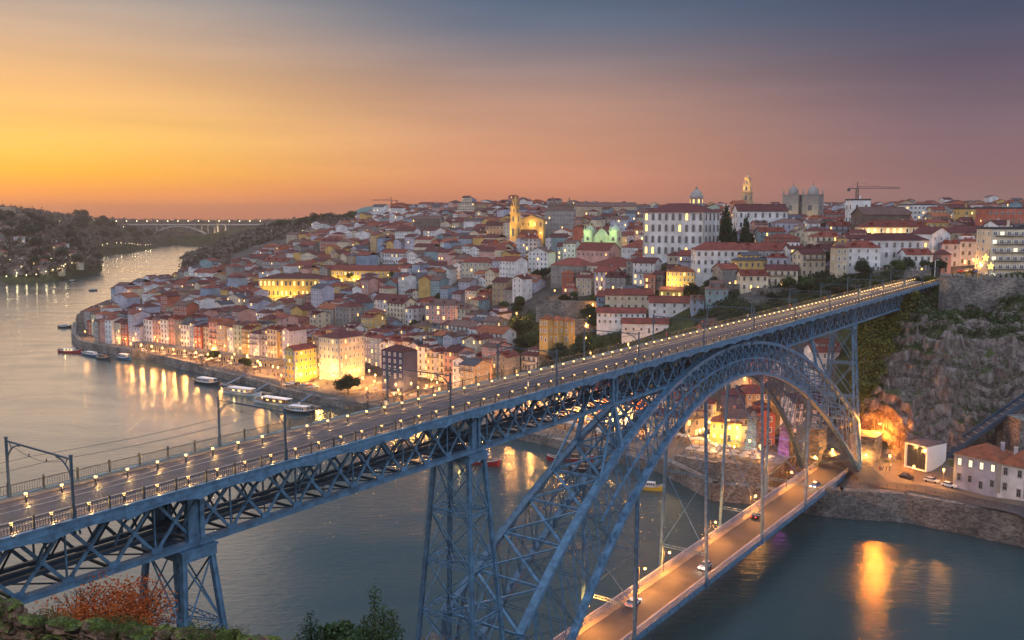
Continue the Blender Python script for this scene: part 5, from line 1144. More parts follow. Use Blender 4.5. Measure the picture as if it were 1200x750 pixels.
# under and beyond the arch
for px, py, e in [(715, 500, 3000), (735, 505, 3500), (755, 500, 3500), (770, 510, 3000), (700, 490, 3000), (680, 490, 3000), (660, 488, 2800), (640, 485, 2500), (800, 500, 3000), (820, 520, 3500), (838, 525, 3500), (852, 515, 3500), (845, 495, 3500), (870, 500, 2500), (900, 500, 2000), (930, 510, 2500), (880, 470, 2000), (905, 480, 2500), (955, 540, 3500), (975, 545, 3500), (860, 540, 1500), (890, 540, 1500), (620, 482, 2500), (600, 478, 2500)]:
    p = hit(px, py)
    if p is not None and p.z > 1.5: lamp(p, e)
for px, py, e in [(1014, 552, 1300), (1042, 552, 3000), (1105, 570, 1600), (1160, 582, 1800), (1070, 566, 1200)]:
    p = hit(px, py)
    if e and p is not None: lamp(p, e)
for v in range(408, 536, 11): lamp(B(329, v, 4.9), 3000)
for v in range(412, 536, 14): lamp(B(342.5, v, 8.95), 800, h=.8)
for v in range(548, 602, 9): lamp(B(342.5, v, 5.0), 900, h=.8)
for v in range(285, 400, 14): lamp(B(322, v, 4.8), 2600); lamp(B(341, v - 6, 5.2), 3000)
for v in range(128, 262, 13): lamp(B(320, v, 5.0), 2600); lamp(B(331.5, v - 6, 5.3), 3000)
rl_ = random.Random(77); nl = 0
for _ in range(1500):
    if nl >= 70: break
    px = rl_.uniform(200, 830); y = rl_.uniform(420, 760); p = at_ground(px, y)
    if p.z > 5.5 and free(p.x, p.y, .8) and not inside([p.x], [p.y])[0] and not (72 < p.x * DV[0] + p.y * DV[1] < 102 and p.x * DU[0] + p.y * DU[1] < 440): lamp(p, rl_.choice([700, 1200, 2000, 2600])); nl += 1
# orange floodlight on the cliff foot
p = hit(1034, 532); fl = empty('flood_lamp', p); tag(fl, 'tall mast lamp throwing strong orange light on the cliff foot', 'floodlight'); mb = MB(); mb.tube((0, 0, 0), (0, 0, 9), .1); mb.beam((0, 0, 9), (-1.2, -.3, 9.2), .1); mb.build('mast', M['rail'], fl)
mb = MB(); mb.box((-1.3, -.3, 9.1), (.9, .5, .3)); mb.build('lamp_head', M['lampc'], fl); plight(fl, (-1.3, -.3, 8.6), 26000, (1, .27, .02), .5); plight(fl, (-3, -2, 4), 12000, (1, .27, .02), .5)
# lamps on the far promenades: small globes on posts
far0 = None
def promenade(pts, n, where, e=3.0):
    global far0
    L_ = [atz(a, b, 2.5) for a, b in pts]; seg = [(L_[i + 1] - L_[i]).length for i in range(len(L_) - 1)]; tot = sum(seg)
    for k in range(n):
        t = (k + .5) / n * tot; i = 0
        while t > seg[i] and i < len(seg) - 1: t -= seg[i]; i += 1
        p = L_[i].lerp(L_[i + 1], t / seg[i])
        if far0 is None:
            far0 = empty('promenade_lamp', p); mb = MB(); mb.tube((0, 0, 0), (0, 0, 5), .12, 5); mb.build('pole', M['rail'], far0); mb = MB(); mb.lathe((0, 0, 5), [(.2, 0), (.5, .35), (.5, .8), (.2, 1.1)], 6); mb.build('globe', M['lampw'], far0); plight(far0, (0, -.6, 4.7), 500, (1, .8, .4), .6); o = far0
        else: o = copy_tree(far0)
        o.location = (p.x, p.y, max(2.5, gz(p.x, p.y))); tag(o, 'small pale lamp in the string of lights along %s' % where, 'street lamp', 'promenade lamps, ' + where)
promenade([(2, 331), (30, 329), (60, 327), (90, 322), (112, 315)], 22, 'the nearer left riverbank')
promenade([(96, 299), (120, 297), (150, 294), (178, 290)], 18, 'the farther left headland')
promenade([(222, 312), (240, 308), (258, 305)], 7, 'the curved far quay')
hl = [(12, 310), (25, 318), (40, 313), (52, 322), (8, 288), (30, 276), (35, 305), (60, 308), (75, 318), (46, 300), (68, 325), (20, 325), (90, 308), (85, 318), (110, 282), (130, 278), (140, 284), (118, 290), (150, 272), (70, 262), (98, 261), (110, 261), (125, 262), (45, 260), (30, 255), (160, 280), (145, 268)]
hl += [(318, 275), (325, 270), (335, 268), (348, 270), (392, 266), (410, 268), (458, 257), (440, 262), (450, 262), (355, 275)]
for k, (px, py) in enumerate(hl):
    p = hit(px, py)
    if p is None or p.z < .5: continue
    o = copy_tree(far0); o.location = p; o.scale = (1, 1, 1); q = proj(p); LPS.append([o, 'tiny hillside lamp', q[0], q[1]]); o['category'] = 'street lamp'; o['group'] = 'hillside lamps'
# ================================================================== quay terrace, roads
def along(v0, v1, u, z0, z1, th, label, name, m='wallstone', arches=0):
    root = empty(name, B(u, (v0 + v1) / 2, z0), ROTU + math.pi / 2); tag(root, label, 'wall'); Ln = v1 - v0
    mb = MB(); mb.box((0, 0, (z1 - z0) / 2 - 2), (Ln, th, z1 - z0 + 4)); mb.build('wall', M[m], root); mb = MB(); mb.box((0, 0, z1 - z0 + .12), (Ln + .3, th + .4, .25)); mb.build('coping', M['stone'], root)
    for k in range(arches):
        o = addwin(root, -Ln / 2 + (k + .5) * Ln / arches, th / 2, .1, 2.4, (z1 - z0) * .75, 'b', 'stone', 'glass', True, 'arched_opening')
    return root
along(404, 540, 340.5, 5.0, 8.7, 7.5, 'arcaded stone terrace wall below the quay row of houses', 'terrace_wall', arches=30)
def roadstrip(pts, w, name, m, lift=.14):
    P = [Vector((p[0], p[1], 0)) for p in pts]; Q = []
    for a, b in zip(P, P[1:]):
        n = max(1, int((b - a).length / 4)); Q += [a.lerp(b, k / n) for k in range(n)]
    Q.append(P[-1]); vs = []; fs = []
    for i, q in enumerate(Q):
        d = (Q[min(i + 1, len(Q) - 1)] - Q[max(i - 1, 0)]).normalized(); n = Vector((-d.y, d.x, 0)) * w / 2; ps = [q - n, q, q + n]; z = max(gz(p.x, p.y) for p in ps) + lift
        z = min(z, 12) if q.y < 345 else z
        vs += [(q.x - n.x, q.y - n.y, z), (q.x + n.x, q.y + n.y, z)]
    for i in range(len(Q) - 1): fs.append((2 * i, 2 * i + 1, 2 * i + 3, 2 * i + 2))
    mb = MB(); mb.add(vs, fs); o = mb.build(name, M[m]); tag(o, kind='structure'); return vs
rd = roadstrip([B(300, 87)[:2], B(308, 87)[:2], atz(1030, 562, 10)[:2], atz(1070, 567, 10)[:2], atz(1120, 577, 10)[:2], atz(1200, 596, 10)[:2], atz(1290, 622, 10)[:2]], 8, 'road', 'asphalt')
roadstrip([B(303, 88)[:2], B(314, 90)[:2], B(322, 97)[:2], B(330, 110)[:2], B(338, 130)[:2], B(344, 160)[:2], B(340, 200)[:2]], 7.5, 'road', 'asphalt', .16)
# railing on the river wall at the right
def fence(pts, label, z, name='railing', gap=2.5, h=1.1):
    root = empty(name, (*pts[0], z)); tag(root, label, 'railing'); mb = MB(); pm = None; o0 = Vector((*pts[0], z)); c = 0
    for a, b in zip(pts, pts[1:]):
        A = Vector((*a, z)) - o0; B_ = Vector((*b, z)) - o0; n = max(1, int((B_ - A).length / gap))
        for zz in (h, h * .55): mb.beam(A + Vector((0, 0, zz)), B_ + Vector((0, 0, zz)), .06)
        for k in range(n):
            if c > 95: break
            c += 1; p = A.lerp(B_, k / n)
            if pm is None: m2 = MB(); m2.box((0, 0, h / 2), (.1, .1, h)); pm = q = m2.build('post', M['rail'], root)
            else: q = pm.copy(); COL.objects.link(q)
            q.location = p
    mb.build('rail', M['rail'], root); return root
sh = lambda i, t=1.2: (SH[i][0] * (1 + t / 300), SH[i][1] + t)
fence([sh(3, 2), sh(2, 2), sh(1, 2), sh(0, 2), (sh(0, 2)[0] + 18, sh(0, 2)[1] - 11)], 'dark railing on top of the tall river wall at the right', 9.2)
along(112, 262, 335.5, 5.0, 8.2, 1.6, 'ochre-lit promenade wall behind the far quay under the arch', 'promenade_wall', m='stone')
along(101, 118.5, 290.5, 0, 9.5, 20, 'high stone quay terrace beside the far foot of the arch', 'quay_terrace'); along(118.7, 137, 297, 0, 7.2, 20, 'lower stone quay terrace left of the high one under the arch', 'quay_terrace')
# ---- buildings on the right bank
pA = atz(1117, 567, 10); pB = atz(1200, 585, 10); dr = (pB - pA).normalized(); rz = math.atan2(dr.y, dr.x); nrm = Vector((-dr.y, dr.x, 0)); cur = 0
for k, (w, wl_, lab, lt) in enumerate([(12.6, 'lilac grey', 'lilac-white riverside house with orange hip roof beside the white cube station', .35), (7.6, 'white', 'white riverside house with garage doors under a middle orange roof', .15), (13, 'pale green', 'greenish riverside house with orange roof at the right picture edge', .4)]):
    c = pA + dr * (cur + w / 2) + nrm * 6.5; cur += w + .05
    house(Vector((c.x, c.y, 10.1)), w, 13, 9.2 - k * .3, rz, wall=wl_, roof='orange', kind='hip', rh=3.3, nf=2, nb=max(2, int(w / 2.9)), nsb=0 if k else 2, name='riverside_house', label=lab, cat='house', frame='stone', lit=lt, litg='glass_lit2', cornice=True, wsz=(1.25, 2.3)); TAKEN.append((c.x, c.y, rz, 7, 7))
p = atz(1087, 553, 10); cz = empty('station', (p.x + 1.5, p.y + 5.5, 10), R(-58)); tag(cz, 'white cube station with a tall glazed front and dark flat roof on the quay road', 'station')
mb = MB(); mb.box((-3.7, 0, 4), (.4, 10, 8)); mb.box((3.7, 0, 4), (.4, 10, 8)); mb.box((0, 4.8, 4), (7, .4, 8)); mb.box((0, 0, 7.8), (6.98, 10, .4)); mb.box((0, 0, .15), (6.98, 9.9, .3)); mb.build('wall', M['white'], cz)
mb = MB(); mb.box((0, 0, 8.12), (7.9, 10.1, .22)); mb.build('roof', M['r_slate'], cz)
mb = MB(); mb.add([(-3.5, -4.2, .3), (3.5, -4.2, .3), (3.5, -4.2, 7.6), (-3.5, -4.2, 7.6)], [(0, 1, 2, 3)]); mb.build('glazing', M['glass'], cz)
mb = MB()
for x in (-2.1, -.7, .7, 2.1): mb.box((x, -4.25, 3.95), (.12, .12, 7.3))
mb.box((0, -4.25, 4), (7, .12, .12)); mb.build('mullion', M['rail'], cz); plight(cz, (0, -2.8, 5), 12, (.9, .95, .5), .3, 'indoor_lamp')
# funicular
a = aty(1098, 538, 292); b = aty(1300, 398, 297); fr = empty('funicular_track', a); tag(fr, 'dark inclined funicular track climbing the slope at the right edge', 'track'); d = b - a
mb = MB(); mb.beam((0, 0, -.9), d + Vector((0, 0, -.9)), 4.6, .9); mb.build('track_bed', M['rail'], fr)
for o_ in (-1, 1): mb = MB(); s2 = Vector((-d.y, d.x, 0)).normalized() * o_ * 2.2; mb.beam(s2, d + s2, .35, 1.1); mb.build('side_girder', M['steel_dark'], fr)
mb = MB(); n = 26
for k in range(n): q = d * (k / n); s2 = Vector((-d.y, d.x, 0)).normalized() * 1.9; mb.beam(q - s2 + Vector((0, 0, -.38)), q + s2 + Vector((0, 0, -.38)), .5, .12)
mb.build('sleepers', M['frame_stone'], fr)
for k in range(4):
    q = d * ((k + .6) / 4.2); mb = MB(); mb.box((q.x, q.y, q.z - 8), (1, 3.6, 14)); mb.build('support', M['stone'], fr)
p = aty(1196, 520, 285); mb = MB(); mb.box((0, 0, 5), (14, 8, 18)); mb.box((0, 0, 14.2), (14.6, 8.6, .5)); o = mb.build('stone_annex', M['wallstone'], loc=(p.x + 6, p.y + 3, 12)); tag(o, 'rough stone building standing behind the orange-roofed riverside houses', 'building')
# lit road and obelisks under the arch
def obelisk(px, py, y, H_, col, label):
    p = hit(px, py); root = empty('obelisk', (p.x, p.y, p.z)); tag(root, label, 'obelisk'); root.rotation_euler.z = GR
    mb = MB(); mb.lathe((0, 0, 0), [(2.6, 0), (2.6, 1.4), (2.1, 1.7), (1.5, H_ - 2.4), (1.9, H_ - 2.2), (1.9, H_ - 1.6), (1.2, H_ - 1.2), (.9, H_ - .3), (.2, H_ + .6)], 4, sq=True); mb.build('shaft', M['stone'], root)
    for x, y_ in ((-4, -3.5), (1, -5)): 
        for z in (2.5, 8): plight(root, (x, y_, z), 300, col, .3, 'floodlight')
obelisk(882, 529, 322, 14, (.05, .75, 1), 'tall stone obelisk lit turquoise beside the river')
obelisk(920, 541, 318, 14, (.75, .15, 1), 'tall stone obelisk lit purple beside the river')
yh = lm(850, 335, 11, 8, 7, -20, z=7, wall='yellow', roof='orange', nf=2, nb=4, name='quay_house', label='bright yellow quay house with an orange roof seen through the arch', lit=.2); plight(yh, (-3, -7, 4), 1800, YEL, .4, 'street_light'); plight(yh, (6, -6, 4), 1800, YEL, .4, 'street_light')
lm(858, 352, 9, 8, 13, -20, z=8, wall='navy', roof='maroon', nf=3, nb=2, name='quay_house', label='dark navy house behind the bright yellow quay house', lit=0)
lm(826, 350, 6, 8, 12, -20, z=6, wall='cream', roof='red', nf=4, nb=2, name='quay_house', label='narrow cream house left of the bright yellow quay house')
k = 0
for px, y, w, h, wl_ in [(812, 352, 7, 9, 'white'), (798, 356, 6, 12, 'cream'), (784, 362, 7, 12, 'ochre'), (768, 368, 6, 13, 'cream'), (752, 373, 7, 12, 'yellow'), (735, 378, 7, 12, 'ochre'), (716, 384, 8, 13, 'cream'), (697, 390, 7, 12, 'yellow'), (678, 396, 8, 13, 'pink'), (658, 402, 7, 12, 'cream')]:
    lm(px, y, w, 10, h, -28, z=5.5, wall=wl_, roof=['red', 'maroon', 'orange'][k % 3], nf=int(h / 3), nb=int(w / 2.2), name='quay_house', label='%s quay house behind the bridge arch, %s of that lit row from the right' % (wl_, ordn[k].replace('nearest', 'first')), lit=.25, balc=.3, frame='white'); k += 1
# retaining arcade with lights (upper road of the far quay)
# ================================================================== people
M['skin'] = mat('skin', (.42, .24, .17), .6, var=0); M['hair'] = mat('hair', (.03, .02, .015), .7, var=0)
for nme, c in (('coat_dark', (.03, .03, .04)), ('coat_red', (.30, .04, .03)), ('coat_blue', (.06, .10, .22)), ('coat_light', (.45, .42, .38)), ('trousers', (.04, .045, .06))): M[nme] = mat(nme, c, .8, var=.15)
def person_proto(coat, stride, arm):
    me = bpy.data.meshes.new('person'); J = dict(pel=(0, 0, .95), spine=(0, 0, 1.2), chest=(0, 0, 1.42), neck=(0, -.01, 1.53), head=(0, -.02, 1.63), top=(0, -.01, 1.76))
    V = list(J.values()); E_ = [(0, 1), (1, 2), (2, 3), (3, 4), (4, 5)]; Rd = [.15, .13, .16, .055, .095, .07]
    for s in (-1, 1):
        b = len(V); V += [(s * .1, 0, .88), (s * .11, -stride * s * .5, .5), (s * .11, -stride * s + .02, .09), (s * .12, -stride * s - .14, .04)]; Rd += [.1, .065, .045, .04]; E_ += [(0, b), (b, b + 1), (b + 1, b + 2), (b + 2, b + 3)]
        b = len(V); V += [(s * .19, 0, 1.43), (s * .24, arm * s * .3, 1.16), (s * .25, arm * s * .5 - .08, .92), (s * .25, arm * s * .55 - .11, .82)]; Rd += [.07, .052, .04, .038]; E_ += [(2, b), (b, b + 1), (b + 1, b + 2), (b + 2, b + 3)]
    me.from_pydata(V, E_, []); o = bpy.data.objects.new('person', me); COL.objects.link(o); o.modifiers.new('s', 'SKIN'); m2 = o.modifiers.new('b', 'SUBSURF'); m2.levels = 1
    for i, r in enumerate(Rd): me.skin_vertices[0].data[i].radius = (r, r)
    me.skin_vertices[0].data[0].use_root = True
    dg = bpy.context.evaluated_depsgraph_get(); nm = bpy.data.meshes.new_from_object(o.evaluated_get(dg)); bpy.data.objects.remove(o)
    for m_ in ('skin', coat, 'trousers', 'hair'): nm.materials.append(M[m_])
    for f in nm.polygons:
        c = f.center; f.use_smooth = True
        f.material_index = 3 if (c.z > 1.7 or (c.z > 1.56 and c.y > .03)) else (0 if c.z > 1.5 or (abs(c.x) > .2 and c.z < .9) else (1 if c.z > .86 else 2))
    return nm
PM = [person_proto('coat_dark', .02, .1), person_proto('coat_red', .22, .3), person_proto('coat_blue', .18, .25), person_proto('coat_light', .02, .15), person_proto('coat_dark', .25, .35)]
PD = ['standing person in a dark coat', 'walking person in a red coat', 'walking person in a blue jacket', 'standing person in a pale coat', 'walking person in a dark coat']
PPL = []
def person(p, rnd, where=None, grp='people on the quays'):
    k = rnd.randrange(5); o = bpy.data.objects.new('person', PM[k]); COL.objects.link(o); o.location = p; o.rotation_euler.z = rnd.uniform(0, 6.28); s = rnd.uniform(.94, 1.06); o.scale = (s, s, s); o['category'] = 'person'; o['group'] = grp
    q = proj((p[0], p[1], p[2] + 1)); PPL.append([o, PD[k], q[0], q[1]]); return o
rnd = random.Random(21)
PZ = [(165, 262, 414, 431, 46), (262, 330, 432, 444, 20), (330, 400, 440, 452, 16), (425, 478, 458, 474, 44), (478, 520, 462, 476, 12), (795, 870, 500, 545, 22), (640, 760, 492, 520, 24), (1030, 1046, 550, 556, 7), (1080, 1100, 562, 566, 3)]
for a, b, c, d, n in PZ:
    for _ in range(n):
        px = rnd.uniform(a, b); t = (px - a) / (b - a); py = c + (d - c) * (rnd.random() * .6 + (t * .4 if a < 300 else rnd.random() * .4)); p = hit(px, py)
        if p is None or p.z < 2.2 or p.z > 12.5: continue
        person(p, rnd)
for u, v in [(95, 91), (96, 91.1), (140, 92.4), (188, 92.3), (189, 92.2), (215, 91.2), (236, 92.3), (255, 86), (268, 91.9), (301, 92.2), (318, 82), (340, 91.8), (352, 90), (366, 85), (370, 91), (372, 88), (120, 82.9), (166, 92.3)]:
    person(B(u, v, 62.1 if v > 91.85 or v < 82.1 else 61.97), rnd, grp='people on the upper deck')
for _ in range(16): person(B(rnd.uniform(283, 298), rnd.uniform(102, 118), 9.75), rnd)
for _ in range(16): person(B(rnd.uniform(289, 305), rnd.uniform(119, 136), 7.45), rnd)
for u_, v_, z_ in ((286, 106, 9.75), (294, 113, 9.75), (292, 124, 7.45), (301, 131, 7.45)): lamp(B(u_, v_, z_), 1800)
# ================================================================== parasols, stalls, cars
def parasol_proto():
    root = empty('parasol', (0, 0, 0)); mb = MB(); mb.tube((0, 0, 0), (0, 0, 2.7), .05, 6); mb.build('pole', M['rail'], root); mb = MB(); mb.lathe((0, 0, 2.2), [(1.7, 0), (1.72, .06), (1.0, .45), (.08, .72)], 8); mb.build('canopy', mat('parasol_cloth', (.42, .38, .32), .8, var=.1), root); return root
PR0 = parasol_proto(); pn = [0]; PRS = []
def parasol(p, s=1):
    o = PR0 if pn[0] == 0 else copy_tree(PR0); pn[0] += 1; o.location = p; o.rotation_euler.z = rnd.uniform(0, 1); o.scale = (s, s, s); q = proj((p[0], p[1], p[2] + 2)); PRS.append([o, 'white cafe parasol', q[0], q[1]]); o['category'] = 'parasol'; o['group'] = 'cafe parasols on the quays'
for px, py in [(212, 416), (218, 417), (224, 419), (230, 420), (236, 422), (242, 424), (248, 426), (222, 414), (230, 416), (238, 418), (246, 421), (254, 424), (440, 462), (452, 464), (462, 467), (472, 469), (484, 470), (496, 471), (508, 473), (446, 455), (458, 457), (500, 462), (512, 465)] + [(600 + k * 7, 487 + k * 1.7) for k in range(20)] + [(610 + k * 8, 483 + k * 1.6) for k in range(16)] + [(795 + k * 8, 517 + k * 2) for k in range(8)]:
    p = hit(px, py)
    if p is not None and 2 < p.z < 13: parasol(p, rnd.uniform(.95, 1.2))
for v in range(103, 118, 4): parasol(B(284, v, 9.75), 1.0); parasol(B(289, v + 1, 9.75), .9)
for v in range(121, 136, 4): parasol(B(291, v, 7.45), 1.0); parasol(B(296, v + 1, 7.45), .9)
for v in range(140, 256, 6): parasol(B(325 + (v % 3), v, 5.0 if False else gz(*B(325, v)[:2])), 1.05)
for v in range(410, 530, 7): parasol(B(333 - (v % 3) * 2.2, v, gz(*B(333, v)[:2])), .85)
p = hit(402, 440)
mq = empty('market_tent', p, GR); tag(mq, 'long white market tent behind the round quay tree', 'tent'); mb = MB(); mb.add([(-9, -4, 3), (9, -4, 3), (9, 4, 3), (-9, 4, 3), (-7, 0, 4.6), (7, 0, 4.6)], [(0, 1, 5, 4), (1, 2, 5), (2, 3, 4, 5), (3, 0, 4), (3, 2, 1, 0)]); mb.build('canopy', M['white'], mq)
for x in (-8.8, -3, 3, 8.8):
    for y in (-3.8, 3.8): mb = MB(); mb.tube((x, y, 0), (x, y, 3), .07, 5); mb.build('pole', M['rail'], mq)
CC = {'silver': (.45, .45, .47), 'white': (.7, .7, .7), 'black': (.02, .02, .025), 'blue': (.04, .10, .3), 'red': (.35, .03, .03)}
for k_, c_ in CC.items(): M['car_' + k_] = mat('car_paint_' + k_, c_, .25, var=0, spec=.6)
M['tyre'] = mat('tyre', (.02, .02, .02), .9, var=0); M['tail'] = mat('tail_lamp', (1, .05, .02), emit=(1, .04, .02), estr=6); M['head'] = mat('head_lamp', (1, .9, .7), emit=(1, .85, .6), estr=25)
def car(p, rz_, colr, label, on=False):
    root = empty('parked_car' if not on else 'car', p, rz_); tag(root, label, 'car', 'cars')
    prof = [(-2.15, .35), (-2.15, .8), (-1.9, .95), (-1.0, 1.02), (1.15, .95), (2.0, .8), (2.15, .55), (2.15, .35)]; mb = MB(); n = len(prof)
    mb.add([(x, s * .86, z) for s in (-1, 1) for x, z in prof], [tuple(range(n)), tuple(range(2 * n - 1, n - 1, -1))] + [(k, k + n, (k + 1) % n + n, (k + 1) % n) for k in range(n)]); mb.build('body', M['car_' + colr], root)
    mb = MB(); mb.add([(-1.75, -.8, .96), (1.0, -.8, .97), (.3, -.66, 1.45), (-1.3, -.66, 1.45), (-1.75, .8, .96), (1.0, .8, .97), (.3, .66, 1.45), (-1.3, .66, 1.45)], [(0, 1, 2, 3), (7, 6, 5, 4), (1, 5, 6, 2), (0, 3, 7, 4)]); mb.build('windows', M['glass'], root)
    mb = MB(); mb.box((-.5, 0, 1.47), (1.62, 1.34, .05)); mb.build('roof', M['car_' + colr], root)
    for x in (-1.35, 1.35):
        for s in (-1, 1): mb = MB(); mb.tube((x, s * .7, .32), (x, s * .9, .32), .32, 10); mb.build('wheel', M['tyre'], root)
    for s in (-1, 1):
        mb = MB(); mb.box((2.14, s * .6, .68), (.06, .3, .14)); mb.build('headlight', M['head'] if on else M['glass'], root); mb = MB(); mb.box((-2.14, s * .62, .75), (.06, .28, .14)); mb.build('taillight', M['tail'] if on else M['glass'], root)
    if on: plight(root, (3.4, 0, .7), 60, (1, .85, .6), .2, 'headlight_beam')
cl = list(CC)
for k, (px, py) in enumerate([(338, 452), (344, 450), (350, 451.5), (356, 453), (362, 452), (368, 455)]): 
    p = hit(px, py); car(p, GR + R(70), cl[k % 5], '%s car in the parked cluster on the quay square, %s from the left' % (cl[k % 5], ordn[k].replace('nearest', 'first')))
for k, (u, v, r, cn) in enumerate([(168, 89, 0, 'white'), (196, 85.2, math.pi, 'silver'), (238, 89, 0, 'black'), (276, 85.2, math.pi, 'blue')]): car(B(u, v, LZ + .03), ROTU + r, cn, '%s car with lamps lit driving on the lower deck' % cn, True)
for k, (px, py) in enumerate([(1092, 566), (1112, 571), (1062, 562)]): p = hit(px, py); car(p, rz, cl[k], '%s car on the quay road before the %s' % (cl[k], ['white cube station', 'lilac-white riverside house', 'orange-lit cliff'][k]))
for k, (px, py) in enumerate([(1134, 319), (1141, 320), (1147, 320), (1128, 320)]):
    p = hit(px, py)
    if p is not None: car(p, R(10 * k), cl[(k + 1) % 5], '%s car in the lit hilltop car park behind the city wall' % cl[(k + 1) % 5])
# ================================================================== boats
M['hull_red'] = mat('hull_red', (.30, .03, .03), .5, var=.2); M['hull_dark'] = mat('hull_dark', (.03, .035, .04), .5, var=.2); M['hull_white'] = mat('hull_white', (.6, .6, .58), .5, var=.1); M['hull_blue'] = mat('hull_blue', (.04, .12, .2), .5, var=.2); M['hull_yellow'] = mat('hull_yellow', (.6, .42, .05), .5, var=.1); M['deckwood'] = mat('deck_wood', (.22, .13, .07), .7, var=.3)
def boat(px, py, L_, W_, rz_, hull, label, cabin='white', roof=True, mast=False, lights=False):
    p = atz(px, py, 0); root = empty('boat', (p.x, p.y, 0), rz_); tag(root, label, 'boat'); N_ = 14; mb = MB(); vs = []
    for i in range(N_ + 1):
        t = i / N_; x = -L_ / 2 + L_ * t; w = W_ / 2 * min(1, (math.sin(math.pi * min(1, max(0, t * .9 + .08))) ** .45)); sh_ = 1.1 + 1.1 * (2 * t - 1) ** 4 + .4 * t
        vs += [(x, -w, sh_), (x, -w * .7, -.4), (x, w * .7, -.4), (x, w, sh_)]
    fs = []
    for i in range(N_):
        a = i * 4
        for k in range(3): fs.append((a + k, a + k + 1, a + k + 5, a + k + 4))
    fs += [(3, 2, 1, 0), tuple(range(N_ * 4, N_ * 4 + 4))]; mb.add(vs, fs); mb.build('hull', M['hull_' + hull], root)
    mb = MB(); vs2 = []
    for i in range(N_ + 1): a = vs[i * 4]; b = vs[i * 4 + 3]; vs2 += [(a[0], a[1] * .97, a[2] - .25), (b[0], b[1] * .97, b[2] - .25)]
    mb.add(vs2, [(2 * i, 2 * i + 2, 2 * i + 3, 2 * i + 1) for i in range(N_)]); mb.build('deck', M['deckwood'], root)
    mb = MB()
    for i in range(N_):
        for k in (0, 3): mb.beam(vs[i * 4 + k], vs[i * 4 + 4 + k], .16, .16)
    mb.build('gunwale', M['hull_white'] if hull != 'white' else M['hull_blue'], root)
    mb = MB(); mb.box((-L_ * .05, 0, 1.9), (L_ * .45, W_ * .68, 1.5)); cb_ = mb.build('cabin', M['hull_white'] if cabin == 'white' else M['deckwood'], root)
    for k in range(6):
        for s in (-1, 1): mb = MB(); mb.box((-L_ * .05 - L_ * .19 + k * L_ * .076, s * (W_ * .34 + .015), 2.1), (L_ * .05, .04, .7)); mb.build('window', M['glass_lit'] if lights and k % 2 else M['glass'], cb_)
    if roof:
        mb = MB(); mb.box((-L_ * .02, 0, 3.3), (L_ * .6, W_ * .86, .14)); mb.build('canopy_roof', M['white'], root)
        for x in (-.3, -.1, .1, .26):
            for s in (-1, 1): mb = MB(); mb.tube((L_ * x, s * W_ * .38, 1), (L_ * x, s * W_ * .38, 3.3), .05, 5); mb.build('post', M['white'], root)
    if mast: mb = MB(); mb.tube((L_ * .1, 0, 1), (L_ * .1, 0, 8), .1, 6, r2=.05); mb.beam((L_ * .1, -2.5, 6.8), (L_ * .1, 2.5, 6.8), .1); mb.build('mast', M['deckwood'], root)
    if lights: plight(root, (0, -W_, 2.2), 120, YEL, .2, 'boat_lamp')
    return root
G_ = GR
boat(82, 413, 17, 4.5, G_ + .4, 'red', 'dark red moored boat at the left tip of the old town', lights=True, roof=False)
boat(122, 421, 13, 3.6, G_ + .1, 'dark', 'small dark wooden boat with pale gunwale moored below the tip wall', cabin='wood', roof=False)
boat(108, 417, 22, 4.2, G_, 'blue', 'long blue-grey barge lying against the high tip wall', roof=False); boat(146, 421, 12, 3.8, G_ + .1, 'blue', 'short blue boat at the right end of the tip wall')
boat(76, 384, 10, 4, G_ + .8, 'dark', 'tiny dark boat just off the left corner of the old town', roof=False)
boat(243, 450, 19, 4.8, G_ + .05, 'dark', 'dark tour boat with a grey canopy, leftmost of the moored tour boats', mast=True)
boat(284, 462, 25, 5.6, G_ + .12, 'white', 'white-hulled tour boat with a broad white roof near the gangways', lights=True)
boat(325, 474, 28, 5.2, G_ + .1, 'white', 'long low tour boat passing in front of the moored tour boats', cabin='wood', lights=True)
boat(352, 484, 16, 4, G_ + .2, 'dark', 'small covered boat behind the left railing, right of the tour boats')
boat(550, 541, 26, 6.5, G_ + .08, 'red', 'big red tour boat with white top seen behind the second iron pier', lights=True)
boat(668, 540, 17, 3.4, G_ + .5, 'red', 'slender red wooden boat moored beyond the arch', cabin='wood', roof=False, mast=True)
boat(762, 574, 9, 2.6, G_ + .3, 'yellow', 'small yellow boat near the quay seen through the arch', roof=False); boat(690, 552, 14, 3.2, G_ + .5, 'dark', 'dark slender boat moored right of the red wooden one', cabin='wood', roof=False)
boat(109, 341, 9, 3, .5, 'dark', 'tiny boat out on the open river at the left', roof=False); boat(85, 330, 8, 3, .2, 'dark', 'tiny boat near the nearer left riverbank', roof=False)
def gang(px0, py0, px1, py1, label, w=1.8):
    a = atz(px0, py0, .8); b = atz(px1, py1, 4.2); root = empty('gangway', a); tag(root, label, 'gangway'); d = b - a; mb = MB(); mb.beam((0, 0, 0), d, w, .25); mb.build('walkway', M['steel_far'], root)
    s2 = Vector((-d.y, d.x, 0)).normalized() * w / 2
    for s in (-1, 1): mb = MB(); mb.beam(s2 * s + Vector((0, 0, 1)), d + s2 * s + Vector((0, 0, 1)), .08); mb.build('handrail', M['rail'], root)
gang(262, 452, 290, 438, 'left pale gangway sloping down to the moored tour boats'); gang(296, 460, 318, 447, 'middle pale gangway sloping down to the moored tour boats'); gang(348, 474, 368, 460, 'right blue gangway sloping down beside the parked cars')
def pontoon(px, py, L_, label): p = atz(px, py, 0); mb = MB(); mb.box((0, 0, .35), (L_, 4, .9)); mb.box((0, 0, .84), (L_ - .4, 3.6, .06)); o = mb.build('pontoon', M['stone'], loc=(p.x, p.y, 0), rz=G_); tag(o, label, 'pontoon')
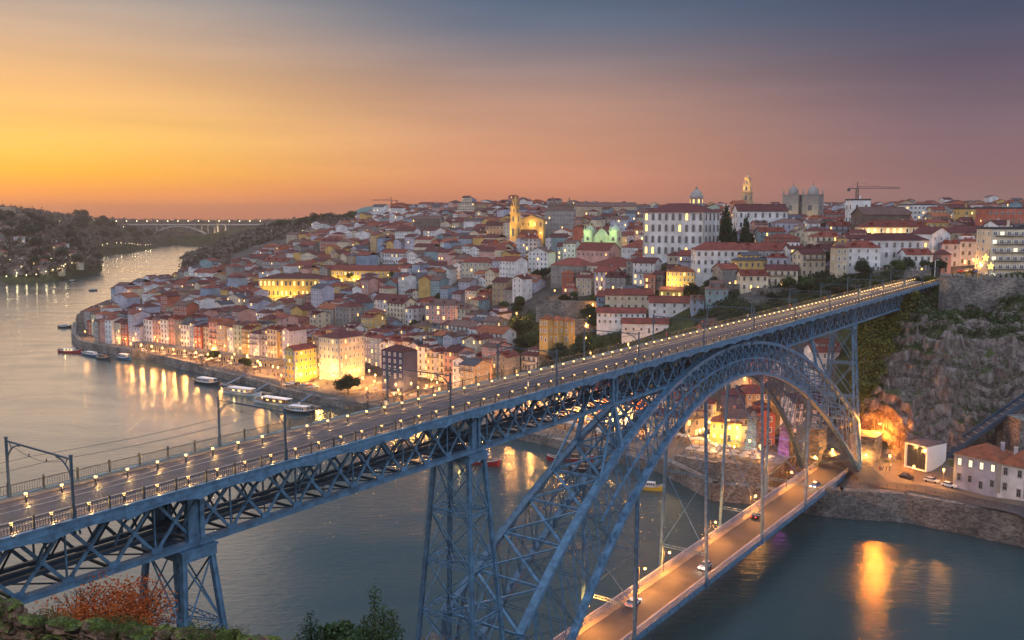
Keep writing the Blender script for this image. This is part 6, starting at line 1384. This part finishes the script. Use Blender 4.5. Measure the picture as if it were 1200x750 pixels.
pontoon(258, 451, 20, 'floating pontoon between the two leftmost tour boats'); pontoon(305, 461, 18, 'floating pontoon behind the white-roofed tour boat'); pontoon(362, 476, 14, 'floating pontoon at the foot of the blue gangway')
# ================================================================== skyline extras
def crane(px, y, z, H_, jib, back, label, rz_=0):
    root = empty('tower_crane', (xat(px, y, z), y, z), rz_); tag(root, label, 'crane'); m_ = M['rail']
    mb = MB()
    for e in (-1, 1):
        for f in (-1, 1): mb.beam((e * .8, f * .8, -5), (e * .8, f * .8, H_), .3)
    for k in range(int(H_ / 3)): mb.beam((-.8, -.8, 3 * k), (.8, -.8, 3 * k + 3), .2); mb.beam((.8, .8, 3 * k), (-.8, .8, 3 * k + 3), .2)
    mb.build('mast', m_, root); mb = MB(); mb.beam((0, 0, H_), (jib, 0, H_), .5, .3); mb.beam((0, 0, H_ + 1.6), (jib * .95, 0, H_ + .9), .25)
    for k in range(12): x = jib * k / 12; mb.beam((x, 0, H_), (x + jib / 24, 0, H_ + 1.4), .18); mb.beam((x + jib / 24, 0, H_ + 1.4), (x + jib / 12, 0, H_), .18)
    mb.build('jib', m_, root); mb = MB(); mb.beam((0, 0, H_), (-back, 0, H_), .6); mb.box((-back + .6, 0, H_ - 1), (2, 1.2, 2)); mb.build('counter_jib', m_, root); mb = MB(); mb.beam((0, 0, H_), (0, 0, H_ + 4.5), .5); mb.beam((0, 0, H_ + 4.5), (jib * .6, 0, H_ + 1), .12); mb.beam((0, 0, H_ + 4.5), (-back, 0, H_), .12); mb.build('apex', m_, root)
crane(459, 1300, 84, 25, -27, -7, 'thin tower crane on the left skyline above the wooded hill'); crane(1003, 700, 82, 27, 32, 7, 'tower crane with long jib behind the dark convent church')
# domed pavilion
p = Vector((xat(434, 1480, 84), 1480, 83)); pv = empty('domed_pavilion', p); tag(pv, 'broad green domed hall glowing among trees on the left skyline', 'pavilion')
mb = MB(); mb.lathe((0, 0, 6), [(27, 0), (26, 3), (22, 7), (15, 10.5), (7, 12.4), (.5, 13)], 28); mb.build('dome', mat('copper', (.12, .2, .17), .6), pv, smooth=True); mb = MB(); mb.lathe((0, 0, -4), [(28, 0), (28, 10)], 28); mb.build('drum', M['w_cream'], pv)
for k in range(14): a_ = -math.pi / 2 + (k - 6.5) * .17; o = addwin(pv, 28 * math.cos(a_), 28 * math.sin(a_), 0, 3, 4.5, 'f', 'white', 'glass_lit', True); o.rotation_euler.z = a_ + math.pi / 2
# far arched road bridge
yb_ = 2850; X0, X1 = xat(120, yb_, 60), xat(312, yb_, 60); fb = empty('far_road_bridge', ((X0 + X1) / 2, yb_, 0)); tag(fb, 'distant pale concrete arch bridge with a lit deck at the end of the river', 'bridge'); HL = (X1 - X0) / 2; cx0 = (X0 + X1) / 2
M['concrete'] = mat('pale_concrete', (.5, .45, .38), .8, var=.1)
mb = MB(); mb.box((0, 0, 58.5), (2 * HL, 22, 3)); mb.build('deck', M['concrete'], fb)
xa, xb = xat(166, yb_, 5) - cx0, xat(256, yb_, 5) - cx0
for s in (-6, 6):
    mb = MB(); n = 24
    f = lambda t: (xa + (xb - xa) * t, s, 4 + 50 * 4 * t * (1 - t))
    for k in range(n): mb.beam(f(k / n), f((k + 1) / n), 4, 3)
    mb.build('arch_rib', M['concrete'], fb)
for k in range(12):
    t = (k + .5) / 12; x = xa + (xb - xa) * t; mb = MB(); z0 = 4 + 200 * t * (1 - t)
    if z0 < 52: mb.box((x, 0, (z0 + 57) / 2), (1.6, 12, 57 - z0)); mb.build('column', M['concrete'], fb)
for x in (xb + 2, xb + 26):
    mb = MB(); mb.box((x, 0, 30), (5, 16, 60)); mb.build('pylon', M['concrete'], fb); plight(fb, (x - 6, -24, 10), 110000, (1, .7, .3), 1, 'floodlight'); plight(fb, (x, -26, 34), 80000, (1, .7, .3), 1, 'floodlight')
for k in range(16):
    x = -HL + (k + .5) * 2 * HL / 16; mb = MB(); mb.tube((x, -10, 60), (x, -10, 68), .35, 5); l_ = mb.build('lamp_post', M['rail'], fb); mb = MB(); mb.lathe((x, -10, 68), [(.6, 0), (1.7, 1), (1.7, 2), (.6, 3)], 6); mb.build('lamp', M['lampw'], l_)
# festive stars and lamp masts beside the modern block
M['star'] = mat('star_light', (1, .7, .1), emit=(1, .62, .06), estr=5)
for k, (px, py, sw) in enumerate([(1155, 302, 'upper'), (1161, 312, 'lower')]):
    p = aty(px, py, 392); mb = MB(); r = 1.5; pts = [(r * (1 if i % 2 == 0 else .42) * math.sin(i * math.pi / 5), r * (1 if i % 2 == 0 else .42) * math.cos(i * math.pi / 5)) for i in range(10)]
    root = empty('star_decoration', p); tag(root, '%s of two glowing yellow festive stars hung by the modern block' % sw, 'star'); mb.add([(a, y_, b) for y_ in (-.12, .12) for a, b in pts] + [(0, -.35, 0), (0, .35, 0)], [(i, (i + 1) % 10, 20) for i in range(10)] + [((i + 1) % 10 + 10, i + 10, 21) for i in range(10)] + [((i + 1) % 10, i, i + 10, (i + 1) % 10 + 10) for i in range(10)]); mb.build('star', M['star'], root)
    mb = MB(); mb.tube((1.8, .4, -8), (1.8, .4, 3.2), .12, 6); g = [(1.8 - 1.8 * math.sin(t), .4, 1.9 + 1.6 * math.cos(t) * .8) for t in (0, .5, 1, 1.57)]; [mb.beam(a, b, .12) for a, b in zip(g, g[1:])]; mb.build('mast', M['rail'], root)
# hilltop mast lamp near the far bridge end
p = hit(1095, 330); mt = empty('mast_lamp', p); tag(mt, 'tall pale mast lamp beside the far end of the upper deck', 'street lamp'); mb = MB(); mb.tube((0, 0, 0), (0, 0, 9), .12); mb.beam((0, 0, 9), (1.6, 0, 9.2), .12); mb.build('mast', M['white'], mt)
# lamps of the lower deck
for k, (u, s) in enumerate([(152, 1), (176, 1), (188, -1 + 2), (214, 1), (241, 1), (270, 1), (292, 1)]):
    root = empty('deck_lamp', B(u, VC + 4.9, LZ + .14), ROTU); tag(root, 'amber lamp on a bracket post along the lower deck, %s from the near end' % ordn[k].replace('nearest', 'first'), 'street lamp'); mb = MB(); mb.tube((0, 0, 0), (0, 0, 5), .08, 6); mb.beam((0, 0, 5), (0, -1.3, 5.1), .08); mb.build('post', M['rail'], root); mb = MB(); mb.lathe((0, -1.4, 4.75), [(.12, 0), (.28, .12), (.28, .3), (.1, .42)], 8); mb.build('lamp_head', M['lampc'], root); plight(root, (0, -1.6, 4.5), 900, (1, .34, .05), .25).data.energy = 9000
# ================================================================== woods and foreground
M['leaf_hill'] = leafm('haze_paled_leaves', (.14, .115, .085), (.07, .065, .05))  # leaf colour paled and browned to carry some distance haze
def woods(name, a0, a1, y0, y1, n, sz, label, seed, pred):
    rnd = random.Random(seed); mb = MB(); xs = np.array([rnd.uniform(a0, a1) for _ in range(n)]); ys = np.array([math.exp(rnd.uniform(math.log(y0), math.log(y1))) for _ in range(n)]); X_ = xs * ys; Z_ = ground(X_, ys)
    for x, y, z in zip(X_, ys, Z_):
        if z < 6 or not pred(600 + F * x / y, y): continue
        r = sz * rnd.uniform(1.2, 2.6)
        for _ in range(16):
            d = Vector((rnd.gauss(0, 1), rnd.gauss(0, 1), rnd.gauss(0, .7))).normalized() * r * rnd.random() ** .4; p = Vector((x, y, z + r * .6)) + d; a = Vector((rnd.gauss(0, 1), rnd.gauss(0, 1), rnd.gauss(0, .7))).normalized(); b = a.cross(Vector((rnd.gauss(0, 1), rnd.gauss(0, 1), rnd.gauss(0, 1)))).normalized(); s = sz * rnd.uniform(.5, 1)
            mb.add([p - a * s, p + b * s * .7, p + a * s, p - b * s * .7], [(0, 1, 2, 3)])
    tag(mb.build(name, M['leaf_hill']), label, 'woods', kind='stuff')
woods('woods', -.62, -.36, 1230, 3000, 2600, 4.0, 'dark woods covering the left river hills', 3, lambda px, y: not (y < 1330 and False))
woods('woods', -.36, -.10, 1300, 2300, 1900, 3.6, 'hazy wooded hill behind the old town on the left', 4, lambda px, y: px > 215)
woods('woods', -.44, -.20, 3000, 4600, 1200, 4.5, 'far hazy woods beyond the distant bridge', 5, lambda px, y: True)
# far-bank houses on the left hills
fh = []
rnd = random.Random(9)
for k in range(60):
    px = rnd.uniform(-10, 130); y = rnd.uniform(1240, 1500); p = at_ground(px, y)
    if p.z < 5: continue
    fh.append((p, rnd))
for k, (p, _) in enumerate(fh):
    o = house(p, rnd.uniform(9, 16), 10, rnd.uniform(6, 10), R(rnd.uniform(-25, 25)), wall=rnd.choice(['white', 'cream', 'tan', 'granite grey']), roof=rnd.choice(['maroon', 'weathered', 'red']), nf=2, nb=3, name='hillside_house', detail=0, lit=.2, nsb=1, door=False, group='houses of the far left bank'); q = proj(p); o['category'] = 'house'; ALLH.append([o, 'small hillside house across the river', q[0], q[1]])
for px, y, w, h in [(8, 1650, 26, 22), (22, 1660, 16, 12)]: house(at_ground(px, y), w, 14, h, 0, wall='tan', roof='slate', flat=True, nf=5, nb=6, name='apartment_block', label='%s flat block on the crest of the left river hill' % ('tall' if h > 20 else 'low'), cat='building', detail=0)
# foreground trees
PROTO['autumn'] = tree_proto('autumn_tree', 6.4, 3.4, 'leaf_orange', 15000, 31, sz=.075, limbs=9); PROTO['fg'] = tree_proto('tree', 9.0, 2.7, 'leaf', 20000, 32, 'spire', sz=.085); PROTO['fg2'] = tree_proto('pine_tree', 8, 1.9, 'leaf_dark', 6000, 33, 'cypress', .1); PROTO['twiggy'] = tree_proto('bare_tree', 7.5, 2.6, 'leaf_bare', 300, 34, 'bare', .05)
def fg(kind, px, y, top, s, label, H_):
    x = xat(px, y, 68); zt = aty(px, top, y)[2]; return tree(kind, Vector((x, y, zt - H_ * s)), s, label)
fg('autumn', 132, 36, 692, .92, 'orange autumn tree behind the mossy wall at bottom left', 6.3); fg('twiggy', 95, 42, 672, .9, 'bare twiggy tree behind the orange autumn tree', 7.5); fg('twiggy', 168, 40, 668, .85, 'bare shoots rising out of the orange autumn tree at its right', 7.5)
fg('fg', 438, 58, 692, .95, 'tall leafy green tree at the bottom centre-left', 9.0); fg('fg2', 362, 60, 712, 1.0, 'dark conifer left of the tall leafy green tree', 8.1); fg('broad', 398, 64, 738, .5, 'small bright green tree between the dark conifer and leafy tree', 8.3)
# mossy wall in the foreground
M['moss'] = mat('moss', (.15, .20, .025), .95, var=0, col2=(.06, .08, .015), vscale=9, bump=1, bscale=30); M['oldstone'] = brickmat('mossy_wall_stone', (.24, .13, .07), (.07, .05, .035), (.1, .1, .1), .09, .05, bump=1)
def mossy(m):
    n = m.node_tree.nodes; l = m.node_tree.links; b = n['Principled BSDF']; src = b.inputs['Base Color'].links[0].from_socket; g = n.new('ShaderNodeNewGeometry'); s = n.new('ShaderNodeSeparateXYZ'); l.new(g.outputs['True Normal'], s.inputs[0]); t = n.new('ShaderNodeTexCoord'); q = n.new('ShaderNodeTexNoise'); q.inputs['Scale'].default_value = 7; q.inputs['Detail'].default_value = 8; l.new(t.outputs['Object'], q.inputs[0]); a = n.new('ShaderNodeMath'); a.operation = 'MULTIPLY_ADD'; l.new(q.outputs[0], a.inputs[0]); a.inputs[1].default_value = 2.4; l.new(s.outputs[2], a.inputs[2]); r = n.new('ShaderNodeMapRange'); l.new(a.outputs[0], r.inputs[0]); r.inputs[1].default_value = 1.75; r.inputs[2].default_value = 2.0
    c = n.new('ShaderNodeValToRGB'); q2 = n.new('ShaderNodeTexNoise'); q2.inputs['Scale'].default_value = 60; l.new(t.outputs['Object'], q2.inputs[0]); l.new(q2.outputs[0], c.inputs[0]); c.color_ramp.elements[0].color = (.035, .05, .012, 1); c.color_ramp.elements[1].color = (.19, .23, .03, 1); c.color_ramp.elements[0].position = .35; c.color_ramp.elements[1].position = .65
    x = n.new('ShaderNodeMix'); x.data_type = 'RGBA'; l.new(r.outputs[0], x.inputs[0]); l.new(src, x.inputs[6]); l.new(c.outputs[0], x.inputs[7]); l.new(x.outputs[2], b.inputs['Base Color'])
mossy(M['oldstone'])
wp = [aty(-60, 676, 6.6), aty(0, 697, 6.4), aty(40, 716, 6.3), aty(110, 722, 6.1), aty(180, 727, 5.9), aty(250, 733, 5.7), aty(330, 742, 5.5), aty(420, 755, 5.3)]
fw = empty('mossy_wall', wp[0]); tag(fw, 'crumbling stone wall capped with green moss at the bottom left', 'wall'); o0 = Vector(wp[0])
rnd = random.Random(2); ns_ = 14; pts = []
for a, b in zip(wp, wp[1:]):
    for k in range(ns_): pts.append(a.lerp(b, k / ns_) - o0)
def wpt(s_):                     # point on the wall line by fraction
    f = max(0, min(.9999, s_)) * (len(pts) - 1); i = int(f); return pts[i].lerp(pts[i + 1], f - i)
Lw = sum((b - a).length for a, b in zip(pts, pts[1:])); mb = MB()
def rock_block(c, sx, sy, sz_, rz_, m=None):
    vs = []; n1, n2 = 4, 3
    J = .16 * min(sx, sz_); co, si = math.cos(rz_), math.sin(rz_)
    for i in range(n1 + 1):
        for j in range(8):
            t = i / n1 * 2 - 1; an = j * math.pi / 4 + math.pi / 8; k = (1 - abs(t) ** 5 * .35); y = math.copysign(min(1, abs(math.cos(an)) * 1.08), math.cos(an)) * k; z = math.copysign(min(1, abs(math.sin(an)) * 1.08), math.sin(an)) * k
            x_, y_, z_ = t * sx / 2 + rnd.uniform(-J, J) * .4, y * sy / 2 + rnd.uniform(-J, J), z * sz_ / 2 + rnd.uniform(-J, J)
            vs.append((c[0] + x_ * co - y_ * si, c[1] + x_ * si + y_ * co, c[2] + z_))
    fs = [(i * 8 + j, i * 8 + (j + 1) % 8, i * 8 + 8 + (j + 1) % 8, i * 8 + 8 + j) for i in range(n1) for j in range(8)] + [tuple(range(7, -1, -1)), tuple(range(n1 * 8, n1 * 8 + 8))]
    mb.add(vs, fs)
for course in range(7):
    x = rnd.uniform(-.1, 0)
    while x < Lw:
        w_ = rnd.uniform(.12, .34); q = wpt((x + w_ / 2) / Lw); q2 = wpt((x + w_) / Lw); z = q.z - .055 - course * .105
        rock_block((q.x, q.y - .08 - course * .012 + rnd.uniform(-.015, .015), z + rnd.uniform(-.012, .012)), w_ * .97, .15, .108, math.atan2(q2.y - q.y, q2.x - q.x + 1e-6)); x += w_
q = wpt(.5); mb.build('masonry', M['oldstone'], fw, smooth=False)
mb = MB(); mb.cm = 0
for i in range(len(pts) - 1):
    a, b = pts[i], pts[i + 1]; mb.add([(a.x, a.y - .10, a.z - .08), (b.x, b.y - .10, b.z - .08), (b.x, b.y - .10, b.z - 2.4), (a.x, a.y - .10, a.z - 2.4), (a.x, a.y - .02, a.z - .08), (b.x, b.y - .02, b.z - .08), (b.x, b.y - .02, b.z - 2.4), (a.x, a.y - .02, a.z - 2.4)], [(0, 1, 2, 3), (7, 6, 5, 4), (4, 5, 1, 0)])
mb.build('core', M['oldstone'], fw)
mb = MB()
for _ in range(26000):
    s_ = rnd.random(); q = wpt(s_); w_ = vnoise(q.x * 1 + 20, q.y + rnd.uniform(-.05, .05), .28, 3) + .5 * vnoise(q.x + 9, 1, .07, 5)
    if w_ < -.17: continue
    fr_ = rnd.random() < .3
    p = q + (Vector((0, -.155 + rnd.uniform(-.01, .01), -abs(rnd.gauss(0, .05)))) if fr_ else Vector((0, rnd.uniform(-.16, .0), rnd.uniform(-.03, .03) + .03 * max(0, w_)))); s1 = rnd.uniform(.002, .0055)
    a = Vector((rnd.gauss(0, 1), rnd.gauss(0, 1), rnd.gauss(0, .6))).normalized() * s1; b = Vector((rnd.gauss(0, 1), rnd.gauss(0, 1), rnd.gauss(.5, .6))).normalized() * s1; mb.add([p - a, p - b, p + a, p + b], [(0, 1, 2, 3)])
ms = mb.build('moss', M['moss'], fw); tag(ms, kind='stuff')
# broken rock facing of the cliff at the right
M['rock'] = brickmat('cliff_rock', (.21, .175, .155), (.10, .085, .075), (.1, .1, .1), .9, 2.4, bump=.8, var=.3, coords='Object')
ga = np.linspace(.366, .63, 560); gy2 = np.linspace(279, 352, 190); CX = ga[None, :] * gy2[:, None]; CY = np.repeat(gy2[:, None], 560, 1); CZ = ground(CX, CY); base = CZ.copy()
wob = vnoise(CX, CY, 11, 31) * 5 + vnoise(CX, CY, 4.5, 32) * 2.2; st = 4.2; t_ = (CZ + wob) / st; fl_ = np.floor(t_); fr_ = t_ - fl_; rs = np.clip((fr_ - .3) / .34, 0, 1)
jt = np.abs(vnoise(CX * 1.0, CY * .25, 1.9, 33)) * 2.2 + np.abs(vnoise(CX, CY * .5, .8, 34)) * .9       # upright joints and cracks
TZ = (fl_ + rs) * st - wob + .9 - jt; msk = np.clip((base - 11.3) / 2.5, 0, 1) * np.clip((56 - base) / 6, 0, 1) * np.clip((CX / CY - .372) / .01, 0, 1)
CZ = np.where(msk > 0, base * (1 - msk) + TZ * msk, base - .6); CZ = np.where(base < 11.3, base - .6, CZ)
mc = mat('cliff_rock', (.2, .17, .15), .95, var=0, spec=.2); n_ = mc.node_tree.nodes; l_ = mc.node_tree.links; t0 = n_.new('ShaderNodeTexCoord'); mp = n_.new('ShaderNodeMapping'); mp.inputs['Scale'].default_value = (1, 1, .3); l_.new(t0.outputs['Object'], mp.inputs[0])
n1 = n_.new('ShaderNodeTexNoise'); n1.inputs['Scale'].default_value = .5; n1.inputs['Detail'].default_value = 14; n1.inputs['Roughness'].default_value = .7; l_.new(mp.outputs[0], n1.inputs[0]); c1_ = n_.new('ShaderNodeValToRGB'); l_.new(n1.outputs[0], c1_.inputs[0]); e_ = c1_.color_ramp.elements; e_[0].position = .36; e_[0].color = (.055, .042, .036, 1); e_[1].position = .64; e_[1].color = (.27, .235, .21, 1); q_ = e_.new(.5); q_.color = (.15, .12, .105, 1)
n2 = n_.new('ShaderNodeTexNoise'); n2.inputs['Scale'].default_value = .16; n2.inputs['Detail'].default_value = 8; l_.new(t0.outputs['Object'], n2.inputs[0]); g_ = n_.new('ShaderNodeNewGeometry'); sx_ = n_.new('ShaderNodeSeparateXYZ'); l_.new(g_.outputs['Normal'], sx_.inputs[0]); ma = n_.new('ShaderNodeMath'); ma.operation = 'MULTIPLY_ADD'; l_.new(n2.outputs[0], ma.inputs[0]); ma.inputs[1].default_value = 2.6; l_.new(sx_.outputs[2], ma.inputs[2]); mr_ = n_.new('ShaderNodeMapRange'); l_.new(ma.outputs[0], mr_.inputs[0]); mr_.inputs[1].default_value = 2.0; mr_.inputs[2].default_value = 2.3
mx_ = n_.new('ShaderNodeMix'); mx_.data_type = 'RGBA'; l_.new(mr_.outputs[0], mx_.inputs[0]); l_.new(c1_.outputs[0], mx_.inputs[6]); mx_.inputs[7].default_value = (.06, .075, .025, 1); l_.new(mx_.outputs[2], n_['Principled BSDF'].inputs['Base Color'])
b2_ = n_.new('ShaderNodeBump'); b2_.inputs['Strength'].default_value = .9; b2_.inputs['Distance'].default_value = .5; l_.new(n1.outputs[0], b2_.inputs['Height']); l_.new(b2_.outputs[0], n_['Principled BSDF'].inputs['Normal'])
cf = gridmesh('cliff', CX, CY, CZ, mc); cf.data.polygons.foreach_set('use_smooth', [False] * len(cf.data.polygons)); tag(cf, kind='structure')
rnd = random.Random(12)
for k in range(9): autotree('bare', rnd.uniform(1012, 1058), rnd.uniform(293, 303), rnd.uniform(.55, .9))
# ================================================================== wording: one label for each repeated thing
ANC = [(343, 335, 'the golden palace'), (400, 392, 'the gold-lit corner block'), (350, 405, 'the yellow corner house'), (460, 405, 'the navy-walled house'), (705, 282, 'the green-lit church'), (711, 325, 'the square cream seminary'), (800, 275, 'the big white palace'), (604, 255, 'the yellow church tower'),
       (755, 375, 'the stepped white houses'), (649, 388, 'the three-roofed ochre house'), (797, 330, 'the brilliant yellow house'), (909, 300, 'the grey terrace house'), (939, 235, 'the cathedral'), (1052, 292, 'the pale hill mansion'), (1190, 295, 'the modern apartment block'), (1038, 250, 'the dark convent church'),
       (266, 315, 'the dark church tower'), (222, 322, 'the tan warehouse'), (427, 330, 'the yellow-lit hall'), (546, 243, 'the skyline high-rise'), (90, 400, 'the old town tip'), (882, 505, 'the turquoise obelisk'), (920, 515, 'the purple obelisk'), (408, 447, 'the round quay tree'), (1113, 345, 'the wall tower'), (657, 238, 'the two skyline domes'),
       (850, 500, 'the yellow quay house'), (60, 325, 'the nearer left riverbank'), (150, 292, 'the farther left headland'), (434, 250, 'the domed pavilion'), (1085, 540, 'the white cube station'), (284, 462, 'the white-roofed tour boat'), (1010, 455, 'the right iron pier'), (535, 540, 'the second iron pier'), (540, 350, 'the middle of town'), (480, 300, 'the left hillside rooftops'), (235, 300, 'the curved far quay'), (193, 400, 'the left quay houses'), (500, 430, 'the riverside square'), (580, 420, 'the bridge-side houses')]
def relword(x, y, a):
    dx, dy = x - a[0], y - a[1]
    if abs(dx) < 14 and abs(dy) < 9: return 'beside'
    if abs(dx) > abs(dy) * 1.3: return 'left of' if dx < 0 else 'right of'
    return 'above' if dy < 0 else 'below'
SHORT = ['', 'second', 'third', 'fourth', 'fifth', 'sixth', 'seventh', 'eighth', 'ninth', 'tenth', 'eleventh', 'twelfth'] + ['%dth' % k for k in range(13, 80)]
def wordlabels(items):
    g = {}
    for o, d, x, y in items:
        a = min(ANC, key=lambda q: math.hypot(q[0] - x, (q[1] - y) * 1.4)); g.setdefault((' '.join(d.split()), relword(x, y, a), a[2]), []).append((x, o))
    for (d, r, a), l in g.items():
        l.sort(key=lambda t: t[0])
        for k, (x, o) in enumerate(l):
            if len(l) == 1: s = '%s %s %s' % (d, r, a)
            elif k == 0: s = 'leftmost %s %s %s' % (d, r, a)
            elif k == len(l) - 1: s = 'rightmost %s %s %s' % (d, r, a)
            else: s = '%s %s %s, %s from left' % (d, r, a, SHORT[k])
            w = s.split()
            if len(w) > 16: w = [q for q in w if q not in ('roof', 'with')]
            o['label'] = ' '.join(w[:16])
wordlabels(ALLH); wordlabels(TR); wordlabels(LPS); wordlabels(PPL); wordlabels(PRS)
for o, d, x, y in TR: o['group'] = 'trees and bushes of the town and hills'
for k in list(PROTO):
    if k not in used:
        for c in list(PROTO[k].children): bpy.data.objects.remove(c)
        bpy.data.objects.remove(PROTO[k])
